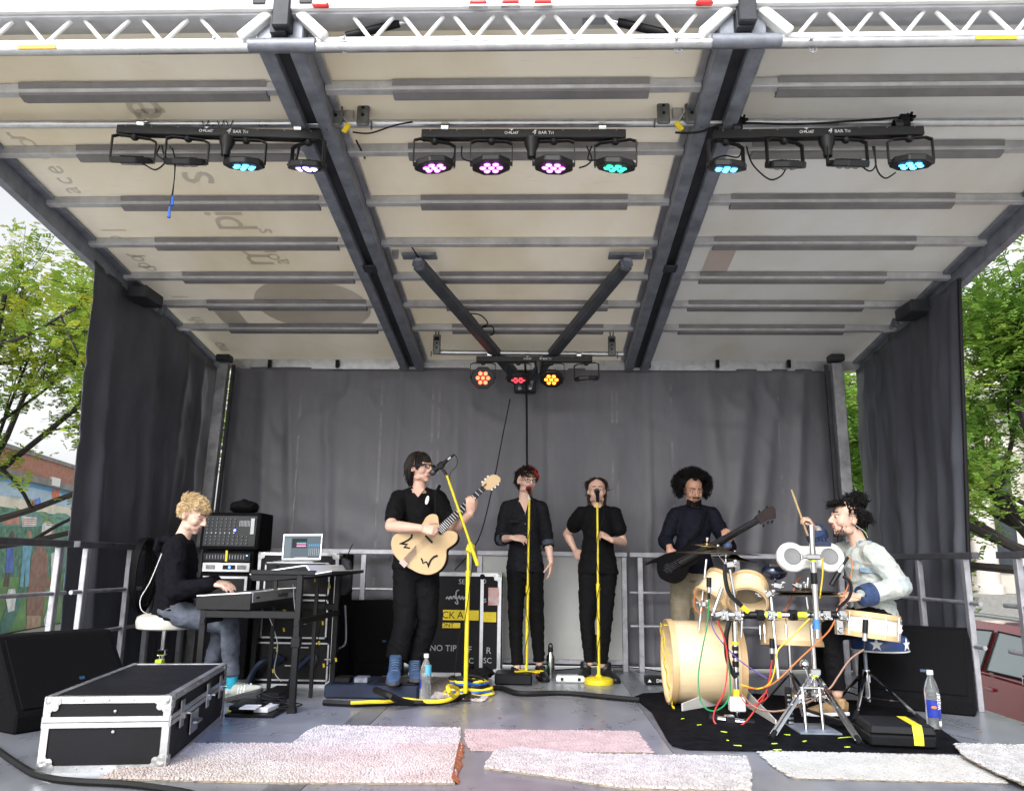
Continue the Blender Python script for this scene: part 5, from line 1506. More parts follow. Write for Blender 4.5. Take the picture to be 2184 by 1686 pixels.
# straight stands of the two singers
def straight(label, pxb, pyb, pxt, pyt, Y, red, clutch, base, d):
    t = P(pxt, pyt, Y)
    b0 = P(pxb, pyb, Y)
    b0.z = 0.0
    rt = thing('microphone_stand', label, 'mic stand', b0, 'yellow microphone stands')
    c = b0.lerp(t, clutch)
    MB().cyl(b0, c, 0.0135, n=14).build('lower_tube', YELLOW, rt, smooth=True)
    MB().cyl(c, t, 0.0095, n=12).build('upper_tube', YELLOW, rt, smooth=True)
    MB().cyl(c - V((0, 0, 0.03)), c + V((0, 0, 0.025)), 0.018, 0.016, 14).build('clutch', YELLOW, rt, smooth=True)
    if base == 'disc':
        MB().lathe(b0, [(0.0, 0.0), (0.118, 0.0), (0.121, 0.015), (0.118, 0.035), (0.095, 0.048), (0.03, 0.056), (0.015, 0.075), (0, 0.075)], 28).build('round_base', YELLOW, rt, smooth=True)
    else:
        MB().box(b0 + V((-0.1, -0.02, 0.045)), (0.30, 0.26, 0.085)).build('block_base', BLACKP, rt, bevel=0.012)
        for a_ in (0.3, 2.2, -0.8, 3.6):
            MB().box(b0 + V((math.cos(a_) * 0.06 + 0.02, math.sin(a_) * 0.05, 0.093)), (0.13, 0.03, 0.010), Matrix.Rotation(a_, 3, 'Z')).build('base_leg', YELLOW, rt, bevel=0.003)
    d = V(d).normalized()
    mic(rt, t + V((0, 0, 0.06)) - d * 0.05, d, red)
    MB().cyl(t - V((0, 0, 0.01)), t + V((0, 0, 0.03)), 0.013, n=10).build('mic_clip', BLACKM if not red else WHITEP, rt)
    return rt, b0, t
s1, b1_, t1_ = straight('yellow microphone stand on a black block with a red-lit black microphone', 1122, 1440, 1129, 1062, 6.84, True, 0.50, 'block', (0.15, -0.75, -0.5))
s2, b2_, t2_ = straight('yellow microphone stand with round yellow base before the long-haired singer', 1277, 1446, 1274, 1068, 6.88, False, 0.52, 'disc', (0.0, -0.75, -0.55))
for s_, t_, b_ in ((s1, t1_, b1_), (s2, t2_, b2_)):
    pts = [t_ + V((0.02, -0.1, 0.0)), t_ + V((0.05, -0.06, -0.12)), t_ + V((0.0, -0.02, -0.3))]
    for j in range(1, 9):
        pts.append(t_.lerp(b_, 0.18 + 0.09 * j) + V((0.02 * math.cos(j * 2.1), -0.02, 0)))
    MB().tube(pts, 0.0028, 5, 4).build('mic_cable', RUBBER, s_)
# ------------------------------------------------------------------ flight cases
CASEB = mat('black case laminate', (0.007, 0.007, 0.010), 0.6, 0, 0.3, 6, 0.12, 130, rvar=0.1, spec=0.22)
def flight_case(label, o, ax, ay, w, dp, h, seam=None, name='flight_case', balls=True, ball_r=0.026, edge=0.032):
    """box whose front-bottom-left corner is o; ax across, ay into depth"""
    o, ax, ay = V(o), V(ax).normalized(), V(ay).normalized()
    up = V((0, 0, 1))
    rt = thing(name, label, 'flight case', o + ax * w / 2 + ay * dp / 2, 'flight cases')
    M = rotm(ax, ay)
    MB().box(o + ax * w / 2 + ay * dp / 2 + up * h / 2, (w - 0.006, dp - 0.006, h - 0.006), M).build('case_body', CASEB, rt)
    cs = [(0, 0), (1, 0), (1, 1), (0, 1)]
    pt = lambda i, j, z: o + ax * (w * i) + ay * (dp * j) + up * z
    def edgebar(p, q, e=edge):
        dq = (q - p)
        n = dq.normalized()
        c = o + ax * w / 2 + ay * dp / 2 + up * h / 2
        mid = (p + q) / 2
        inw = c - mid
        inw -= n * inw.dot(n)
        u1 = ax if abs(n.dot(ax)) < 0.5 else ay
        if abs(n.dot(up)) > 0.5:
            u1, u2 = ax, ay
        elif abs(n.dot(ax)) > 0.5:
            u1, u2 = ay, up
        else:
            u1, u2 = ax, up
        s1 = 1 if inw.dot(u1) > 0 else -1
        s2_ = 1 if inw.dot(u2) > 0 else -1
        L = dq.length - 0.004
        b = MB()
        b.box(mid + u1 * s1 * (e / 2 - 0.003) - u2 * s2_ * 0.001, (L, e, 0.005), rotm(n, u1))
        b.box(mid + u2 * s2_ * (e / 2 - 0.003) - u1 * s1 * 0.001, (L, e - 0.004, 0.005), rotm(n, u2))
        return b.build('edge_profile', ALU, rt)
    for z in (0.002, h - 0.002):
        for k in range(4):
            a, b = cs[k], cs[(k + 1) % 4]
            edgebar(pt(*a, z), pt(*b, z))
    for a in cs:
        edgebar(pt(*a, 0), pt(*a, h))
    if seam:
        z = h * seam
        for a, b, n in (((0, 0), (1, 0), -ay), ((1, 0), (1, 1), ax), ((0, 0), (0, 1), -ax), ((0, 1), (1, 1), ay)):
            p, q = pt(*a, z), pt(*b, z)
            MB().box((p + q) / 2 + n * 0.003, ((q - p).length, 0.008, 0.048), rotm(q - p, n)).build('lid_profile', ALU, rt)
            MB().box((p + q) / 2 + n * 0.0085, ((q - p).length, 0.002, 0.003), rotm(q - p, n)).build('lid_gap', DSTEEL, rt)
    if balls:
        for a in cs:
            for z in (0.0, h):
                s_ = 1 if z > 0 else -1
                p = pt(*a, z)
                inx = 1 if a[0] == 0 else -1
                iny = 1 if a[1] == 0 else -1
                b = MB()
                b.ell(p + ax * inx * 0.018 + ay * iny * 0.018 - up * s_ * (0.02 if z > 0 else 0.027), ball_r * 1.05, ball_r * 1.05, ball_r * 1.05, n=14, m=9)
                for u1, u2, nn in ((ax * inx, -up * s_, -ay * iny), (ay * iny, -up * s_, -ax * inx)):
                    q = p + nn * 0.004
                    for c1, c2 in ((0.055, 0.02), (0.045, 0.045), (0.02, 0.055), (0.03, 0.03)):
                        b.lathe(q + u1 * c1 * ball_r / 0.026 + u2 * c2 * ball_r / 0.026, [(0.017, -0.003), (0.017, 0.002), (0, 0.003)], 10, nn)
                b.build('ball_corner', mat('zinc corner', (0.52, 0.53, 0.53), 0.35, 0.85, 0.15, 30), rt, smooth=True)
    return rt, pt, M
fa = G(78, 1648)
fb_ = G(336, 1650)
ax = (fb_ - fa)
ay = V((-ax.y, ax.x, 0)).normalized()
ay = (ay + V((-0.12, 0, 0))).normalized()
ax = V((ay.y, -ay.x, 0))
fc, pt, M = flight_case('black flight case with silver edges at the front left', fa, ax, ay, 0.55, 1.24, 0.325, 0.66)
HW = mat('zinc hardware', (0.42, 0.44, 0.45), 0.3, 0.9, 0.2, 25)
for j in (0.16, 0.60, 0.86):
    p = pt(1, j, 0.325 * 0.66)
    b = MB().box(p + ax * 0.008, (0.008, 0.07, 0.13), M)
    b.box(p + ax * 0.016 + V((0, 0, -0.01)), (0.02, 0.03, 0.03), M)
    b.cyl(p + ax * 0.02, p + ax * 0.05, 0.006, n=8)
    b.build('latch', HW, fc, bevel=0.004)
p = pt(1, 0.38, 0.13)
b = MB().box(p + ax * 0.006, (0.006, 0.16, 0.11), M)
b.tube([p + ax * 0.012 + ay * 0.06, p + ax * 0.03 + ay * 0.05, p + ax * 0.03 - ay * 0.05, p + ax * 0.012 - ay * 0.06], 0.009, 8)
b.build('handle', HW, fc, bevel=0.003)
for i in range(3):
    for z in (0.31, 0.016):
        MB().lathe(pt(0.3 + 0.2 * i, 0, z) - ay * 0.003, [(0.006, 0), (0.005, 0.003), (0, 0.004)], 8, -ay).build('rivet', HW, fc)
for z in (0.26, 0.17):
    MB().lathe(pt(0.56, 0, z) - ay * 0.001, [(0.008, 0), (0.007, 0.003), (0, 0.005)], 8, -ay).build('rivet', HW, fc)
for j in range(9):
    MB().lathe(pt(1, 0.1 + 0.1 * j, 0.311) + ax * 0.003, [(0.005, 0), (0.004, 0.003), (0, 0.004)], 8, ax).build('rivet', HW, fc)
# tall stencilled case behind the guitarist
ny = 7.18
a, b_ = P(872, 1424, ny), P(1066, 1428, ny)
a.z = 0
zt_ = P(1045, 1222, ny).z
tc_, pt, M = flight_case('tall black stencilled flight case with yellow tape behind the guitarist', a, (1, 0, 0), (0, 1, 0), b_.x - a.x, 0.42, zt_, None, edge=0.03)
px_ = P(1027, 1330, ny).x
MB().bb((px_ - 0.014, ny - 0.012, 0.04), (px_ + 0.014, ny - 0.003, zt_ - 0.03)).build('edge_profile', ALU, tc_)
for z in (0.05, zt_ - 0.03):
    MB().ell((px_, ny - 0.01, z), 0.024, 0.02, 0.024, n=12, m=8).build('corner_cap', BLACKP, tc_, smooth=True)
STEN = mat('grey stencil paint', (0.42, 0.42, 0.43), 0.7, 0, 0.15, 60)
def sten(zx, zy, txt, size, m=STEN, dy=-0.006, **kw):
    p = Z4(zx, zy, ny)
    p.y = ny + dy
    text_mesh(txt, size, m, 'stencil', tc_, frame(p, (1, 0, 0.0), (0, 0, 1)), 0.0006, **kw)
sten(975, 940, 'NO TIP', 0.072)
sten(1435, 965, 'R', 0.075)
sten(1245, 955, 'F', 0.075)
sten(1425, 1065, 'SC', 0.065)
sten(1258, 1068, 'C', 0.065)
sten(1165, 268, 'SE', 0.06)
sten(1390, 265, 'D', 0.06)
sten(1400, 450, 's', 0.075)
for k_, (x0, y0, x1, y1) in enumerate(((975, 550, 1335, 658), (1378, 572, 1512, 675), (968, 680, 1148, 735))):
    p, q = Z4(x0, y0, ny), Z4(x1, y1, ny)
    MB().bb((p.x, ny - 0.0075, p.z), (q.x, ny - 0.004, q.z)).build('yellow_tape', YTAPE, tc_)
sten(1030, 605, 'CK', 0.085, INKB, -0.0085)
sten(1150, 605, 'A', 0.085, INKB, -0.0085)
sten(1020, 706, 'ONT', 0.05, INKB, -0.0085)
gr = MB()
for pl in ([(1005, 440), (1020, 420), (1035, 445), (1050, 415), (1065, 440), (1085, 410), (1100, 440)], [(1135, 350), (1110, 365), (1105, 420), (1125, 480), (1110, 490), (1095, 470)], [(1120, 440), (1140, 410), (1150, 445), (1170, 415), (1180, 445), (1200, 420)]):
    gr.tube([Z4(x, y, ny - 0.007) for x, y in pl], 0.006, 5, 4)
gr.build('painted_scrawl', STEN, tc_)
p = Z4(1490, 415, ny)
MB().bb((p.x - 0.05, ny - 0.0065, p.z - 0.075), (p.x + 0.045, ny - 0.004, p.z + 0.075)).build('torn_sticker', mat('torn red white sticker', (0.55, 0.05, 0.05), 0.6, 0, 0.2, 12, c2=(0.6, 0.58, 0.55)), tc_)
# ------------------------------------------------------------------ floor monitors
def wedge(label, poly, Y0, Y1, x0=None):
    pass
GRILL = mat('black steel grille', (0.005, 0.005, 0.006), 0.7, 0.0, 0.3, 300, 0.5, 400, spec=0.1)
def monitor(label, c, yaw, w=0.62, dp=0.50, h=0.42):
    c = V(c)
    rt = thing('floor_monitor', label, 'speaker', c, 'black floor monitors')
    f = V((math.sin(yaw), -math.cos(yaw), 0))      # direction it faces
    s = V((math.cos(yaw), math.sin(yaw), 0))
    prof = [(dp * 0.5, 0.0), (dp * 0.5, 0.10), (dp * 0.05, h), (-dp * 0.22, h), (-dp * 0.5, h * 0.62), (-dp * 0.42, 0.0)]
    MB().prism([c + f * a + V((0, 0, z)) - s * w / 2 for a, z in prof], s * w).build('cabinet', BLACKC, rt, bevel=0.012)
    p0 = c + f * (dp * 0.5) + V((0, 0, 0.10))
    p1 = c + f * (dp * 0.05) + V((0, 0, h))
    n = (p1 - p0).normalized().cross(s)
    if n.dot(f) < 0:
        n = -n
    g = MB().box((p0 + p1) / 2 + n * 0.004, ((p1 - p0).length * 0.9, w * 0.9, 0.012), rotm(p1 - p0, s)).build('grille', GRILL, rt, bevel=0.004)
    MB().box(p0.lerp(p1, 0.35) + n * 0.0125 + s * 0.06, (0.02, 0.032, 0.003), rotm(p1 - p0, s)).build('badge', mat('blue badge', (0.02, 0.06, 0.13), 0.5), g)
    for q in (-1, 1):
        MB().box(c + s * q * (w / 2 + 0.002) + V((0, 0, h * 0.55)), (0.004, 0.16, 0.07), rotm(s, f)).build('handle', BLACKP, rt, bevel=0.002)
    return rt
monitor('black floor monitor at far left behind the flight case', (-2.98, 5.02, 0), R_(62), 0.72, 0.66, 0.50)
monitor('black floor monitor at far right behind the drum throne', (2.72, 6.10, 0), R_(-30), 0.72, 0.60, 0.54)
monitor('black floor monitor behind the guitarist by the railing', (P(782, 1420, 7.15).x, 7.2, 0), R_(35), 0.46, 0.5, 0.62)
# ------------------------------------------------------------------ keyboard corner
# drum throne of the keyboard player
rt = thing('stool', 'round white padded stool under the keyboard player', 'stool', (J0x := P(352, 1330, 5.80).x, 5.80, 0))
zs = P(352, 1318, 5.62).z
MB().lathe((J0x, 5.80, zs), [(0.0, -0.085), (0.17, -0.085), (0.188, -0.075), (0.195, -0.03), (0.188, 0.0), (0.15, 0.018), (0.0, 0.022)], 28).build('seat_pad', mat('white vinyl seat', (0.62, 0.61, 0.55), 0.4, 0, 0.1, 9, 0.06, 40), rt, smooth=True)
MB().cyl((J0x, 5.80, 0.18), (J0x, 5.80, zs - 0.08), 0.015, n=12).build('post', CHROME, rt, smooth=True)
MB().cyl((J0x, 5.80, 0.05), (J0x, 5.80, 0.33), 0.022, n=12).build('sleeve', CHROME, rt, smooth=True)
MB().box((J0x + 0.01, 5.78, 0.31), (0.06, 0.05, 0.04)).build('clamp', CHROME, rt, bevel=0.006)
MB().box((J0x + 0.0, 5.775, 0.245), (0.045, 0.05, 0.035)).build('neon_tape', NEON, rt)
for a_ in (-0.4, 1.7, 3.8):
    MB().tube([(J0x, 5.80, 0.24), (J0x + 0.13 * math.cos(a_), 5.80 + 0.13 * math.sin(a_), 0.19), (J0x + 0.26 * math.cos(a_), 5.80 + 0.26 * math.sin(a_), 0.015)], 0.011, 8, 4).build('leg', CHROME, rt, smooth=True)
# stand
ky0, ky1 = 5.32, 6.42
xa, xb, xcn = P(426, 1300, ky0).x, P(640, 1300, ky0).x, P(534, 1290, ky0).x
zk = P(470, 1300, ky0).z
rt = thing('keyboard_stand', 'black two tier keyboard stand of square tubing', 'stand', ((xa + xb) / 2, (ky0 + ky1) / 2, 0))
for y in (ky0 + 0.03, ky1 - 0.05):
    for x in (xa + 0.02, xb - 0.02):
        MB().bb((x - 0.02, y - 0.02, 0), (x + 0.02, y + 0.02, zk - 0.001 if x < -1.9 else 0.86)).build('leg', BLACKM, rt, bevel=0.003)
        MB().bb((x - 0.026, y - 0.026, 0.0), (x + 0.026, y + 0.026, 0.03)).build('foot', RUBBER, rt)
    MB().bb((xa, y - 0.018, zk - 0.05), (xb, y + 0.018, zk - 0.004)).build('cross_bar', BLACKM, rt, bevel=0.003)
    MB().bb((xcn - 0.02, y - 0.02, 0.86), (xb + 0.08, y + 0.02, 0.89)).build('upper_arm', BLACKM, rt, bevel=0.003)
for x in (xa + 0.02, xb - 0.02):
    MB().bb((x - 0.016, ky0, zk - 0.09), (x + 0.016, ky1, zk - 0.055)).build('side_bar', BLACKM, rt)
MB().bb((xb - 0.05, ky0 + 0.005, 0.40), (xb + 0.01, ky0 + 0.055, 0.47)).build('knuckle', BLACKM, rt, bevel=0.005)
# lower keyboard: black end cheek, silver rear panel
SILV = mat('silver panel', (0.55, 0.56, 0.57), 0.35, 0.6, 0.06, 10)
rt = thing('keyboard', 'black and silver stage piano on the lower tier', 'keyboard', ((xa + xcn) / 2, 5.87, zk))
z0, z1 = zk + 0.002, P(470, 1268, ky0).z
MB().bb((xa - 0.03, ky0 + 0.02, z0), (xcn, ky1 - 0.02, z1 - 0.03)).build('chassis', BLACKM, rt, bevel=0.003)
for y in (ky0, ky1 - 0.02):
    MB().prism([(xa - 0.03, y, z0), (xcn, y, z0), (xcn, y, z1 + 0.012), (xa + 0.06, y, z1 - 0.006), (xa - 0.03, y, z1 - 0.012)], (0, 0.018, 0)).build('end_cheek', BLACKM, rt, bevel=0.002)
    MB().prism([(xcn - 0.002, y, z1 + 0.014), (xa + 0.06, y, z1 - 0.004), (xa - 0.03, y, z1 - 0.010), (xa - 0.03, y, z1 - 0.004), (xa + 0.06, y, z1 + 0.003), (xcn - 0.002, y, z1 + 0.022)], (0, 0.018, 0)).build('cheek_trim', WHITEP, rt)
MB().prism([(xa + 0.13, ky0 + 0.02, z1 + 0.004), (xcn, ky0 + 0.02, z1 + 0.018), (xcn, ky0 + 0.02, z1 - 0.02), (xa + 0.13, ky0 + 0.02, z1 - 0.02)], (0, ky1 - ky0 - 0.042, 0)).build('control_panel', SILV, rt)
MB().bb((xcn + 0.001, ky0 + 0.02, z0 + 0.045), (xcn + 0.006, ky1 - 0.022, z1 + 0.016)).build('rear_panel', SILV, rt)
text_mesh('studiologic', 0.055, INKB, 'lettering', rt, frame((xcn + 0.0068, 5.98, (z0 + z1) / 2 + 0.03), (0, 1, 0), (0, 0, 1)), 0.0005)
text_mesh('numa', 0.032, INKB, 'lettering', rt, frame((xcn + 0.0068, 5.44, (z0 + z1) / 2 + 0.03), (0, 1, 0), (0, 0, 1)), 0.0005)
nk = 43
kw = (ky1 - ky0 - 0.10) / nk
for i in range(nk):
    y = ky0 + 0.05 + kw * i
    MB().bb((xa - 0.02, y + 0.0006, z1 - 0.03), (xa + 0.13, y + kw - 0.0006, z1 - 0.008)).build('key', WHITEP, rt)
    if i % 7 not in (2, 6):
        MB().bb((xa + 0.04, y + kw - 0.006, z1 - 0.0075), (xa + 0.13, y + kw + 0.006, z1 + 0.004)).build('black_key', BLACKP, rt)
# upper white synth
rt = thing('synthesizer', 'white topped synthesizer tilted on the upper tier', 'keyboard', (xb - 0.1, 5.9, 0.9))
sp = [(840, 710), (842, 690), (870, 680), (1200, 632), (1225, 632), (1262, 690), (1395, 668), (1400, 690), (1265, 708), (1000, 735), (862, 735)]
pp = [Z2(x, y, ky0 + 0.02) for x, y in sp]
MB().prism(pp, (0, 0.98, 0)).build('synth_case', BLACKP, rt, bevel=0.004)
tp = [Z2(x, y, ky0 + 0.015) for x, y in ((842, 686), (870, 676), (1205, 627), (1228, 629), (1266, 686), (1398, 664), (1398, 670), (1262, 694), (1222, 637), (1200, 636), (868, 684), (846, 694))]
MB().prism(tp, (0, 0.99, 0)).build('synth_top', WHITEP, rt)
# laptop
ly = 5.98
a, b_ = Z2(1058, 592, ly), Z2(1322, 590, ly)
t0, t1 = Z2(1070, 418, ly + 0.06), Z2(1336, 415, ly + 0.06)
rt = thing('laptop', 'open silver laptop showing a music program on its screen', 'laptop', (a + b_) / 2)
SILVD = mat('space grey aluminium', (0.35, 0.36, 0.37), 0.35, 0.8)
MB().prism([a, b_, t1, t0], (0, 0.008, 0)).build('screen_lid', SILVD, rt, bevel=0.002)
def on(u, v, off=-0.0015):
    return a.lerp(b_, u).lerp(t0.lerp(t1, u), v) + V((0, off, 0))
def quad(u0, v0, u1, v1, m, name, off, par):
    return MB().add([on(u0, v0, off), on(u1, v0, off), on(u1, v1, off), on(u0, v1, off)], [(0, 1, 2, 3)]).build(name, m, par)
def scr(nm, c, s=1.0):
    return mat('screen ' + nm, tuple(q * 0.2 for q in c), 0.5, 0, 0, emit=c, estr=s * 0.55, spec=0.1)
sc = quad(0.03, 0.05, 0.97, 0.96, scr('slate', (0.10, 0.13, 0.16), 0.9), 'display', -0.001, rt)
quad(0.03, 0.90, 0.97, 0.96, scr('menu', (0.45, 0.5, 0.52), 0.9), 'screen_menu', -0.002, sc)
quad(0.05, 0.10, 0.22, 0.86, scr('sidebar', (0.16, 0.20, 0.23), 0.9), 'screen_panel', -0.002, sc)
quad(0.24, 0.45, 0.62, 0.82, scr('dark', (0.015, 0.02, 0.025), 0.9), 'screen_window', -0.002, sc)
quad(0.36, 0.62, 0.60, 0.66, scr('cyan', (0.15, 0.55, 0.60), 0.9), 'screen_clip', -0.003, sc)
quad(0.36, 0.56, 0.60, 0.60, scr('pink', (0.70, 0.18, 0.45), 0.9), 'screen_clip', -0.003, sc)
quad(0.36, 0.50, 0.60, 0.54, scr('rose', (0.75, 0.45, 0.6), 0.9), 'screen_clip', -0.003, sc)
for i in range(6):
    quad(0.67 + 0.048 * i, 0.50, 0.70 + 0.048 * i, 0.60, scr('blue', (0.08, 0.30, 0.55), 0.9), 'screen_fader', -0.002, sc)
    quad(0.68 + 0.048 * i, 0.16, 0.69 + 0.048 * i, 0.44, scr('menu', (0.45, 0.5, 0.52), 0.9), 'screen_fader', -0.002, sc)
quad(0.33, 0.06, 0.66, 0.10, scr('menu', (0.45, 0.5, 0.52), 0.9), 'screen_dock', -0.002, sc)
MB().prism([a + V((0, 0, -0.001)), b_ + V((0, 0, -0.001)), b_ + V((0, -0.2, -0.012)), a + V((0, -0.2, -0.012))], (0, 0, -0.009)).build('laptop_base', SILVD, rt, bevel=0.002)
# laptop shelf
p, q = Z2(1015, 598, ly), Z2(1345, 594, ly)
o = MB().bb((p.x, ly - 0.22, p.z - 0.03), (q.x, ly + 0.05, p.z - 0.016)).build('laptop_shelf', BLACKM, None, bevel=0.003)
for x in (p.x + 0.03, q.x - 0.03):
    MB().bb((x - 0.012, ly - 0.05, 0.0), (x + 0.012, ly - 0.026, p.z - 0.031)).build('shelf_leg', BLACKM, o)
tag(o, 'small black shelf on thin legs holding the laptop', 'stand')
# rack case behind the laptop
ry = 6.42
a, b_ = P(533, 1440, ry), P(708, 1440, ry)
zr_ = P(620, 1178, ry).z
rc_, pt, M = flight_case('black open-front rack case behind the keyboards', (a.x, ry, 0), (1, 0, 0), (0, 1, 0), b_.x - a.x, 0.45, zr_, None, edge=0.024, ball_r=0.018)
wv_ = b_.x - a.x
for (u0, v0, u1, v1) in ((0.1, 0.68, 0.9, 0.92), (0.1, 0.36, 0.9, 0.64), (0.06, 0.05, 0.94, 0.32)):
    f_ = MB()
    x0, x1, zz0, zz1 = a.x + wv_ * u0, a.x + wv_ * u1, zr_ * v0, zr_ * v1
    for p, q in (((x0, zz0), (x1, zz0)), ((x1, zz0), (x1, zz1)), ((x1, zz1), (x0, zz1)), ((x0, zz1), (x0, zz0))):
        f_.bb((min(p[0], q[0]) - 0.006, ry - 0.012, min(p[1], q[1]) - 0.006), (max(p[0], q[0]) + 0.006, ry - 0.004, max(p[1], q[1]) + 0.006))
    f_.build('rack_frame', ALU, rc_)
    MB().bb((x0, ry - 0.003, zz0), (x1, ry - 0.0005, zz1)).build('rack_panel', BLACKM, rc_)
for u, v in ((0.3, 0.2), (0.75, 0.2)):
    MB().lathe((a.x + wv_ * u, ry - 0.006, zr_ * v), [(0.05, 0), (0.05, 0.02), (0.035, 0.03), (0.0, 0.03)], 16, (0, -1, 0)).build('power_socket', DSTEEL, rc_, smooth=True)
for (u, v) in ((0.22, 0.28), (0.60, 0.285), (0.55, 0.46), (0.9, 0.2), (0.42, 0.15)):
    MB().bb((a.x + wv_ * u, ry - 0.007, zr_ * v), (a.x + wv_ * u + 0.06, ry - 0.0035, zr_ * v + 0.008)).build('rack_label', WHITEP, rc_)
for (u, v) in ((0.52, 0.55), (0.72, 0.78), (0.35, 0.5)):
    MB().bb((a.x + wv_ * u, ry - 0.010, zr_ * v), (a.x + wv_ * u + 0.025, ry - 0.0035, zr_ * v + 0.07)).build('yellow_label', YTAPE, rc_)
# mixer rack at the left
my = 6.75
rt = thing('amplifier_rack', 'black rack with silver amplifiers behind the keyboard player', 'rack', (P(470, 1300, my).x, my, 0))
x0, x1 = P(420, 1300, my).x, P(532, 1300, my).x
zt1 = P(480, 1172, my).z
MB().bb((x0, my, 0), (x1, my + 0.42, zt1)).build('rack_shell', BLACKC, rt, bevel=0.006)
def unit(zy0, zy1, m, name, ox=0.02):
    za, zb_ = Z2(650, zy1, my).z, Z2(650, zy0, my).z
    return MB().bb((x0 + ox, my - 0.02, za), (x1 - ox, my - 0.001, zb_)).build(name, m, rt, bevel=0.003), za, zb_
u1_, za, zb_ = unit(610, 672, SILV, 'power_amplifier')
for xx in (0.12, 0.72):
    xm = x0 + (x1 - x0) * xx
    for j in range(8):
        MB().bb((xm + 0.010 * j, my - 0.0225, za + 0.02), (xm + 0.010 * j + 0.005, my - 0.0205, zb_ - 0.02)).build('vent_slot', BLACKP, u1_)
MB().bb((x0 + (x1 - x0) * 0.44, my - 0.023, za + 0.02), (x0 + (x1 - x0) * 0.68, my - 0.0205, zb_ - 0.02)).build('display_window', BLACKP, u1_)
MB().ell((x0 + (x1 - x0) * 0.57, my - 0.024, (za + zb_) / 2), 0.009, 0.004, 0.009, n=10, m=6).build('led', ledmat('panel blue', (0.05, 0.15, 1.0), 9), u1_)
u2_, za, zb_ = unit(545, 602, BLACKM, 'equalizer')
for j in range(14):
    MB().bb((x0 + 0.05 + 0.024 * j, my - 0.024, za + 0.02), (x0 + 0.056 + 0.024 * j, my - 0.0205, zb_ - 0.015)).build('slider', STEEL, u2_)
MB().bb((x0 + (x1 - x0) * 0.48, my - 0.03, za), (x0 + (x1 - x0) * 0.52, my - 0.0206, za + 0.09)).build('yellow_tag', YTAPE, u2_)
MB().ell((x1 - 0.05, my - 0.022, zb_ - 0.02), 0.006, 0.003, 0.006, n=8, m=5).build('led', ledmat('panel blue', (0.05, 0.15, 1.0), 9), u2_)
u3_, za, zb_ = unit(700, 880, ALU, 'drawer_frame', 0.03)
MB().bb((x0 + 0.055, my - 0.024, za + 0.02), (x1 - 0.055, my - 0.0205, zb_ - 0.02)).build('drawer_panel', BLACKM, u3_)
# powered mixer standing on top
rt = thing('mixer', 'black powered mixer with rows of knobs on top of the rack', 'mixer', ((x0 + x1) / 2, my, zt1))
mz0, mz1 = zt1 + 0.002, P(480, 1092, my).z
poly = [(x0 - 0.02, my - 0.03, mz0), (x0 - 0.02, my + 0.0, mz1), (x0 - 0.02, my + 0.32, mz1), (x0 - 0.02, my + 0.32, mz0)]
MB().prism(poly, (x1 - x0 + 0.06, 0, 0)).build('mixer_case', BLACKC, rt, bevel=0.01)
mh = mz1 - mz0
pan = MB().prism([(x0 + 0.01, my - 0.031, mz0 + 0.03), (x1 + 0.01, my - 0.031, mz0 + 0.03), (x1 + 0.01, my - 0.006, mz1 - 0.03), (x0 + 0.01, my - 0.006, mz1 - 0.03)], (0, -0.004, 0)).build('mixer_panel', BLACKM, rt)
KN = mat('blue grey knob', (0.10, 0.14, 0.19), 0.4)
KW = mat('pale knob', (0.5, 0.52, 0.54), 0.4)
for i in range(10):
    for j in range(8):
        t = (j + 0.7) / 8.6
        if i > 6 and 2 < j < 8:
            continue
        p = V((x0 + 0.04 + (x1 - x0 - 0.06) * i / 10, my - 0.036 + 0.027 * t, mz0 + 0.03 + (mh - 0.06) * t))
        MB().cyl(p, p + V((0, -0.012, 0)), 0.0065, 0.0055, 8).build('knob', KW if j == 3 else KN, pan)
for i in range(9):
    p = V((x0 + 0.70 * (x1 - x0) + 0.012 * i, my - 0.022, mz0 + mh * 0.62))
    MB().bb((p.x, p.y - 0.002, p.z), (p.x + 0.004, p.y + 0.002, p.z + 0.05)).build('slider', KW, pan)
MB().bb((x0 + 0.92 * (x1 - x0), my - 0.028, mz0 + mh * 0.42), (x0 + 0.99 * (x1 - x0), my - 0.02, mz1 - 0.05)).build('meter', KW, pan)
MB().ell((x0 + 0.62 * (x1 - x0), my - 0.030, mz0 + mh * 0.52), 0.010, 0.004, 0.010, n=10, m=6).build('led', ledmat('panel blue', (0.05, 0.15, 1.0), 9), pan)
# bag on top
p, q = P(478, 1090, my), P(536, 1090, my)
b = MB().loft([((p.x, my + 0.15, mz1 + 0.035), 0.03, 0.02, (0, 1, 0)), ((p.x + 0.03, my + 0.15, mz1 + 0.05), 0.09, 0.045, (0, 1, 0)), (((p.x + q.x) / 2, my + 0.15, mz1 + 0.062), 0.10, 0.058, (0, 1, 0)), ((q.x - 0.03, my + 0.15, mz1 + 0.05), 0.09, 0.045, (0, 1, 0)), ((q.x, my + 0.15, mz1 + 0.03), 0.03, 0.02, (0, 1, 0))], 14)
o = thing('bag', 'small black soft bag lying on the mixer', 'bag', ((p.x + q.x) / 2, my + 0.15, mz1))
remeshed(b, 'bag_body', BLKCLOTH, o, 0.01, 3, wrinkle(0.008, 14, 3))
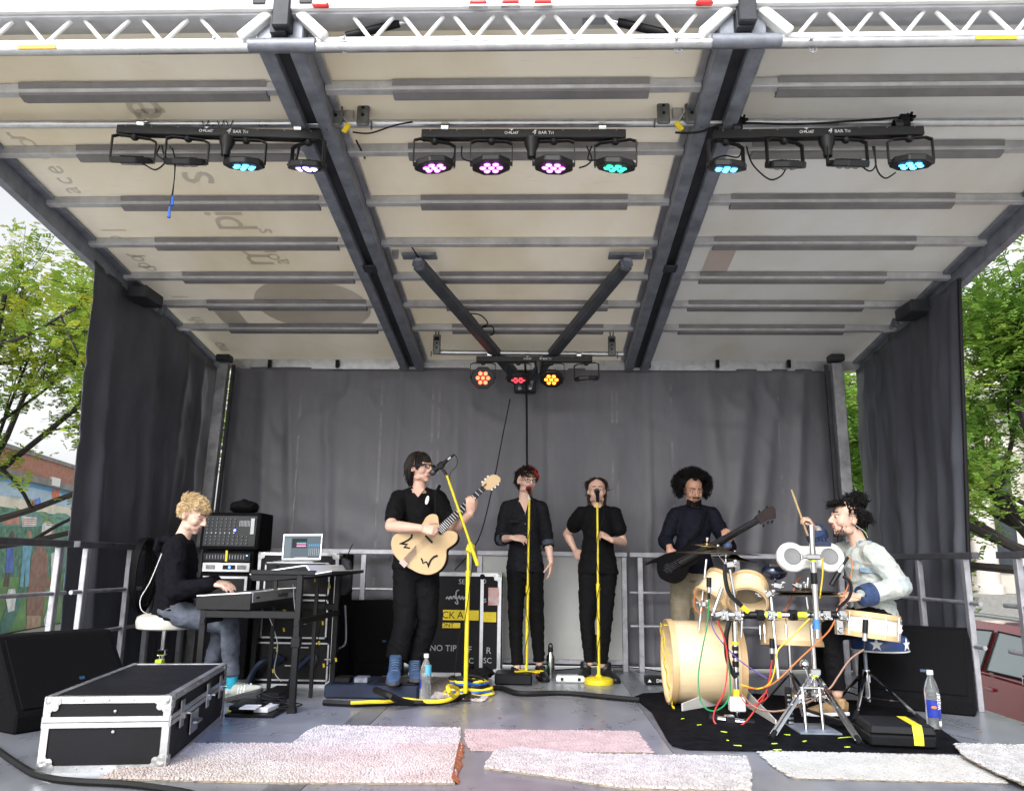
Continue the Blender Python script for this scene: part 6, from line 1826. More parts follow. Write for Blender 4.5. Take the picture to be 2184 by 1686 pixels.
# tall dark box and hanging gear to the right of the rack
p, q = P(712, 1180, 6.55), P(735, 1180, 6.55)
o = MB().bb((p.x, 6.55, 0), (q.x, 6.9, p.z)).build('equipment_case', BLACKC, None, bevel=0.01)
tag(o, 'tall narrow black equipment case right of the rack case', 'case')
c = P(735, 1230, 6.48)
rt = thing('wireless_receiver', 'dark box with whip antenna hung on the narrow case', 'receiver', c)
MB().prism([c + V((-0.04, 0, 0.16)), c + V((0.03, 0, 0.13)), c + V((0.055, 0, 0.04)), c + V((0.05, 0, -0.1)), c + V((0.0, 0, -0.15)), c + V((-0.05, 0, -0.13))], (0, 0.06, 0)).build('receiver_body', DSTEEL, rt, bevel=0.008)
MB().tube([c + V((0.0, 0.02, 0.15)), c + V((0.05, 0.0, 0.26))], 0.004, 6).build('antenna', BLACKM, rt)
# floor pedals and power supplies
rt = thing('pedal_tray', 'black tray of effects pedals and adapters by the white sneaker', 'pedals', G(535, 1520))
def flat(px0, py0, px1, py1, h, m, name, par, ang=0.0, z=0.0):
    a, b = G(px0, py1, z), G(px1, py1, z)
    c = G((px0 + px1) / 2, py0, z)
    return MB().box(((a.x + b.x) / 2, (a.y + c.y) / 2, z + h / 2), (b.x - a.x, abs(c.y - a.y), h), Matrix.Rotation(ang, 3, 'Z')).build(name, m, par, bevel=0.004)
flat(478, 1505, 586, 1529, 0.02, BLACKM, 'tray', rt)
flat(485, 1500, 560, 1517, 0.035, BLACKP, 'pedal', rt, 0.05, 0.022)
flat(508, 1503, 545, 1511, 0.002, WHITEP, 'pedal_label', rt, 0.05, 0.058)
flat(542, 1508, 575, 1519, 0.03, WHITEP, 'adapter', rt, -0.1, 0.0225)
flat(482, 1512, 492, 1518, 0.01, YTAPE, 'yellow_tag', rt, 0, 0.0222)
o = flat(553, 1482, 595, 1500, 0.07, BLACKP, 'sustain_pedal', None)
tag(o, 'black sustain pedal box under the keyboard stand', 'pedal')
rnd = random.Random(3)
tang = MB()
for i in range(7):
    c0 = G(590 + rnd.uniform(-20, 20), 1513 + rnd.uniform(-6, 6))
    pts = [c0 + V((0.10 * math.cos(t * 0.9 + i) * rnd.uniform(0.6, 1.2), 0.10 * math.sin(t * 0.9 + i) * rnd.uniform(0.5, 1.1), 0.012 + 0.008 * i + rnd.uniform(0, 0.02))) for t in range(9)]
    tang.tube(pts, 0.004, 6, 5)
tag(tang.build('cable_tangle', RUBBER, None, smooth=True), 'tangle of thin black cables beside the pedal tray', 'cable')
DBLUE = mat('dark blue cable', (0.012, 0.022, 0.06), 0.5)
for l, ps, r, m in (
    ('thick dark blue power cable curving down from the rack case', [(605, 1405, 6.38), (560, 1410, 6.3), (535, 1440, 6.3), (525, 1470, 6.28)], 0.022, DBLUE),
    ('thick dark blue power cable curling right from the rack case', [(660, 1400, 6.38), (635, 1425, 6.3), (618, 1460, 6.2), (612, 1492, 6.05), (640, 1500, 5.95), (690, 1496, 6.0)], 0.022, DBLUE),
    ('thin white cable hanging under the white synthesizer', [(625, 1245, 5.9), (628, 1290, 5.9), (632, 1340, 5.95), (626, 1400, 6.1)], 0.003, WHITEP),
    ('thin white cable dropping from the lower keyboard', [(572, 1310, 5.9), (585, 1345, 5.95), (592, 1380, 6.0), (585, 1430, 6.1), (600, 1452, 6.1)], 0.003, WHITEP),
    ('white earphone cable trailing from the hoodie to the stool', [(345, 1180, 5.6), (320, 1240, 5.55), (300, 1275, 5.55), (302, 1300, 5.55), (322, 1312, 5.58)], 0.003, WHITEP),
    ('grey ribbon cable hanging on the narrow case', [(736, 1290, 6.46), (738, 1340, 6.46), (736, 1372, 6.46), (722, 1382, 6.46)], 0.008, STEEL),
    ('black cable with yellow markers at the right of the rack case', [(700, 1240, 6.38), (690, 1310, 6.3), (678, 1370, 6.3), (690, 1418, 6.3), (712, 1405, 6.35), (722, 1380, 6.4)], 0.004, RUBBER),
):
    cable(l, [P(*q) for q in ps], r, m)
for i, (x, y) in enumerate(((688, 1328), (680, 1370), (690, 1418), (716, 1406), (702, 1250), (590, 1385), (582, 1430), (605, 1342))):
    o = MB().cyl(P(x, y - 4, 6.28), P(x + 1, y + 4, 6.28), 0.008, n=8).build('cable_marker', YTAPE)
    tag(o, 'yellow cable marker ' + ('high on the cable right of the rack case', 'in the middle of the cable right of the rack case', 'at the low bend of the cable right of the rack case', 'on the far right loop beside the rack case', 'topmost on the cable under the synthesizer', 'on the white cable below the lower keyboard', 'lowest on the white cable near the floor', 'on the cables in the middle of the rack')[i], 'cable marker', 'yellow cable markers')
# coil of black cable hung on the left railing
c = PXx(297, 1215, LX + 0.06)
cl = MB()
for i in range(7):
    r0, r1 = 0.13 + 0.01 * i, 0.24 + 0.008 * i
    cl.tube([(c.x + 0.012 * (i % 4), c.y + r0 * math.cos(t * 0.4488) + 0.01 * i, c.z - 0.02 * i * 0.3 + r1 * math.sin(t * 0.4488)) for t in range(15)], 0.011, 7)
tag(cl.build('cable_coil', RUBBER, None, smooth=True), 'coil of black cable hung on the left railing', 'cable')
# ------------------------------------------------------------------ drum kit, seen from its side
SHELL = mat('natural maple shell', (0.74, 0.58, 0.36), 0.32, 0, 0.07, 4, 0.02, 20, coat=0.3, stretch=(1, 1, 5))
HOOP = mat('maple hoop', (0.62, 0.42, 0.21), 0.35, 0, 0.08, 10, 0.02, 30)
HEADM = mat('white drum head', (0.72, 0.72, 0.70), 0.45, 0, 0.04, 20)
def drum(name, label, c, ax, r, h, hoop=0.016, head_top=True, head_bot=True, lugs=6, shell=SHELL, openm=None):
    c, ax = V(c), V(ax).normalized()
    rt = thing(name, label, 'drum', c)
    MB().lathe(c, [(r, -h / 2), (r, h / 2), (r - 0.008, h / 2), (r - 0.008, -h / 2), (r, -h / 2)], 40, ax).build('shell', shell, rt, smooth=True)
    for s in (-1, 1):
        z = s * (h / 2 - 0.012)
        MB().lathe(c, [(r + 0.001, z - hoop), (r + 0.010, z - hoop), (r + 0.010, z + hoop), (r - 0.004, z + hoop), (r - 0.004, z - hoop)], 40, ax).build('hoop', HOOP, rt, smooth=True)
    if head_top:
        MB().lathe(c, [(0.0, h / 2 - 0.002), (r - 0.001, h / 2 - 0.002), (r - 0.001, h / 2 - 0.004), (0, h / 2 - 0.004)], 40, ax).build('drum_head', HEADM, rt)
    if head_bot:
        MB().lathe(c, [(0.0, -h / 2 + 0.002), (r - 0.001, -h / 2 + 0.002), (r - 0.001, -h / 2 + 0.004), (0, -h / 2 + 0.004)], 40, ax).build('drum_head', HEADM, rt)
    xa = ax.orthogonal().normalized()
    ya = ax.cross(xa)
    for k in range(lugs):
        a = 2 * math.pi * k / lugs + 0.3
        q = c + (xa * math.cos(a) + ya * math.sin(a)) * (r + 0.012)
        b = MB().cyl(q - ax * h * 0.46, q + ax * h * 0.46, 0.0035, n=6)
        b.cyl(q - ax * h * 0.16, q + ax * h * 0.16, 0.009, n=8)
        b.build('lug', CHROME, rt, smooth=True)
    return rt
kc = K(305, 1168, 5.92)
kl, kr = K(95, 1165, 5.92).x, K(515, 1160, 5.92).x
bd_ = drum('bass_drum', 'big natural maple bass drum lying open to the left', ((kl + kr) / 2, 5.92, 0.292), (1, 0, 0), 0.278, kr - kl, 0.020, False, False, 0)
MB().lathe(((kl + kr) / 2, 5.92, 0.292), [(0.0, 0.20), (0.268, 0.20), (0.268, 0.205)], 32, (1, 0, 0)).build('drum_head', HEADM, bd_)
for a0, a1, w_ in ((1.5, 2.6, 0.012), (2.4, 3.3, 0.02), (3.2, 4.1, 0.011)):
    pts = []
    for i in range(8):
        a = a0 + (a1 - a0) * i / 7
        pts.append(V((kl - 0.004 + 0.006 * math.sin(i * 2.0), 5.92 - 0.276 * math.cos(a - 1.5707) * -1 * (1 if True else 1) * 0.98, 0.292 + 0.276 * math.sin(a - 1.5707 + 1.5707) * 0.0 + 0.276 * math.cos(a - 1.0))))
    MB().loft([(p, 0.003, w_ * (0.6 + 0.6 * ((i * 37) % 5) / 5), (1, 0, 0)) for i, p in enumerate(pts)], 6).build('yellow_tape', YTAPE, bd_)
for x, y0, y1, w_ in ((70, 1030, 1160, 0.016), (95, 1080, 1270, 0.014), (60, 960, 1060, 0.020)):
    p, q = K(x, y0, 5.66), K(x + 14, y1, 5.66)
    MB().loft([(p, 0.002, w_, (1, 0, 0)), (p.lerp(q, 0.4) + V((0.01, -0.004, 0)), 0.002, w_ * 0.7, (1, 0, 0)), (q, 0.002, w_ * 0.5, (1, 0, 0))], 6).build('yellow_tape', YTAPE, bd_)
p, q = K(75, 935, 5.85), K(250, 932, 5.85)
MB().box((p + q) / 2 + V((0, 0.05, 0.002)), ((q - p).length, 0.05, 0.006), Matrix.Rotation(0.08, 3, 'Z')).build('yellow_tape', YTAPE, bd_)
drum('tom_drum', 'small pale tom drum tilted at the left of the rack', K(395, 722, 5.62), (0.62, 0.30, 0.72), 0.118, 0.19, 0.012, True, False, 0)
tb = drum('tom_drum', 'small maple tom drum showing its open dark bottom', K(580, 738, 5.52), (0.22, 0.72, 0.66), 0.125, 0.17, 0.012, True, False, 0)
c = K(580, 738, 5.52)
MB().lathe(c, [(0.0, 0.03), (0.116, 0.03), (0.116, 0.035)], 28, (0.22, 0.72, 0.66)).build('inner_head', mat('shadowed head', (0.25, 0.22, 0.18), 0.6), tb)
drum('snare_drum', 'wide maple snare drum in the middle of the kit', K(855, 965, 5.68), (0.03, 0.10, 1), 0.205, 0.185, 0.016, True, True, 8)
sn = drum('snare_drum', 'white maple snare drum in front of the drummer, clear hoops', K(1325, 930, 5.40), (0.12, 0.02, 1), 0.168, 0.150, 0.016, True, True, 10, shell=mat('white maple shell', (0.72, 0.66, 0.55), 0.35, 0, 0.06, 5, coat=0.3))
c = K(1480, 930, 5.40)
b = MB()
for z in (-0.03, 0.0, 0.03):
    b.cyl(c + V((0.01, -0.02, z)), c + V((0.03, -0.03, z)), 0.008, n=8)
b.box(c + V((0.0, -0.01, 0)), (0.02, 0.03, 0.09))
b.build('strainer', CHROME, sn, bevel=0.002)
c = K(1135, 930, 5.36)
b = MB().box(c, (0.05, 0.04, 0.12)).box(c + V((0.03, 0, 0.04)), (0.05, 0.05, 0.03)).cyl(c + V((0, -0.03, -0.03)), c + V((0, 0.03, -0.03)), 0.02, n=10)
b.build('bracket', CHROME, sn, bevel=0.006)
# twin white pad
rt = thing('twin_drum_pad', 'white twin round drum pad clamped to the tall chrome post', 'drum', K(965, 512, 5.30))
c0, c1 = K(852, 512, 5.30), K(1078, 512, 5.30)
nrm = V((0, -0.95, 0.3)).normalized()
upv = V((1, 0, 0)).cross(nrm)
upv = -upv if upv.z < 0 else upv
ol = []
R0 = 0.098
for i in range(17):
    a = math.radians(48) + math.radians(264) * i / 16
    ol.append(c0 + V((1, 0, 0)) * R0 * math.cos(a) + upv * R0 * math.sin(a))
for i in range(17):
    a = math.radians(-132) + math.radians(264) * i / 16
    ol.append(c1 + V((1, 0, 0)) * R0 * math.cos(a) + upv * R0 * math.sin(a))
MB().prism(ol, nrm * -0.04).build('pad_body', mat('white lacquer pad', (0.60, 0.585, 0.55), 0.4), rt, bevel=0.008)
for c_ in (c0, c1):
    MB().lathe(c_ + nrm * 0.001, [(0.0, 0.0), (0.052, 0.0), (0.056, 0.003), (0.050, 0.004)], 28, nrm).build('pad_head', mat('grey mesh head', (0.17, 0.17, 0.17), 0.7, 0, 0.05, 90), rt, smooth=True)
    for k in range(4):
        a = 0.8 + k * 1.5708
        MB().lathe(c_ + nrm * 0.001 + (V((1, 0, 0)) * math.cos(a) + upv * math.sin(a)) * 0.083, [(0.005, 0), (0.004, 0.003), (0, 0.003)], 8, nrm).build('screw', HOOP, rt)
c = K(1035, 435, 5.33)
b = MB()
for j in range(4):
    b.cyl(c + V((-0.035 + 0.023 * j, 0, -0.025)), c + V((-0.035 + 0.023 * j, 0, 0.035)), 0.008, n=8)
b.box(c, (0.10, 0.04, 0.03))
b.build('blue_clip', mat('navy plastic clip', (0.012, 0.02, 0.06), 0.4), rt, bevel=0.002)
# posts and rack tubes
def post(mb, x0, y0, x1, y1, Y0, Y1, r, n=12):
    mb.cyl(K(x0, y0, Y0), K(x1, y1, Y1), r, n=n)
    return mb
rt = thing('drum_rack', 'chrome drum rack with horizontal tube and clamps', 'drum rack', K(500, 1500, 5.42))
MB().cyl(K(500, 905, 5.42), K(516, 1490, 5.42), 0.019, n=14).build('rack_post', CHROME, rt, smooth=True)
MB().cyl(K(400, 868, 5.44), K(1180, 868, 5.30), 0.019, n=14).build('rack_tube', CHROME, rt, smooth=True)
def along(x0, x1, m, name, r=0.0205):
    t = lambda x: K(400, 868, 5.44).lerp(K(1180, 868, 5.30), (x - 400) / 780)
    MB().cyl(t(x0), t(x1), r, n=14).build(name, m, rt, smooth=True)
along(500, 545, NEON, 'neon_tape')
along(560, 650, BLACKM, 'grip_sleeve', 0.024)
along(690, 715, NEON, 'neon_tape')
along(765, 790, NEON, 'neon_tape')
along(880, 945, NEON, 'neon_tape')
along(1085, 1125, BLACKM, 'grip_sleeve', 0.022)
for x in (440, 520, 660, 725, 860, 1000, 1060, 1150):
    p = K(400, 868, 5.44).lerp(K(1180, 868, 5.30), (x - 400) / 780)
    b = MB().box(p, (0.05, 0.06, 0.065))
    b.cyl(p + V((0.0, -0.05, -0.01)), p + V((0, 0.05, -0.01)), 0.011, n=8)
    b.box(p + V((0.0, -0.055, -0.01)), (0.045, 0.008, 0.014), Matrix.Rotation(0.6 * (x % 3), 3, 'Y'))
    b.build('clamp', CHROME if x not in (860, 660) else BLACKM, rt, bevel=0.006)
for y0, y1, m in ((1030, 1050, YTAPE), (1060, 1085, BLACKM), (1100, 1130, BLACKM), (1150, 1185, BLACKM), (1215, 1235, BLACKM), (1320, 1362, YTAPE)):
    f_ = lambda y: K(500, 905, 5.42).lerp(K(516, 1490, 5.42), (y - 905) / 585)
    MB().cyl(f_(y0), f_(y1), 0.0212, n=14).build('post_tape', m, rt, smooth=True)
MB().box(K(515, 1408, 5.40), (0.10, 0.06, 0.085)).build('white_block', WHITEP, rt, bevel=0.006)
a, b_ = K(345, 1492, 5.30), K(620, 1530, 5.28)
MB().cyl(a, b_, 0.02, n=12).build('foot_tube', CHROME, rt, smooth=True)
MB().cyl(a, a.lerp(b_, 0.18), 0.028, n=12).build('foot_rubber', RUBBER, rt, smooth=True)
MB().cyl(a.lerp(b_, 0.78), b_, 0.028, n=12).build('foot_rubber', RUBBER, rt, smooth=True)
MB().box(a.lerp(b_, 0.46), (0.06, 0.06, 0.065)).build('foot_clamp', CHROME, rt, bevel=0.006)
# pale folded base plates
PALE = mat('pale grey plate', (0.55, 0.53, 0.50), 0.45, 0.2, 0.06, 8)
bp = thing('folding_stand', 'pale flat metal stand foot lying on the black mat', 'stand', G(1560, 1535))
p0, p1, p2 = G(1456, 1520), G(1575, 1500), G(1654, 1549)
for a, b_ in ((p0, p1), (p1, p2)):
    dd = (b_ - a)
    nn = V((-dd.y, dd.x, 0)).normalized()
    MB().prism([a + V((0, 0, 0.012)), b_ + V((0, 0, 0.012)), b_ + V((0, 0, 0.15 if b_ is p1 else 0.04)), a + V((0, 0, 0.15 if a is p1 else 0.06))], nn * 0.01).build('base_plate', PALE, bp, bevel=0.002)
# tall post stand with tripod
rt = thing('drum_stand', 'tall chrome tripod stand at the front of the drum kit', 'drum stand', G(1738, 1560))
sy = 5.22
MB().cyl(K(966, 322, sy), K(1004, 1008, sy), 0.0185, n=16).build('upper_post', CHROME, rt, smooth=True)
MB().cyl(K(968, 930, sy + 0.03), K(988, 1225, sy + 0.03), 0.014, n=12).build('lower_post', CHROME, rt, smooth=True)
MB().cyl(K(985, 1215, sy + 0.03), K(990, 1390, sy + 0.03), 0.019, n=14).build('centre_tube', CHROME, rt, smooth=True)
MB().box(K(984, 1212, sy + 0.03), (0.065, 0.06, 0.04)).build('upper_collar', CHROME, rt, bevel=0.006)
MB().box(K(990, 1350, sy + 0.03), (0.065, 0.06, 0.035)).build('lower_collar', CHROME, rt, bevel=0.006)
MB().box(K(990, 1243, sy + 0.0), (0.03, 0.03, 0.02)).build('neon_tape', NEON, rt)
for y, h in ((540, 0.018), (925, 0.06), (650, 0.07)):
    t = (y - 322) / 686
    p = K(966, 322, sy).lerp(K(1004, 1008, sy), t)
    MB().cyl(p - V((0, 0, h / 2)), p + V((0, 0, h / 2)), 0.0202, n=16).build('tape_band', {540: NEON, 925: mat('blue tape', (0.05, 0.20, 0.50), 0.5), 650: BLACKM}[y], rt, smooth=True)
p = K(975, 515, sy + 0.0)
b = MB().box(p, (0.09, 0.06, 0.035)).cyl(p + V((-0.07, -0.02, 0)), p + V((-0.03, -0.02, 0)), 0.012, n=8).cyl(p + V((-0.075, -0.02, -0.02)), p + V((-0.075, -0.02, 0.02)), 0.008, n=8)
b.build('pad_clamp', CHROME, rt, bevel=0.006)
def leg2(top, foot, side):
    for o_ in (-0.009, 0.009):
        MB().box((top + foot) / 2 + V((o_ * 1.2, 0, 0)), ((foot - top).length, 0.008, 0.020), rotm(foot - top, side)).build('leg', CHROME, rt, bevel=0.002)
    d_ = (foot - top).normalized()
    MB().cyl(foot - d_ * 0.03, foot + d_ * 0.035, 0.014, 0.018, 10).build('rubber_foot', RUBBER, rt, smooth=True)
tp = K(984, 1215, sy + 0.03)
f1, f2, f3 = G(1649, 1566, 0.03), G(1831, 1578, 0.03), V((tp.x + 0.02, sy + 0.36, 0.03))
for f_ in (f1, f2, f3):
    leg2(tp + (f_ - tp) * 0.05, f_, (0, 1, 0))
    lc_ = K(990, 1350, sy + 0.03)
    mdp = tp.lerp(f_, 0.55)
    MB().box((lc_ + mdp) / 2, ((mdp - lc_).length, 0.006, 0.014), rotm(mdp - lc_, (0, 1, 0))).build('leg_brace', CHROME, rt)
# drum pedal between the legs
rt = thing('drum_pedal', 'black and chrome drum pedal on the black mat', 'drum pedal', G(1730, 1560))
pb = G(1740, 1562)
MB().box(pb + V((0.0, 0.05, 0.012)), (0.24, 0.30, 0.014)).build('base_plate', STEEL, rt, bevel=0.003)
for x in (-0.055, 0.045):
    MB().cyl(pb + V((x, 0.0, 0.02)), pb + V((x, 0.03, 0.25)), 0.010, n=10).build('upright', CHROME, rt, smooth=True)
MB().cyl(pb + V((-0.07, 0.03, 0.245)), pb + V((0.07, 0.03, 0.245)), 0.009, n=10).build('axle', CHROME, rt, smooth=True)
MB().box(pb + V((0.12, 0.10, 0.07)), (0.30, 0.10, 0.012), Matrix.Rotation(0.28, 3, 'Y')).build('footboard', BLACKM, rt, bevel=0.003)
MB().box(pb + V((-0.10, 0.16, 0.12)), (0.035, 0.04, 0.22)).build('chain_guard', BLACKM, rt, bevel=0.004)
for j in range(8):
    MB().box(pb + V((-0.10, 0.137, 0.03 + 0.026 * j)), (0.03, 0.006, 0.012)).build('chain_link', CHROME, rt)
MB().tube([pb + V((0.0, 0.03, 0.245)), pb + V((-0.03, 0.03, 0.36))], 0.005, 8).build('beater_rod', CHROME, rt)
MB().ell(pb + V((-0.033, 0.03, 0.38)), 0.028, 0.03, 0.028, n=14, m=9).build('beater', CHROME, rt, smooth=True)
# bass drum pedal area hardware behind
rt = thing('hardware_stand', 'chrome snare stand under the middle snare drum', 'drum stand', V((K(830, 1100, 5.68).x, 5.68, 0)))
c = K(835, 1100, 5.68)
MB().cyl((c.x, 5.68, 0.15), (c.x, 5.68, 0.56), 0.012, n=10).build('tube', CHROME, rt, smooth=True)
for a_ in (0.5, 2.6, 4.7):
    MB().tube([(c.x, 5.68, 0.26), (c.x + 0.22 * math.cos(a_), 5.68 + 0.22 * math.sin(a_), 0.015)], 0.009, 8).build('leg', CHROME, rt, smooth=True)
    MB().tube([(c.x, 5.68, 0.50), (c.x + 0.15 * math.cos(a_), 5.68 + 0.15 * math.sin(a_), 0.60)], 0.008, 8).build('basket_arm', CHROME, rt, smooth=True)
# cymbals
BRZ = mat('dark bronze cymbal', (0.16, 0.13, 0.09), 0.32, 0.9, 0.2, 12, 0.1, 40)
BRS = mat('bright brass cymbal', (0.62, 0.45, 0.20), 0.25, 1.0, 0.12, 12, 0.08, 40)
def cymbal(label, c, n, r, m, pole=None, bow=0.10):
    c, n = V(c), V(n).normalized()
    rt = thing('cymbal', label, 'cymbal', c, 'cymbals')
    MB().lathe(c, [(0.0, 0.026 * r / 0.2), (0.03 * r / 0.2, 0.022 * r / 0.2), (0.045 * r / 0.2, 0.008 * r / 0.2), (r * 0.6, -0.004), (r, -r * bow), (r, -r * bow - 0.0015), (r * 0.6, -0.006), (0, 0.0)], 44, n).build('plate', m, rt, smooth=True)
    MB().lathe(c, [(0.0, 0.05), (0.012, 0.048), (0.012, 0.03), (0.006, 0.02)], 10, n).build('wing_nut', CHROME, rt, smooth=True)
    if pole:
        MB().cyl(c - n * 0.02, pole, 0.008, n=10).build('cymbal_rod', CHROME, rt, smooth=True)
    return rt
cymbal('large thin dark crash cymbal in front of the bass player', K(400, 483, 5.72), (0.03, -0.01, 1), 0.295, BRZ, K(450, 560, 5.72), 0.05)
cymbal('small bright splash cymbal above the large crash cymbal', K(332, 440, 5.76), (0.10, -0.06, 1), 0.105, BRS, K(345, 478, 5.74))
cymbal('thin cymbal just under the large crash cymbal', K(500, 518, 5.80), (0.12, -0.02, 1), 0.17, BRZ, K(500, 560, 5.8))
cymbal('dark upper hi-hat cymbal under the twin pad', K(935, 725, 5.45), (-0.02, 0.01, 1), 0.205, BRZ, K(948, 640, 5.45))
cymbal('dark lower hi-hat cymbal under the twin pad', K(935, 738, 5.45), (-0.02, 0.01, 1), 0.203, BRZ, K(955, 900, 5.45), -0.08)
# thin stand rods
for l, q, r in (('thin chrome rod slanting left of the toms', (330, 530, 5.70, 285, 960, 5.70), 0.009), ('chrome boom rod in front of the toms', (472, 590, 5.40, 520, 880, 5.42), 0.0105), ('chrome rod leaning across the middle snare', (722, 760, 5.42, 768, 1262, 5.35), 0.011), ('short chrome tube clamped under the pale tom', (425, 700, 5.45, 365, 870, 5.45), 0.013), ('short chrome tube behind the open tom', (545, 900, 5.5, 540, 1005, 5.5), 0.010), ('thin chrome cymbal rod behind the crash cymbal', (448, 470, 5.72, 448, 545, 5.72), 0.008)):
    o = MB().cyl(K(*q[:3]), K(*q[3:]), r, n=12).build('stand_rod', CHROME, None, smooth=True)
    tag(o, l, 'rod', 'chrome rods of the drum kit')
rnd = random.Random(12)
HWL = ['clamp at the left end of the toms', 'clamp below the open tom', 'wing clamp beside the dark bell', 'clamp joining tom and rack tube', 'clamp under the dark bell', 'clamp at the top of the boom rod', 'clamp at the foot of the pale tom', 'clamp behind the twin pad']
for i, (x, y, Y) in enumerate(((300, 800, 5.6), (660, 745, 5.45), (760, 690, 5.45), (690, 870, 5.44), (700, 740, 5.42), (470, 560, 5.42), (400, 860, 5.44), (885, 690, 5.5))):
    p = K(x, y, Y)
    b = MB().box(p, (0.05, 0.05, 0.035), Matrix.Rotation(rnd.uniform(-0.6, 0.6), 3, 'Y'))
    b.cyl(p + V((-0.04, -0.01, 0.01)), p + V((0.04, -0.01, -0.01)), 0.010, n=8)
    b.ell(p + V((0.035, -0.02, 0.02)), 0.014, 0.010, 0.014, n=10, m=6)
    tag(b.build('drum_clamp', CHROME, None, bevel=0.004), 'chrome ' + HWL[i], 'clamp', 'chrome drum clamps')
b = MB().ell(K(742, 605, 5.5), 0.085, 0.07, 0.055, n=20, m=12)
o = b.build('bell', mat('blue black enamel', (0.010, 0.014, 0.035), 0.18, 0.3, 0.1, 10, coat=0.5), None, smooth=True)
MB().box(K(735, 565, 5.46), (0.06, 0.03, 0.02)).build('bell_clip', CHROME, o)
MB().tube([K(745, 640, 5.5), K(755, 700, 5.46)], 0.008, 8).build('bell_arm', CHROME, o)
tag(o, 'shiny blue-black bell mounted above the toms', 'bell')
# microphones around the kit
def kitmic(label, x0, y0, x1, y1, Y):
    a, b_ = K(x0, y0, Y), K(x1, y1, Y)
    rt = thing('microphone', label, 'microphone', a, 'drum microphones')
    MB().cyl(a, a.lerp(b_, 0.45), 0.017, n=12).build('mic_head', BLACKM, rt, smooth=True)
    MB().cyl(a.lerp(b_, 0.45), a.lerp(b_, 0.7), 0.014, n=12).build('mic_body', ALU, rt, smooth=True)
    MB().cyl(a.lerp(b_, 0.7), b_, 0.009, n=10).build('mic_tail', RUBBER, rt, smooth=True)
kitmic('black and silver drum microphone before the denim jacket', 1090, 685, 1190, 515, 5.26)
kitmic('slim black drum microphone pointing at the pale tom', 345, 640, 345, 770, 5.4)
kitmic('slim black drum microphone hanging under the middle snare', 728, 1010, 728, 1140, 5.36)
kitmic('slim drum microphone clipped to the right snare', 1297, 895, 1288, 1080, 5.22)
# drummer's throne
tx, ty = K(1395, 1040, 5.66).x, 5.70
rt = thing('drum_throne', 'round blue drum throne with white stars under the drummer', 'stool', (tx, ty, 0))
zs = K(1395, 1000, 5.6).z
BLUES = mat('royal blue vinyl', (0.015, 0.045, 0.17), 0.35, 0, 0.1, 10)
MB().lathe((tx, ty, zs), [(0.0, -0.095), (0.165, -0.095), (0.18, -0.085), (0.185, -0.03), (0.17, 0.0), (0.0, 0.01)], 30).build('seat_pad', BLUES, rt, smooth=True)
MB().lathe((tx, ty, zs), [(0.182, -0.097), (0.187, -0.092), (0.182, -0.087)], 30).build('seat_piping', WHITEP, rt, smooth=True)
for ang in (-2.05, -0.9, 0.3):
    n = V((math.cos(ang), math.sin(ang), 0))
    s = V((-n.y, n.x, 0))
    c = V((tx, ty, zs - 0.045)) + n * 0.1835
    star = [c + (s * math.sin(k * math.pi / 5) + V((0, 0, 1)) * math.cos(k * math.pi / 5)) * (0.045 if k % 2 == 0 else 0.018) + n * 0.002 for k in range(10)]
    MB().prism(star, n * 0.003).build('star', WHITEP, rt)
px, py = K(1315, 1200, 5.66).x, ty
MB().cyl((px, py, zs - 0.26), (px, py, zs - 0.08), 0.012, n=10).build('screw_post', STEEL, rt, smooth=True)
MB().cyl((px, py, 0.08), (px, py, zs - 0.22), 0.016, n=12).build('post', CHROME, rt, smooth=True)
MB().cyl((px, py, zs - 0.30), (px, py, zs - 0.22), 0.026, n=12).build('collar', CHROME, rt, smooth=True)
MB().box((px, py, zs - 0.09), (0.10, 0.10, 0.03)).build('seat_bracket', BLACKM, rt, bevel=0.004)
hub = V((px, py, 0.27))
for f_ in (G(1824, 1533, 0.02), G(1972, 1540, 0.03), V((px - 0.12, py + 0.3, 0.02))):
    MB().tube([hub, hub.lerp(f_, 0.12) + V((0, 0, 0.01)), f_], 0.011, 8, 4).build('leg', CHROME, rt, smooth=True)
    MB().tube([V((px, py, 0.10)), hub.lerp(f_, 0.62)], 0.007, 6).build('leg_brace', CHROME, rt)
    dd = (f_ - hub).normalized()
    MB().cyl(f_ - dd * 0.07, f_ + dd * 0.015, 0.015, 0.018, 10).build('rubber_foot', RUBBER, rt, smooth=True)
# coloured cables of the kit
def kc_(label, pts, m, r=0.005, Y=5.3):
    cable(label, [K(*(q if len(q) == 3 else (*q, Y))) for q in pts], r, m, group='coloured drum cables')
GRN = mat('green cable', (0.01, 0.22, 0.07), 0.45)
RED = mat('red cable', (0.50, 0.02, 0.015), 0.45)
YEL = mat('yellow cable', (0.70, 0.48, 0.02), 0.45)
ORG = mat('orange cable', (0.55, 0.14, 0.02), 0.45)
BRN = mat('brown cable', (0.25, 0.13, 0.08), 0.45)
PUR = mat('purple cable', (0.12, 0.07, 0.30), 0.45)
kc_('green cable looping low round the bass drum', [(343, 740, 5.45), (338, 900, 5.45), (300, 1100, 5.4), (280, 1250, 5.35), (300, 1400, 5.3), (370, 1450, 5.28), (450, 1400, 5.3), (475, 1280, 5.35), (440, 1010, 5.4), (405, 920, 5.42)], GRN)
kc_('red cable sweeping in a low loop before the kit', [(395, 900, 5.4), (440, 1020, 5.38), (458, 1150, 5.36), (440, 1320, 5.32), (380, 1450, 5.26), (380, 1520, 5.22), (450, 1552, 5.2), (550, 1530, 5.2), (640, 1420, 5.22), (700, 1310, 5.25), (728, 1140, 5.3)], RED)
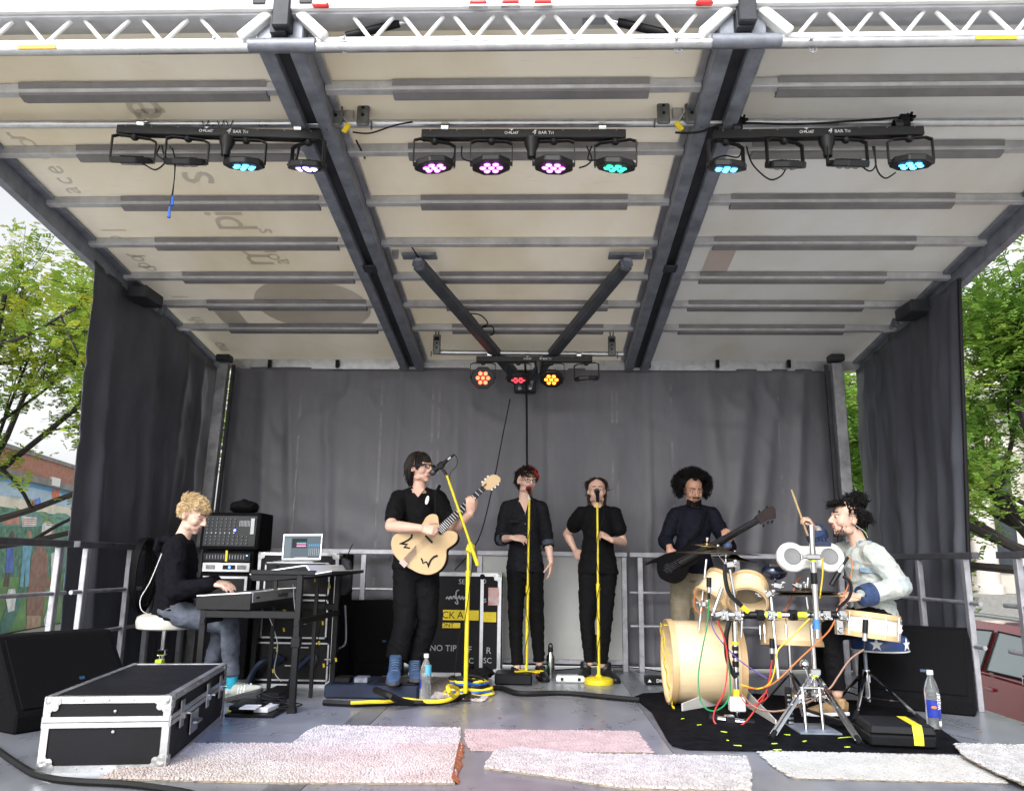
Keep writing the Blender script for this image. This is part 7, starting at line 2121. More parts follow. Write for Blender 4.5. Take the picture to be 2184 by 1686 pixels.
kc_('yellow cable falling from the rack tube', [(950, 895, 5.26), (850, 1000, 5.24), (765, 1080, 5.22), (748, 1180, 5.2), (715, 1280, 5.22), (640, 1315, 5.25), (540, 1290, 5.34)], YEL)
kc_('yellow cable hanging from the twin pad clip', [(1035, 520, 5.24), (1037, 600, 5.24), (1028, 690, 5.25), (1018, 765, 5.26)], YEL)
kc_('orange cable stretched diagonally across the kit', [(1110, 900, 5.24), (1060, 980, 5.22), (900, 1130, 5.2), (760, 1265, 5.2), (660, 1312, 5.24), (560, 1305, 5.3)], ORG)
kc_('brown cable draped from the right snare across the tripod', [(1285, 1078, 5.2), (1200, 1140, 5.19), (1130, 1240, 5.17), (1070, 1320, 5.16), (930, 1405, 5.15), (760, 1452, 5.15), (630, 1430, 5.18), (545, 1350, 5.26)], BRN, 0.006)
kc_('purple cable slanting down across the bass drum', [(360, 880, 5.42), (370, 950, 5.42), (430, 1040, 5.4), (540, 1150, 5.38), (700, 1255, 5.34)], PUR, 0.004)
kc_('orange cable clipped beside the hi-hat', [(905, 635, 5.5), (870, 670, 5.5), (860, 720, 5.5), (820, 820, 5.5), (800, 840, 5.5)], ORG)
kc_('red cable rising past the drum microphone at the jacket', [(1195, 515, 5.24), (1215, 550, 5.24), (1205, 640, 5.24), (1170, 740, 5.25), (1120, 840, 5.25)], ORG, 0.0035)
kc_('thin red cable tangled by the tripod foot', [(530, 1350, 5.26), (580, 1415, 5.2), (650, 1400, 5.2), (700, 1365, 5.22), (690, 1340, 5.22), (640, 1390, 5.2)], RED, 0.0035)
kc_('blue and orange cable bundle at the left of the toms', [(275, 700, 5.62), (255, 770, 5.6), (260, 830, 5.6), (300, 850, 5.6), (300, 780, 5.6), (270, 800, 5.6)], ORG, 0.004)
kc_('thick black multicore hugging the rack post', [(470, 900, 5.40), (450, 1000, 5.39), (455, 1120, 5.39), (480, 1200, 5.39), (510, 1250, 5.38)], RUBBER, 0.016)
kc_('thick black multicore arching before the toms', [(440, 560, 5.42), (445, 650, 5.40), (470, 740, 5.38), (530, 800, 5.36), (580, 845, 5.36)], RUBBER, 0.014)
kc_('short yellow sleeve end of the black multicore', [(545, 815, 5.355), (585, 850, 5.355)], YTAPE, 0.016)
kc_('black gooseneck arm curving beside the denim jacket', [(1160, 635, 5.24), (1195, 655, 5.22), (1210, 710, 5.22), (1190, 770, 5.22), (1130, 825, 5.24)], RUBBER, 0.010)
kc_('thin silver cable falling from the drummer head to the collar', [(1205, 275, 5.58), (1235, 320, 5.56), (1290, 360, 5.52), (1310, 400, 5.5)], WHITEP, 0.001)
# ================================================================== things on the floor
def gpoly(pts, z=0.0):
    return [G(x, y, z) for x, y in pts]
def inpoly(x, y, poly):
    c = False
    n = len(poly)
    for i in range(n):
        a, b = poly[i], poly[(i + 1) % n]
        if (a.y > y) != (b.y > y) and x < (b.x - a.x) * (y - a.y) / (b.y - a.y) + a.x:
            c = not c
    return c
def rug(label, pts, m, h=0.016, seed=1, step=0.014, z0=0.001, tuft=0.006):
    poly = gpoly(pts)
    rnd = random.Random(seed)
    rt = thing('rug', label, 'rug', sum(poly, V()) / len(poly))
    # woven backing with ragged edge
    rag = []
    n = len(poly)
    for i in range(n):
        a, b = poly[i], poly[(i + 1) % n]
        k = max(2, int((b - a).length / 0.02))
        for j in range(k):
            p = a.lerp(b, j / k)
            rag.append(p + V((rnd.uniform(-1, 1) * 0.004, rnd.uniform(-1, 1) * 0.004, z0)))
    MB().prism(rag, (0, 0, h * 0.5)).build('backing', mat('rug backing', (0.30, 0.25, 0.19), 0.95, 0, 0.2, 60), rt)
    # pile: leaning tufts
    b = MB()
    x0, x1 = min(p.x for p in poly), max(p.x for p in poly)
    y0, y1 = min(p.y for p in poly), max(p.y for p in poly)
    y = y0
    while y < y1:
        x = x0
        while x < x1:
            px, py = x + rnd.uniform(-0.5, 0.5) * step, y + rnd.uniform(-0.5, 0.5) * step
            if inpoly(px, py, poly):
                a = rnd.uniform(0, 6.283)
                r = step * rnd.uniform(0.8, 1.25)
                lean = V((rnd.uniform(-1, 1), rnd.uniform(-1, 1), 0)) * tuft
                top = V((px, py, z0 + h * 0.5 + tuft * rnd.uniform(0.7, 1.5))) + lean
                o = len(b.v)
                for k in range(4):
                    b.v.append(V((px + r * math.cos(a + k * 1.5708), py + r * math.sin(a + k * 1.5708), z0 + h * 0.42)))
                d2 = V((math.cos(a), math.sin(a), 0)) * r * 0.42
                e2 = V((-math.sin(a), math.cos(a), 0)) * r * 0.42
                b.v += [top + d2, top + e2, top - d2, top - e2]
                b.f += [(o, o + 1, o + 5, o + 4), (o + 1, o + 2, o + 6, o + 5), (o + 2, o + 3, o + 7, o + 6), (o + 3, o, o + 4, o + 7), (o + 4, o + 5, o + 6, o + 7)]
            x += step
        y += step
    org = rt.location
    me = bpy.data.meshes.new('pile')
    me.from_pydata([(p - org)[:] for p in b.v], [], b.f)
    me.materials.append(m)
    for p in me.polygons:
        p.use_smooth = True
    o = bpy.data.objects.new('pile', me)
    col.objects.link(o)
    o.parent = rt
    o['kind'] = 'stuff'
    return rt
WHITER = mat('off white shag', (0.47, 0.45, 0.44), 0.95, 0, 0.16, 14, spec=0.05)
DIRTR = mat('soiled white shag', (0.48, 0.455, 0.445), 0.95, 0, 0.10, 2.4, c2=(0.36, 0.29, 0.265), spec=0.05)
PINKR = mat('pale pink carpet', (0.45, 0.36, 0.345), 0.95, 0, 0.12, 8, spec=0.05)
r1 = rug('large soiled white shag rug at the front with orange taped edge', [(215, 1663), (330, 1600), (392, 1590), (984, 1591), (968, 1673), (600, 1672)], DIRTR, 0.020, 1, 0.0105)
rug('smaller white shag rug behind the large soiled one', [(627, 1588), (660, 1560), (690, 1551), (983, 1557), (978, 1589)], WHITER, 0.020, 2, 0.0105)
rug('flat pale pink carpet piece in the centre', [(992, 1557), (1358, 1561), (1392, 1606), (1300, 1605), (1005, 1602), (993, 1580)], PINKR, 0.012, 3, 0.013, tuft=0.003)
rug('long white shag rug at the front edge below the pink carpet', [(1033, 1640), (1056, 1606), (1100, 1598), (1250, 1612), (1590, 1619), (1602, 1650), (1600, 1690), (1330, 1684), (1150, 1656)], WHITER, 0.022, 4, 0.0105)
rug('flat cream carpet piece at the front right', [(1617, 1606), (1640, 1604), (2070, 1614), (2150, 1672), (1690, 1661), (1655, 1640)], mat('cream carpet', (0.50, 0.475, 0.445), 0.95, 0, 0.10, 5, spec=0.05), 0.014, 5, 0.013, tuft=0.003)
rug('white shag rug in the bottom right corner', [(2037, 1601), (2240, 1606), (2300, 1700), (2184, 1688), (2120, 1660), (2060, 1628)], WHITER, 0.022, 6, 0.0105, z0=0.026)
rug('small brown rug under the guitarist boots', [(745, 1452), (800, 1443), (1045, 1449), (1040, 1476), (740, 1480)], mat('grey brown carpet', (0.22, 0.19, 0.17), 0.95, 0, 0.2, 30, spec=0.1), 0.014, 7, 0.016)
rug('small white rug scrap under the coiled cables', [(920, 1490), (930, 1478), (1040, 1487), (1030, 1497)], WHITER, 0.016, 8, 0.014)
ot = MB()
prev = None
rnd = random.Random(2)
e0, e1 = G(984, 1591), G(968, 1673)
for i in range(14):
    p = e0.lerp(e1, i / 13)
    ot.v += [p + V((-0.012, 0, 0.026 + rnd.uniform(0, 0.003))), p + V((0.018 + rnd.uniform(-0.008, 0.008), 0, 0.004))]
ot.f = [(2 * i, 2 * i + 1, 2 * i + 3, 2 * i + 2) for i in range(13)]
ot.build('orange_tape', mat('orange duct tape', (0.42, 0.15, 0.06), 0.7, 0, 0.3, 18, 0.3, 60), r1)
# black mat under the kit
mp_ = gpoly([(1352, 1488), (1372, 1480), (1500, 1474), (1900, 1500), (1990, 1545), (2062, 1596), (2064, 1602), (2050, 1607), (1700, 1604), (1465, 1600), (1435, 1592), (1425, 1582), (1390, 1520)])
o = MB().prism([p + V((0, 0, 0.002)) for p in mp_], (0, 0, 0.008)).build('stage_mat', mat('black felt mat', (0.008, 0.008, 0.010), 0.95, 0, 0.4, 14, 0.4, 300, spec=0.05))
tag(o, 'large black mat under the drum kit', 'mat')
pts = [G(x, y, 0.015) for x, y in ((1357, 1488), (1390, 1512), (1430, 1588), (1465, 1599), (1700, 1604))]
rnd = random.Random(9)
lab = ['left of the white stand base', 'below the bass drum', 'in front of the stand base', 'near the red cable loop', 'by the tripod foot', 'lowest near the mat edge', 'beside the drum pedal', 'near the pedal chain', 'by the black case', 'under the right tripod leg', 'at the front middle of the mat', 'between tripod and stand base']
for i, (x, y, w_, a) in enumerate(((1455, 1532, 0.05, 0.8), (1437, 1488, 0.16, -0.25), (1490, 1545, 0.05, 0.1), (1545, 1560, 0.05, -0.4), (1680, 1566, 0.05, 0.1), (1660, 1598, 0.06, 0.0), (1800, 1572, 0.12, 0.35), (1650, 1585, 0.05, 0.0), (1808, 1592, 0.04, 0.1), (1715, 1580, 0.05, 0.5), (1575, 1589, 0.05, 0.0), (1552, 1578, 0.03, 0.7))):
    p = G(x, y, 0.012)
    a += rnd.uniform(-0.7, 0.7) if i not in (1, 6) else 0
    m_ = NEON if i != 1 else YTAPE
    o = MB().prism([p + Matrix.Rotation(a, 3, 'Z') @ V((u * w_ * rnd.uniform(0.5, 1.0), v * 0.016 * rnd.uniform(0.4, 1.2), 0.0)) for u, v in ((-0.5, -0.4), (-0.1, -0.5), (0.5, -0.2), (0.45, 0.5), (-0.2, 0.35))], (0, 0, 0.0025)).build('tape_scrap', m_)
    tag(o, ('fluorescent' if i != 1 else 'long yellow') + ' tape scrap on the black mat ' + lab[i], 'tape', 'tape scraps on the mat')
# bottles
PETG = glassmat('clear plastic', (0.93, 0.96, 0.97), 0.03, 1.25)
def bottle(label, px, py, h, r, lab_c, cap):
    c = G(px, py)
    rt = thing('water_bottle', label, 'bottle', c)
    MB().lathe(c, [(0.0, 0.004), (r * 0.8, 0.0), (r, 0.012), (r, h * 0.30), (r * 0.95, h * 0.42), (r, h * 0.60), (r * 0.98, h * 0.68), (r * 0.72, h * 0.80), (r * 0.40, h * 0.88), (r * 0.38, h * 0.93), (0.0, h * 0.93)], 28).build('bottle_body', PETG, rt, smooth=True)
    MB().lathe(c, [(r * 0.45, h * 0.925), (r * 0.45, h * 0.995), (r * 0.4, h), (0.0, h)], 20).build('cap', cap, rt, smooth=True)
    return rt, c
rt, c = bottle('clear water bottle with a blue label standing in the middle', 906, 1503, 0.335, 0.0385, None, WHITEP)
LBL = mat('light blue label', (0.10, 0.42, 0.62), 0.4, 0, 0.1, 30)
LBD = mat('dark blue label', (0.02, 0.04, 0.32), 0.35, 0, 0.25, 20)
def label_strip(rt, c, r, z0, z1, a0, a1, m, name='bottle_label'):
    b = MB()
    n = 10
    for i in range(n + 1):
        a = a0 + (a1 - a0) * i / n
        for z in (z0, z1):
            b.v.append(c + V((r * math.cos(a), r * math.sin(a), z)))
    b.f = [(2 * i, 2 * i + 2, 2 * i + 3, 2 * i + 1) for i in range(n)]
    return b.build(name, m, rt, smooth=True)
label_strip(rt, c, 0.0392, 0.20, 0.265, -1.5, -0.2, LBL)
label_strip(rt, c, 0.0392, 0.11, 0.17, -3.0, -2.2, LBD)
rt, c = bottle('tall clear water bottle with dark blue fish label at the right', 1994, 1556, 0.345, 0.042, None, WHITEP)
lb = label_strip(rt, c, 0.0428, 0.075, 0.175, -2.9, -0.25, LBD)
text_mesh('water', 0.042, LETTER, 'lettering', rt, frame(c + V((0.016, -0.043, 0.172)), V((0, 0, 1)), V((-1, 0, 0))), 0.0005)
MB().ell(c + V((-0.012, -0.0425, 0.135)), 0.018, 0.002, 0.009, n=12, m=6).build('fish_print', mat('orange print', (0.65, 0.22, 0.06), 0.5), rt)
label_strip(rt, c, 0.0428, 0.03, 0.058, -1.3, -0.75, WHITEP)
c = G(1174, 1444)
rt = thing('steel_flask', 'brushed steel flask with black cap beside the singer', 'flask', c)
MB().lathe(c, [(0.0, 0.0), (0.034, 0.0), (0.036, 0.006), (0.036, 0.16), (0.033, 0.175), (0.021, 0.195), (0.020, 0.215), (0, 0.215)], 24).build('flask_body', mat('brushed steel', (0.45, 0.45, 0.46), 0.25, 1.0, 0.08, 20), rt, smooth=True)
MB().lathe(c, [(0.022, 0.21), (0.023, 0.235), (0.018, 0.25), (0.0, 0.25)], 18).build('cap', BLACKP, rt, smooth=True)
MB().tube([c + V((-0.016, 0, 0.245)), c + V((-0.010, 0, 0.275)), c + V((0.010, 0, 0.275)), c + V((0.016, 0, 0.245))], 0.006, 8, 3).build('cap_loop', BLACKP, rt)
c = G(1217, 1456)
rt = thing('small_case', 'small white plastic case lying on the stage', 'case', c)
MB().box(c + V((0, 0.06, 0.028)), (0.235, 0.12, 0.05)).build('case_shell', WHITEP, rt, bevel=0.012)
for x in (-0.07, 0.07):
    MB().box(c + V((x, -0.003, 0.03)), (0.022, 0.008, 0.022)).build('latch', BLACKP, rt)
MB().box(c + V((0, -0.002, 0.048)), (0.08, 0.008, 0.012)).build('handle', WHITEP, rt, bevel=0.003)
c = G(1404, 1461)
rt = thing('effects_pedal', 'black effects pedal with white lettering left of the bass drum', 'pedal', c)
MB().box(c + V((0, 0.06, 0.035)), (0.20, 0.13, 0.06)).build('pedal_box', BLACKM, rt, bevel=0.006)
text_mesh('DIGI', 0.036, LETTER, 'lettering', rt, frame(c + V((0.02, -0.0055, 0.036)), (1, 0, 0), (0, 0, 1)))
MB().prism([c + V((-0.085, -0.0055, 0.025)), c + V((-0.07, -0.0055, 0.048)), c + V((-0.055, -0.0055, 0.025))], (0, -0.001, 0)).build('lettering', LETTER, rt)
# guitarist's pedalboard
a, b_ = G(690, 1489), G(893, 1489)
rt = thing('pedalboard', 'long dark blue pedalboard at the guitarist feet', 'pedalboard', (a + b_) / 2)
MB().bb((a.x, a.y, 0.005), (b_.x, a.y + 0.46, 0.095)).build('board', mat('dark blue board', (0.012, 0.020, 0.045), 0.55, 0, 0.3, 8, 0.1, 60, spec=0.3), rt, bevel=0.008)
MB().bb((a.x + 0.35, a.y + 0.02, 0.0955), (b_.x - 0.02, a.y + 0.30, 0.107)).build('wah_pedal', BLACKM, rt, bevel=0.004)
MB().bb((a.x + 0.05, a.y + 0.08, 0.0955), (a.x + 0.16, a.y + 0.2, 0.135)).build('pedal', BLACKP, rt, bevel=0.006)
MB().bb((a.x + 0.19, a.y + 0.08, 0.0955), (a.x + 0.29, a.y + 0.2, 0.135)).build('pedal', STEEL, rt, bevel=0.006)
# hard case with yellow tape at the right
a, b_ = G(1878, 1600), G(2012, 1602)
rt = thing('hard_case', 'black hard case with a strip of yellow tape at the right', 'case', (a + b_) / 2)
Mz = Matrix.Rotation(-0.12, 3, 'Z')
cc = (a + b_) / 2 + V((-0.02, 0.15, 0))
wv_ = (b_ - a).length
MB().box(cc + V((0, 0, 0.045)), (wv_, 0.29, 0.06), Mz, taper=(1.03, 1.03)).build('case_bottom', BLACKP, rt, bevel=0.01)
MB().box(cc + V((0, 0, 0.102)), (wv_ * 1.04, 0.30, 0.05), Mz, taper=(0.93, 0.9)).build('case_lid', BLACKP, rt, bevel=0.01)
tt = MB()
for (y, z) in ((0.13, 0.1285), (-0.136, 0.1285), (-0.152, 0.082), (-0.154, 0.03)):
    for x in (0.05, 0.10):
        tt.v.append(cc + Mz @ V((x, y, z + 0.001)) + V((0, -0.002, 0)))
tt.f = [(0, 1, 3, 2), (2, 3, 5, 4), (4, 5, 7, 6)]
tt.build('yellow_tape', YTAPE, rt)
# floor cables
FC = lambda pts, z=0.02: [G(x, y, z) for x, y in pts]
cable('thick black cable crossing the front left corner', FC([(-30, 1580), (40, 1630), (90, 1655), (160, 1665), (280, 1672), (400, 1690), (430, 1705)], 0.018), 0.015)
cable('thick black cable snake running right from the coil to the mat', FC([(985, 1478), (1060, 1466), (1110, 1478), (1200, 1477), (1290, 1485), (1365, 1492)], 0.022), 0.020)
cable('thick black cable snake crossing under the pedalboard front', FC([(690, 1497), (760, 1500), (830, 1497), (900, 1498), (960, 1492), (1010, 1478)], 0.022), 0.020)
cable('thick black cable end with frayed yellow tip on the pedalboard', [G(800, 1470, 0.11), G(830, 1482, 0.10), G(850, 1492, 0.06), G(880, 1499, 0.03)], 0.022)
cable('yellow cable lying in front of the pedalboard', FC([(748, 1498), (790, 1496), (830, 1495), (860, 1490), (890, 1493)], 0.035), 0.012, YTAPE)
cable('thick yellow hose arching up beside the boom stand', [G(852, 1490, 0.03), G(900, 1495, 0.03), G(950, 1493, 0.04), G(975, 1480, 0.06), G(975, 1468, 0.10), G(958, 1462, 0.15), G(956, 1470, 0.16), G(968, 1485, 0.10)], 0.014, YTAPE)
rnd = random.Random(4)
BLUC = mat('blue cable', (0.02, 0.10, 0.42), 0.45)
lbl = ['lowest yellow coil', 'blue outer coil', 'second yellow coil', 'black inner coil', 'upper blue coil', 'top yellow coil', 'outermost black coil']
for i, m_ in enumerate((YTAPE, BLUC, YTAPE, RUBBER, BLUC, YTAPE, RUBBER)):
    c0 = G(1000, 1481)
    rx, ry = 0.19 - 0.012 * i + rnd.uniform(-0.02, 0.02), 0.14 - 0.01 * i
    pts = [c0 + V((rx * math.cos(t * 0.45 + i) + 0.012 * math.sin(3 * t), ry * math.sin(t * 0.45 + i), 0.015 + 0.017 * i + 0.006 * math.sin(2 * t + i))) for t in range(14)]
    cable(lbl[i] + ' of cable heaped at the boom stand base', pts, 0.012, m_, name='cable_coil', group='coiled cables at the boom stand')
b = MB()
c0 = G(1000, 1470)
b.loft([(c0 + V((-0.02, 0.02, 0.18)), 0.03), (c0 + V((-0.01, 0.0, 0.14)), 0.06), (c0 + V((0.04, -0.02, 0.10)), 0.12, 0.09, (1, 0, 0)), (c0 + V((0.06, -0.03, 0.06)), 0.16, 0.11, (1, 0, 0))], 14)
o = thing('black_cloth', 'black cloth draped over the foot of the boom stand', 'cloth', c0)
remeshed(b, 'cloth', BLKCLOTH, o, 0.01, 2, wrinkle(0.012, 13, 6))
for i, (pts, m_) in enumerate((([(1140, 1425, 0.1), (1160, 1390, 0.15), (1180, 1410, 0.1), (1150, 1430, 0.06), (1130, 1440, 0.05)], ORG), ([(1150, 1440, 0.02), (1170, 1415, 0.12), (1150, 1400, 0.14), (1160, 1440, 0.03)], GRN), ([(1135, 1430, 0.08), (1155, 1445, 0.03), (1168, 1448, 0.02)], RED))):
    cable(['orange', 'dark green', 'red'][i] + ' thin cable tangled beside the steel flask', [G(x, y, z) for x, y, z in pts], 0.003, m_)
cable('thin black cable lying along the back of the stage', FC([(1150, 1432), (1230, 1425), (1330, 1422), (1420, 1432)], 0.008), 0.006)
# litter
LEAFB = mat('fallen brown leaf', (0.30, 0.13, 0.05), 0.8, 0, 0.2, 30)
rnd = random.Random(6)
for i, (x, y, l) in enumerate(((1285, 1538, 'in the middle of the deck'), (1262, 1553, 'just left of the other central leaf'), (822, 1548, 'behind the soiled rug'), (1065, 1530, 'near the water bottle'), (1455, 1612, 'by the right seam plate'), (470, 1545, 'near the flight case'), (2090, 1560, 'at the far right of the deck'))):
    p = G(x, y, 0.004)
    a = rnd.uniform(0, 6)
    o = MB().prism([p + V((math.cos(a + t * 1.05) * r_, math.sin(a + t * 1.05) * r_, 0.002 * (t % 2))) for t, r_ in enumerate((0.022, 0.009, 0.016, 0.011, 0.02, 0.008))], (0, 0, 0.0015)).build('fallen_leaf', LEAFB)
    tag(o, 'small brown fallen leaf ' + l, 'leaf', 'fallen leaves on the deck')
# ================================================================== beyond the stage
# ------------------------------------------------------------------ mural building at the left
WA = V((-15.2, 22.5, 0))
WD = V((-0.2, 1.0, 0)).normalized()
WN = V((WD.y, -WD.x, 0))            # faces the stage
def WPt(zx, zy, off=0.0):           # from the close-up of the left background
    px, py = zx * 0.2809, 947.0 + zy * 0.2809
    d = ray(px, py)
    t = (WA - V((0, 0, CZ))).dot(WN) / d.dot(WN)
    return V((0, 0, CZ)) + d * t + WN * off
BRICK = mat('orange brick', (0.42, 0.20, 0.14), 0.85, 0, 0.15, 8, 0.2, 30)
bl = thing('mural_building', 'brick building with a painted mural beyond the left railing', 'building', WA)
ztop = WPt(300, 115).z
zbr = WPt(300, 268).z
p0, p1 = WA - WD * 14, WA + WD * 30
def wallbox(a, b, z0, z1, th, name, m, par):
    return MB().prism([V((a.x, a.y, z0)), V((b.x, b.y, z0)), V((b.x, b.y, z1)), V((a.x, a.y, z1))], -WN * th).build(name, m, par)
wallbox(p0, p1, GZ, zbr, 0.4, 'wall', mat('mural field green', (0.17, 0.33, 0.13), 0.8, 0, 0.25, 1.5), bl)
wallbox(p0 + WN * 0.12, p1 + WN * 0.12, zbr + 0.05, ztop, 0.5, 'upper_wall', BRICK, bl)
wallbox(p0 + WN * 0.2, p1 + WN * 0.2, zbr - 0.16, zbr + 0.05, 0.3, 'ledge', mat('grey stone ledge', (0.26, 0.25, 0.24), 0.8, 0, 0.2, 3), bl)
wallbox(p0 + WN * 0.18, p1 + WN * 0.18, ztop, ztop + 0.12, 0.6, 'coping', mat('grey stone ledge', (0.3, 0.3, 0.3)), bl)
wallbox(p0 + WN * 0.16, p1 + WN * 0.16, GZ, WPt(100, 1455).z, 0.3, 'plinth', mat('dark red brick plinth', (0.14, 0.055, 0.04), 0.85, 0, 0.2, 6), bl)
zs0 = WPt(250, 620).z
zs1 = WPt(250, 520).z
z2 = WPt(250, 420).z
zy1, zg = WPt(250, 620).z, WPt(250, 1000).z
for i, (a, b, c) in enumerate(((z2 + 0.35, zbr - 0.16, (0.18, 0.42, 0.68)), (z2 - 0.05, z2 + 0.35, (0.45, 0.60, 0.72)), (zs1 - 0.2, z2 - 0.05, (0.78, 0.73, 0.60)))):
    wallbox(p0 + WN * 0.004, p1 + WN * 0.004, a, b, 0.003, 'mural_sky', mat('mural sky %d' % i, c, 0.8, 0, 0.12, 2), bl)
wallbox(p0 + WN * 0.006, p1 + WN * 0.006, zg, zs1 + 0.05, 0.003, 'mural_hills', mat('mural hedge green', (0.13, 0.28, 0.20), 0.8, 0, 0.35, 5), bl)
def paint(name, c, pts, off):
    m = mat('mural paint ' + name, tuple(min(0.8, q * 1.5 + 0.06) for q in c), 0.8, 0, 0.2, 4)
    MB().prism([WPt(x, y, off) for x, y in pts], WN * 0.002).build('mural_' + name, m, bl)
paint('far_hill', (0.08, 0.20, 0.16), [(0, 560), (0, 520), (60, 515), (120, 530), (200, 525), (260, 510), (330, 520), (380, 545), (430, 520), (500, 525), (545, 560), (545, 620), (0, 620)], 0.010)
paint('houses', (0.36, 0.15, 0.10), [(20, 590), (60, 560), (140, 545), (140, 605), (20, 610)], 0.013)
paint('town_block', (0.60, 0.56, 0.52), [(160, 545), (275, 555), (272, 620), (165, 625)], 0.013)
for j in range(4):
    paint('town_band', (0.42, 0.10, 0.08), [(165, 560 + 16 * j), (272, 568 + 14 * j), (272, 573 + 14 * j), (165, 566 + 16 * j)], 0.016)
paint('balloon', (0.05, 0.14, 0.42), [(252, 420), (300, 405), (308, 440), (295, 490), (265, 500), (250, 470)], 0.012)
paint('balloon_band', (0.45, 0.05, 0.03), [(240, 425), (256, 418), (256, 498), (242, 495)], 0.014)
paint('second_balloon', (0.45, 0.10, 0.05), [(392, 350), (445, 345), (450, 420), (420, 440), (395, 420)], 0.012)
paint('shadow_path', (0.03, 0.12, 0.09), [(0, 1350), (60, 1200), (150, 1090), (205, 1090), (160, 1200), (60, 1440), (0, 1450)], 0.010)
paint('brown_coat', (0.17, 0.085, 0.055), [(270, 780), (300, 757), (340, 790), (358, 850), (362, 920), (355, 1010), (400, 1040), (400, 1085), (350, 1095), (335, 1180), (322, 1300), (195, 1300), (205, 1150), (220, 1000), (235, 880), (245, 830)], 0.012)
paint('brown_trousers', (0.30, 0.20, 0.13), [(200, 1300), (310, 1290), (300, 1412), (195, 1420)], 0.011)
paint('coat_head', (0.42, 0.25, 0.17), [(318, 640), (350, 575), (395, 590), (408, 640), (395, 700), (360, 750), (310, 770)], 0.013)
paint('white_hair', (0.66, 0.70, 0.70), [(312, 660), (318, 610), (345, 580), (390, 595), (395, 650), (370, 690), (320, 710)], 0.015)
paint('blue_dress', (0.045, 0.09, 0.34), [(50, 755), (95, 755), (98, 860), (92, 970), (38, 975), (45, 870)], 0.012)
paint('dress_legs', (0.06, 0.03, 0.02), [(42, 975), (55, 975), (50, 1075), (22, 1080)], 0.012)
paint('dress_legs_2', (0.06, 0.03, 0.02), [(62, 975), (78, 975), (62, 1080), (48, 1080)], 0.012)
paint('dress_head', (0.05, 0.03, 0.025), [(72, 680), (85, 655), (105, 665), (108, 710), (80, 720)], 0.012)
paint('overalls', (0.09, 0.25, 0.34), [(170, 750), (245, 755), (225, 860), (215, 1080), (185, 1080), (188, 940), (170, 1080), (145, 1080), (165, 880)], 0.012)
paint('overalls_head', (0.30, 0.15, 0.09), [(205, 690), (212, 655), (235, 660), (236, 705), (215, 715)], 0.012)
paint('white_basket', (0.58, 0.58, 0.54), [(40, 1170), (60, 1100), (110, 1095), (118, 1160), (105, 1260), (60, 1275)], 0.012)
paint('teal_coat', (0.07, 0.24, 0.30), [(480, 980), (515, 970), (500, 1370), (460, 1370)], 0.012)
paint('white_apron', (0.60, 0.59, 0.55), [(385, 830), (425, 810), (420, 1020), (385, 1040)], 0.012)
paint('pale_skirt', (0.62, 0.60, 0.55), [(330, 1330), (365, 1230), (395, 1210), (385, 1400), (335, 1405)], 0.012)
b = WPt(375, 285, 0.15)
MB().box(b, (0.12, 0.7, 0.28), rotm(WN, WD)).build('wall_lamp', WHITEP, bl, bevel=0.02)
# ------------------------------------------------------------------ pale building at the right
PB = mat('pale limestone', (0.52, 0.49, 0.44), 0.8, 0, 0.12, 1.5, 0.1, 10)
by2 = 30.0
bx0 = P(2058, 1200, by2).x
rt = thing('stone_building', 'pale stone building with columns behind the right tree', 'building', (bx0 + 8, by2 + 4, GZ))
MB().bb((bx0 - 6, by2 + 0.9, GZ), (bx0 + 26, by2 + 9, 8.5)).build('wall', PB, rt)
MB().bb((bx0 - 6, by2 - 0.4, GZ), (bx0 + 26, by2 + 0.9, 0.1)).build('podium', mat('grey stone base', (0.2, 0.2, 0.19), 0.8), rt)
MB().bb((bx0 - 6, by2 - 0.3, 7.2), (bx0 + 26, by2 + 0.9, 8.6)).build('entablature', PB, rt)
for i in range(9):
    x = bx0 - 4 + 2.4 * i
    MB().lathe((x, by2 + 0.1, 0.1), [(0.52, 0), (0.52, 0.25), (0.42, 0.35), (0.40, 3.5), (0.34, 6.7), (0.5, 6.9), (0.5, 7.1)], 16).build('column', PB, rt, smooth=True)
    w_ = MB().bb((x + 0.75, by2 + 0.84, 1.0), (x + 1.65, by2 + 0.893, 5.2)).build('window', mat('dark window glass', (0.03, 0.04, 0.05), 0.15), rt)
    MB().bb((x + 0.65, by2 + 0.80, 0.85), (x + 1.75, by2 + 0.89, 1.0)).build('window_sill', PB, w_)
# far dark block so that the street does not end in the void
rt = thing('apartment_block', 'distant brick block seen low behind the left tree', 'building', (-60, 70, GZ))
MB().bb((-90, 70, GZ), (-30, 84, 5.0)).build('wall', mat('far grey brick', (0.25, 0.22, 0.20), 0.9, 0, 0.2, 0.5), rt)
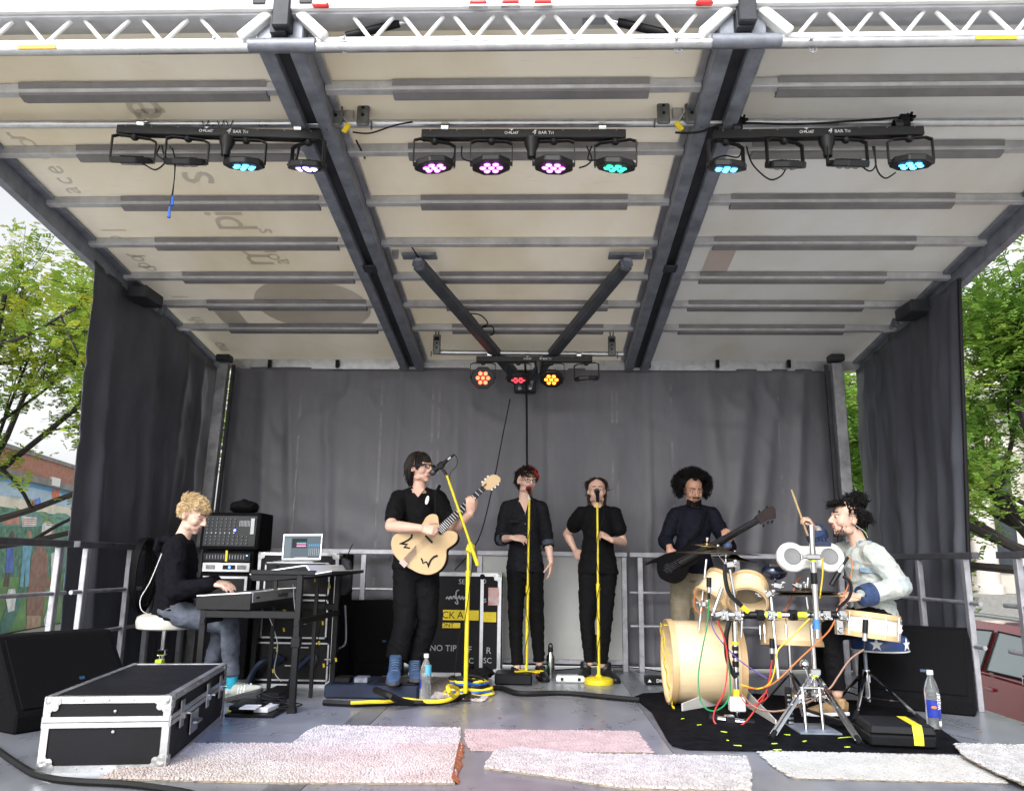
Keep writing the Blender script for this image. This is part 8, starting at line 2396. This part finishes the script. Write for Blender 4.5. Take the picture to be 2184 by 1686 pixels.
# ------------------------------------------------------------------ parked red car
CARP = mat('dark red car paint', (0.25, 0.035, 0.04), 0.22, 0.25, 0.04, 3, coat=0.8)
GLASSC = mat('car glass', (0.10, 0.15, 0.16), 0.04, 0.0, 0.02, spec=1.0, coat=1.0)
cx0, cw = 4.72, 1.82
rt = thing('parked_car', 'dark red car parked beyond the right railing', 'car', (cx0 + cw / 2, 8.6, GZ))
yb = 6.45                       # front bumper, car points towards the street in front
def cp(y, z):
    return (yb + y, GZ + z)
low = [(0.0, 0.35), (0.02, 0.62), (0.12, 0.78), (0.55, 0.93), (1.15, 1.03), (2.6, 1.06), (4.1, 1.05), (4.45, 0.98), (4.52, 0.6), (4.45, 0.32), (3.95, 0.28), (3.0, 0.26), (1.5, 0.26), (0.4, 0.28)]
secs = []
n = len(low)
bm = MB()
cols = [(0.0, 0.90, 0.0), (0.03, 0.965, 0.0), (0.14, 1.0, 0.0), (0.86, 1.0, 0.0), (0.97, 0.965, 0.0), (1.0, 0.90, 0.0)]
for u, k, _ in cols:
    for y, z in low:
        zc = 0.62 + (z - 0.62) * (0.93 + 0.07 * k)
        yc = 2.26 + (y - 2.26) * (0.965 + 0.035 * k if abs(y - 2.26) > 1.6 else 1)
        bm.v.append(V((cx0 + u * cw, yb + yc, GZ + zc)))
for i in range(len(cols) - 1):
    for j in range(n):
        j2 = (j + 1) % n
        bm.f.append((i * n + j, i * n + j2, (i + 1) * n + j2, (i + 1) * n + j))
bm.f.append(tuple(range(n)))
bm.f.append(tuple((len(cols) - 1) * n + j for j in range(n)))
car_body = bm.build('body', CARP, rt, smooth=True)
gh = [(1.05, 1.03), (1.75, 1.50), (2.1, 1.575), (3.2, 1.58), (3.9, 1.50), (4.35, 1.05)]
g = MB()
for u, ins in ((0.04, 0), (0.16, 1), (0.84, 1), (0.96, 0)):
    for y, z in gh:
        zz = z if ins else 1.03 + (z - 1.03) * 0.02
        g.v.append(V((cx0 + u * cw, yb + y, GZ + zz)))
m_ = len(gh)
for i in range(3):
    for j in range(m_ - 1):
        g.f.append((i * m_ + j, i * m_ + j + 1, (i + 1) * m_ + j + 1, (i + 1) * m_ + j))
g.build('cabin', CARP, rt, smooth=True)
def side(y, z, off=0.0):           # point on the near sloping side of the cabin
    t = (z - 1.04) / 0.5
    return V((cx0 + cw * (0.04 + 0.12 * min(1, max(0, t))) - 0.045 - off, yb + y, GZ + z))
for ys, nm in ((((1.42, 1.10), (1.92, 1.47), (2.62, 1.50), (2.62, 1.10)), 'front_window'), (((2.72, 1.10), (2.72, 1.50), (3.45, 1.48), (3.65, 1.12)), 'rear_window')):
    w_ = MB().prism([side(*q) for q in ys], (0.004, 0, 0)).build(nm, GLASSC, rt)
    fr_ = MB()
    pts = [side(*q, 0.004) for q in ys]
    fr_.tube(pts + [pts[0]], 0.010, 6)
    fr_.build('window_trim', BLACKP, w_)
ws = [V((cx0 + cw * 0.09, yb + 1.10, GZ + 1.075)), V((cx0 + cw * 0.91, yb + 1.10, GZ + 1.075)), V((cx0 + cw * 0.82, yb + 1.72, GZ + 1.50)), V((cx0 + cw * 0.18, yb + 1.72, GZ + 1.50))]
MB().prism(ws, (0, -0.02, 0.012)).build('windscreen', mat('tinted windscreen', (0.02, 0.035, 0.035), 0.05, 0, 0.02, spec=0.8), rt)
mr = MB().loft([(V((cx0 - 0.02, yb + 1.40, GZ + 1.13)), 0.03, 0.03, (0, 1, 0)), (V((cx0 - 0.09, yb + 1.38, GZ + 1.15)), 0.085, 0.065, (0, 1, 0)), (V((cx0 - 0.20, yb + 1.40, GZ + 1.15)), 0.075, 0.06, (0, 1, 0)), (V((cx0 - 0.24, yb + 1.42, GZ + 1.14)), 0.03, 0.03, (0, 1, 0))], 16).build('mirror', mat('bright red mirror', (0.30, 0.02, 0.022), 0.2, 0.1, 0.03, coat=0.8), rt, smooth=True)
MB().box(V((cx0 - 0.14, yb + 1.49, GZ + 1.15)), (0.16, 0.01, 0.09)).build('mirror_glass', CHROME, mr)
for x in (0.17, 0.83):
    MB().tube([V((cx0 + cw * x, yb + 1.95, GZ + 1.575)), V((cx0 + cw * x, yb + 2.1, GZ + 1.63)), V((cx0 + cw * x, yb + 3.5, GZ + 1.64)), V((cx0 + cw * x, yb + 3.65, GZ + 1.56))], 0.022, 8, 3).build('roof_rail', ALU, rt, smooth=True)
for y in (0.86, 3.62):
    for x, s_ in ((cx0 + 0.10, -1), (cx0 + cw - 0.10, 1)):
        c = V((x, yb + y, GZ + 0.335))
        w_ = MB().lathe(c, [(0.21, -0.11), (0.32, -0.11), (0.335, -0.08), (0.335, 0.08), (0.32, 0.11), (0.21, 0.11)], 28, (s_, 0, 0)).build('wheel', RUBBER, rt, smooth=True)
        MB().lathe(c, [(0.0, 0.085), (0.05, 0.09), (0.06, 0.075), (0.19, 0.07), (0.215, 0.10), (0.215, 0.06)], 20, (s_, 0, 0)).build('rim', ALU, w_, smooth=True)
    c = V((cx0 - 0.004, yb + y, GZ + 0.36))
    arch = [c + V((0, 0.40 * math.cos(a * math.pi / 12), 0.40 * math.sin(a * math.pi / 12))) for a in range(13)]
    MB().prism([c + V((0, 0.40, -0.12))] + arch + [c + V((0, -0.40, -0.12))], (0.03, 0, 0)).build('wheel_arch', RUBBER, rt)
MB().bb((cx0 - 0.016, yb + 1.45, GZ + 0.28), (cx0 - 0.002, yb + 3.1, GZ + 0.44)).build('sill_cladding', BLACKP, rt, bevel=0.006)
MB().bb((cx0 - 0.012, yb + 1.5, GZ + 0.50), (cx0 - 0.0015, yb + 3.1, GZ + 0.53)).build('door_trim', ALU, rt)
for y in (1.42, 2.68):
    MB().bb((cx0 - 0.0022, yb + y - 0.004, GZ + 0.45), (cx0 - 0.0005, yb + y + 0.004, GZ + 1.02)).build('door_gap', RUBBER, rt)
MB().box(V((cx0 - 0.018, yb + 2.48, GZ + 0.93)), (0.03, 0.18, 0.035)).build('door_handle', CARP, rt, bevel=0.008)
MB().ell(V((cx0 + 0.16, yb + 0.06, GZ + 0.75)), 0.16, 0.10, 0.09, n=16, m=10).build('headlight', mat('headlight lens', (0.6, 0.62, 0.64), 0.08, 0, 0.02, coat=1.0), rt, smooth=True)
MB().ell(V((cx0 + cw - 0.16, yb + 0.06, GZ + 0.75)), 0.16, 0.10, 0.09, n=16, m=10).build('headlight', mat('headlight lens', (0.6, 0.62, 0.64)), rt, smooth=True)
# ------------------------------------------------------------------ trees
BARK = mat('dark wet bark', (0.022, 0.018, 0.016), 0.9, 0, 0.3, 12, 0.5, 40)
def leafmat(name, cols):
    m = bpy.data.materials.new(name)
    m.use_nodes = True
    t = m.node_tree
    t.nodes.remove(t.nodes['Principled BSDF'])
    out = t.nodes['Material Output']
    tc = t.nodes.new('ShaderNodeTexCoord')
    n = t.nodes.new('ShaderNodeTexNoise')
    n.inputs['Scale'].default_value = 1.1
    n.inputs['Detail'].default_value = 8
    n.inputs['Roughness'].default_value = 0.75
    t.links.new(tc.outputs['Object'], n.inputs['Vector'])
    rp = t.nodes.new('ShaderNodeValToRGB')
    els = rp.color_ramp.elements
    els[0].position, els[1].position = cols[0][0], cols[-1][0]
    els[0].color, els[1].color = (*cols[0][1], 1), (*cols[-1][1], 1)
    for p, c in cols[1:-1]:
        e = els.new(p)
        e.color = (*c, 1)
    t.links.new(n.outputs['Fac'], rp.inputs[0])
    df = t.nodes.new('ShaderNodeBsdfDiffuse')
    tr = t.nodes.new('ShaderNodeBsdfTranslucent')
    mx = t.nodes.new('ShaderNodeMixShader')
    mx.inputs[0].default_value = 0.45
    t.links.new(rp.outputs[0], df.inputs[0])
    t.links.new(rp.outputs[0], tr.inputs[0])
    t.links.new(df.outputs[0], mx.inputs[1])
    t.links.new(tr.outputs[0], mx.inputs[2])
    t.links.new(mx.outputs[0], out.inputs[0])
    return m
LEAFL = leafmat('yellowing locust leaves', [(0.28, (0.11, 0.22, 0.03)), (0.45, (0.20, 0.32, 0.05)), (0.55, (0.32, 0.40, 0.06)), (0.66, (0.55, 0.47, 0.05))])
LEAFR = leafmat('green locust leaves', [(0.28, (0.07, 0.17, 0.035)), (0.48, (0.15, 0.28, 0.05)), (0.60, (0.26, 0.38, 0.07)), (0.74, (0.42, 0.42, 0.06))])
def grow(rnd, segs, p, d, L, r, depth, tips, spread=0.6, bend=0.25, upb=0.15):
    pts = [(p.copy(), r)]
    n = 5
    for i in range(n):
        d = (d + V((rnd.uniform(-1, 1), rnd.uniform(-1, 1), rnd.uniform(-1, 1))) * bend * 0.5 + V((0, 0, upb * 0.15))).normalized()
        p = p + d * (L / n)
        pts.append((p.copy(), r * (1 - 0.5 * (i + 1) / n)))
        if depth <= 2:
            tips.append((p.copy(), d.copy(), depth))
        if depth > 0 and i >= 1 and (i % 2 == 1 or depth < 3):
            dd = (d + V((rnd.uniform(-1, 1), rnd.uniform(-1, 1), rnd.uniform(-0.7, 0.9))) * spread * 1.5).normalized()
            grow(rnd, segs, p, dd, L * rnd.uniform(0.5, 0.72), r * 0.5, depth - 1, tips, spread, bend, upb)
    segs.append(pts)
def tree(label, base, trunk_h, dirs, L, r, leaves, lm, seed, depth=3, drop=0.5, leafs=0.10, keep=None):
    rnd = random.Random(seed)
    rt = thing('tree', label, 'tree', base, 'trees beside the stage')
    base = V(base)
    segs, tips = [], []
    t0 = base + V((0, 0, trunk_h))
    tr = MB().loft([(base, r * 1.5), (base + V((0.02, 0, 0.3)), r * 1.1), (base.lerp(t0, 0.5) + V((0.06, 0.03, 0)), r), (t0, r * 0.95)], 12)
    for dv in dirs:
        grow(rnd, segs, t0 - V((0, 0, rnd.uniform(0, 0.5))), V(dv).normalized(), L * rnd.uniform(0.85, 1.1), r * 0.62, depth, tips)
    tr.build('trunk', BARK, rt, smooth=True)
    lb_ = MB()
    for s_ in segs:
        lb_.loft(s_, 6 if s_[0][1] > 0.03 else 4)
    lb_.build('limbs', BARK, rt, smooth=True)
    vs_, fs_ = [], []
    org = base
    if keep:
        tips = [t for t in tips if keep(t[0])]
    per = max(1, int(leaves / max(1, len(tips))))
    for (p, d, dp) in tips:
        for _ in range(per):
            # one pinnate spray: a drooping rachis with paired leaflets
            c = p + V((rnd.gauss(0, 1), rnd.gauss(0, 1), rnd.gauss(0, 0.7))) * drop * 0.45
            a = V((rnd.uniform(-1, 1), rnd.uniform(-1, 1), rnd.uniform(-0.7, 0.25))).normalized()
            sd = a.cross(V((0, 0, 1)))
            if sd.length < 0.1:
                continue
            sd.normalize()
            ln = leafs * rnd.uniform(0.8, 1.5)
            for k in range(5):
                q = c + a * ln * (k / 4 - 0.2) - V((0, 0, 0.10 * ln * k * k / 8))
                for s_ in (-1, 1):
                    e = q + sd * s_ * ln * 0.42 + V((0, 0, rnd.uniform(-0.25, 0.1) * ln))
                    w_ = a * ln * 0.13
                    o = len(vs_)
                    vs_ += [(q - w_ * 0.6 - org)[:], (e - w_ - org)[:], (e + w_ - org)[:], (q + w_ * 0.6 - org)[:]]
                    fs_.append((o, o + 1, o + 2, o + 3))
    me = bpy.data.meshes.new('crown')
    me.from_pydata(vs_, [], fs_)
    me.materials.append(lm)
    o = bpy.data.objects.new('crown', me)
    col.objects.link(o)
    o.parent = rt
    return rt, len(fs_), len(tips)
TL = P(-150, 1200, 11.5)
print('L', tree('tree with yellow green leaves left of the stage', (TL.x, 11.5, GZ), 2.6, [(0.7, 0.1, 0.9), (0.9, 0.2, 0.35), (0.2, 0.6, 1), (-0.6, 0.2, 0.8), (0.5, -0.3, 1.2), (0.8, 0.5, 0.05), (0.35, -0.1, 1.5)], 3.6, 0.10, 10000, LEAFL, 41, 3, 0.46, 0.105)[1:])
TR = P(2290, 1200, 12.5)
print('R', tree('dense green tree right of the stage', (TR.x, 12.5, GZ), 2.2, [(-0.7, 0.1, 0.9), (-0.9, 0.2, 0.30), (-0.2, 0.6, 1), (0.6, 0.2, 0.8), (-0.5, -0.3, 1.2), (-0.8, 0.5, 0.05), (0.1, -0.2, 1.4), (-0.6, -0.6, 0.5)], 3.6, 0.14, 24000, LEAFR, 57, 3, 0.75, 0.105)[1:])
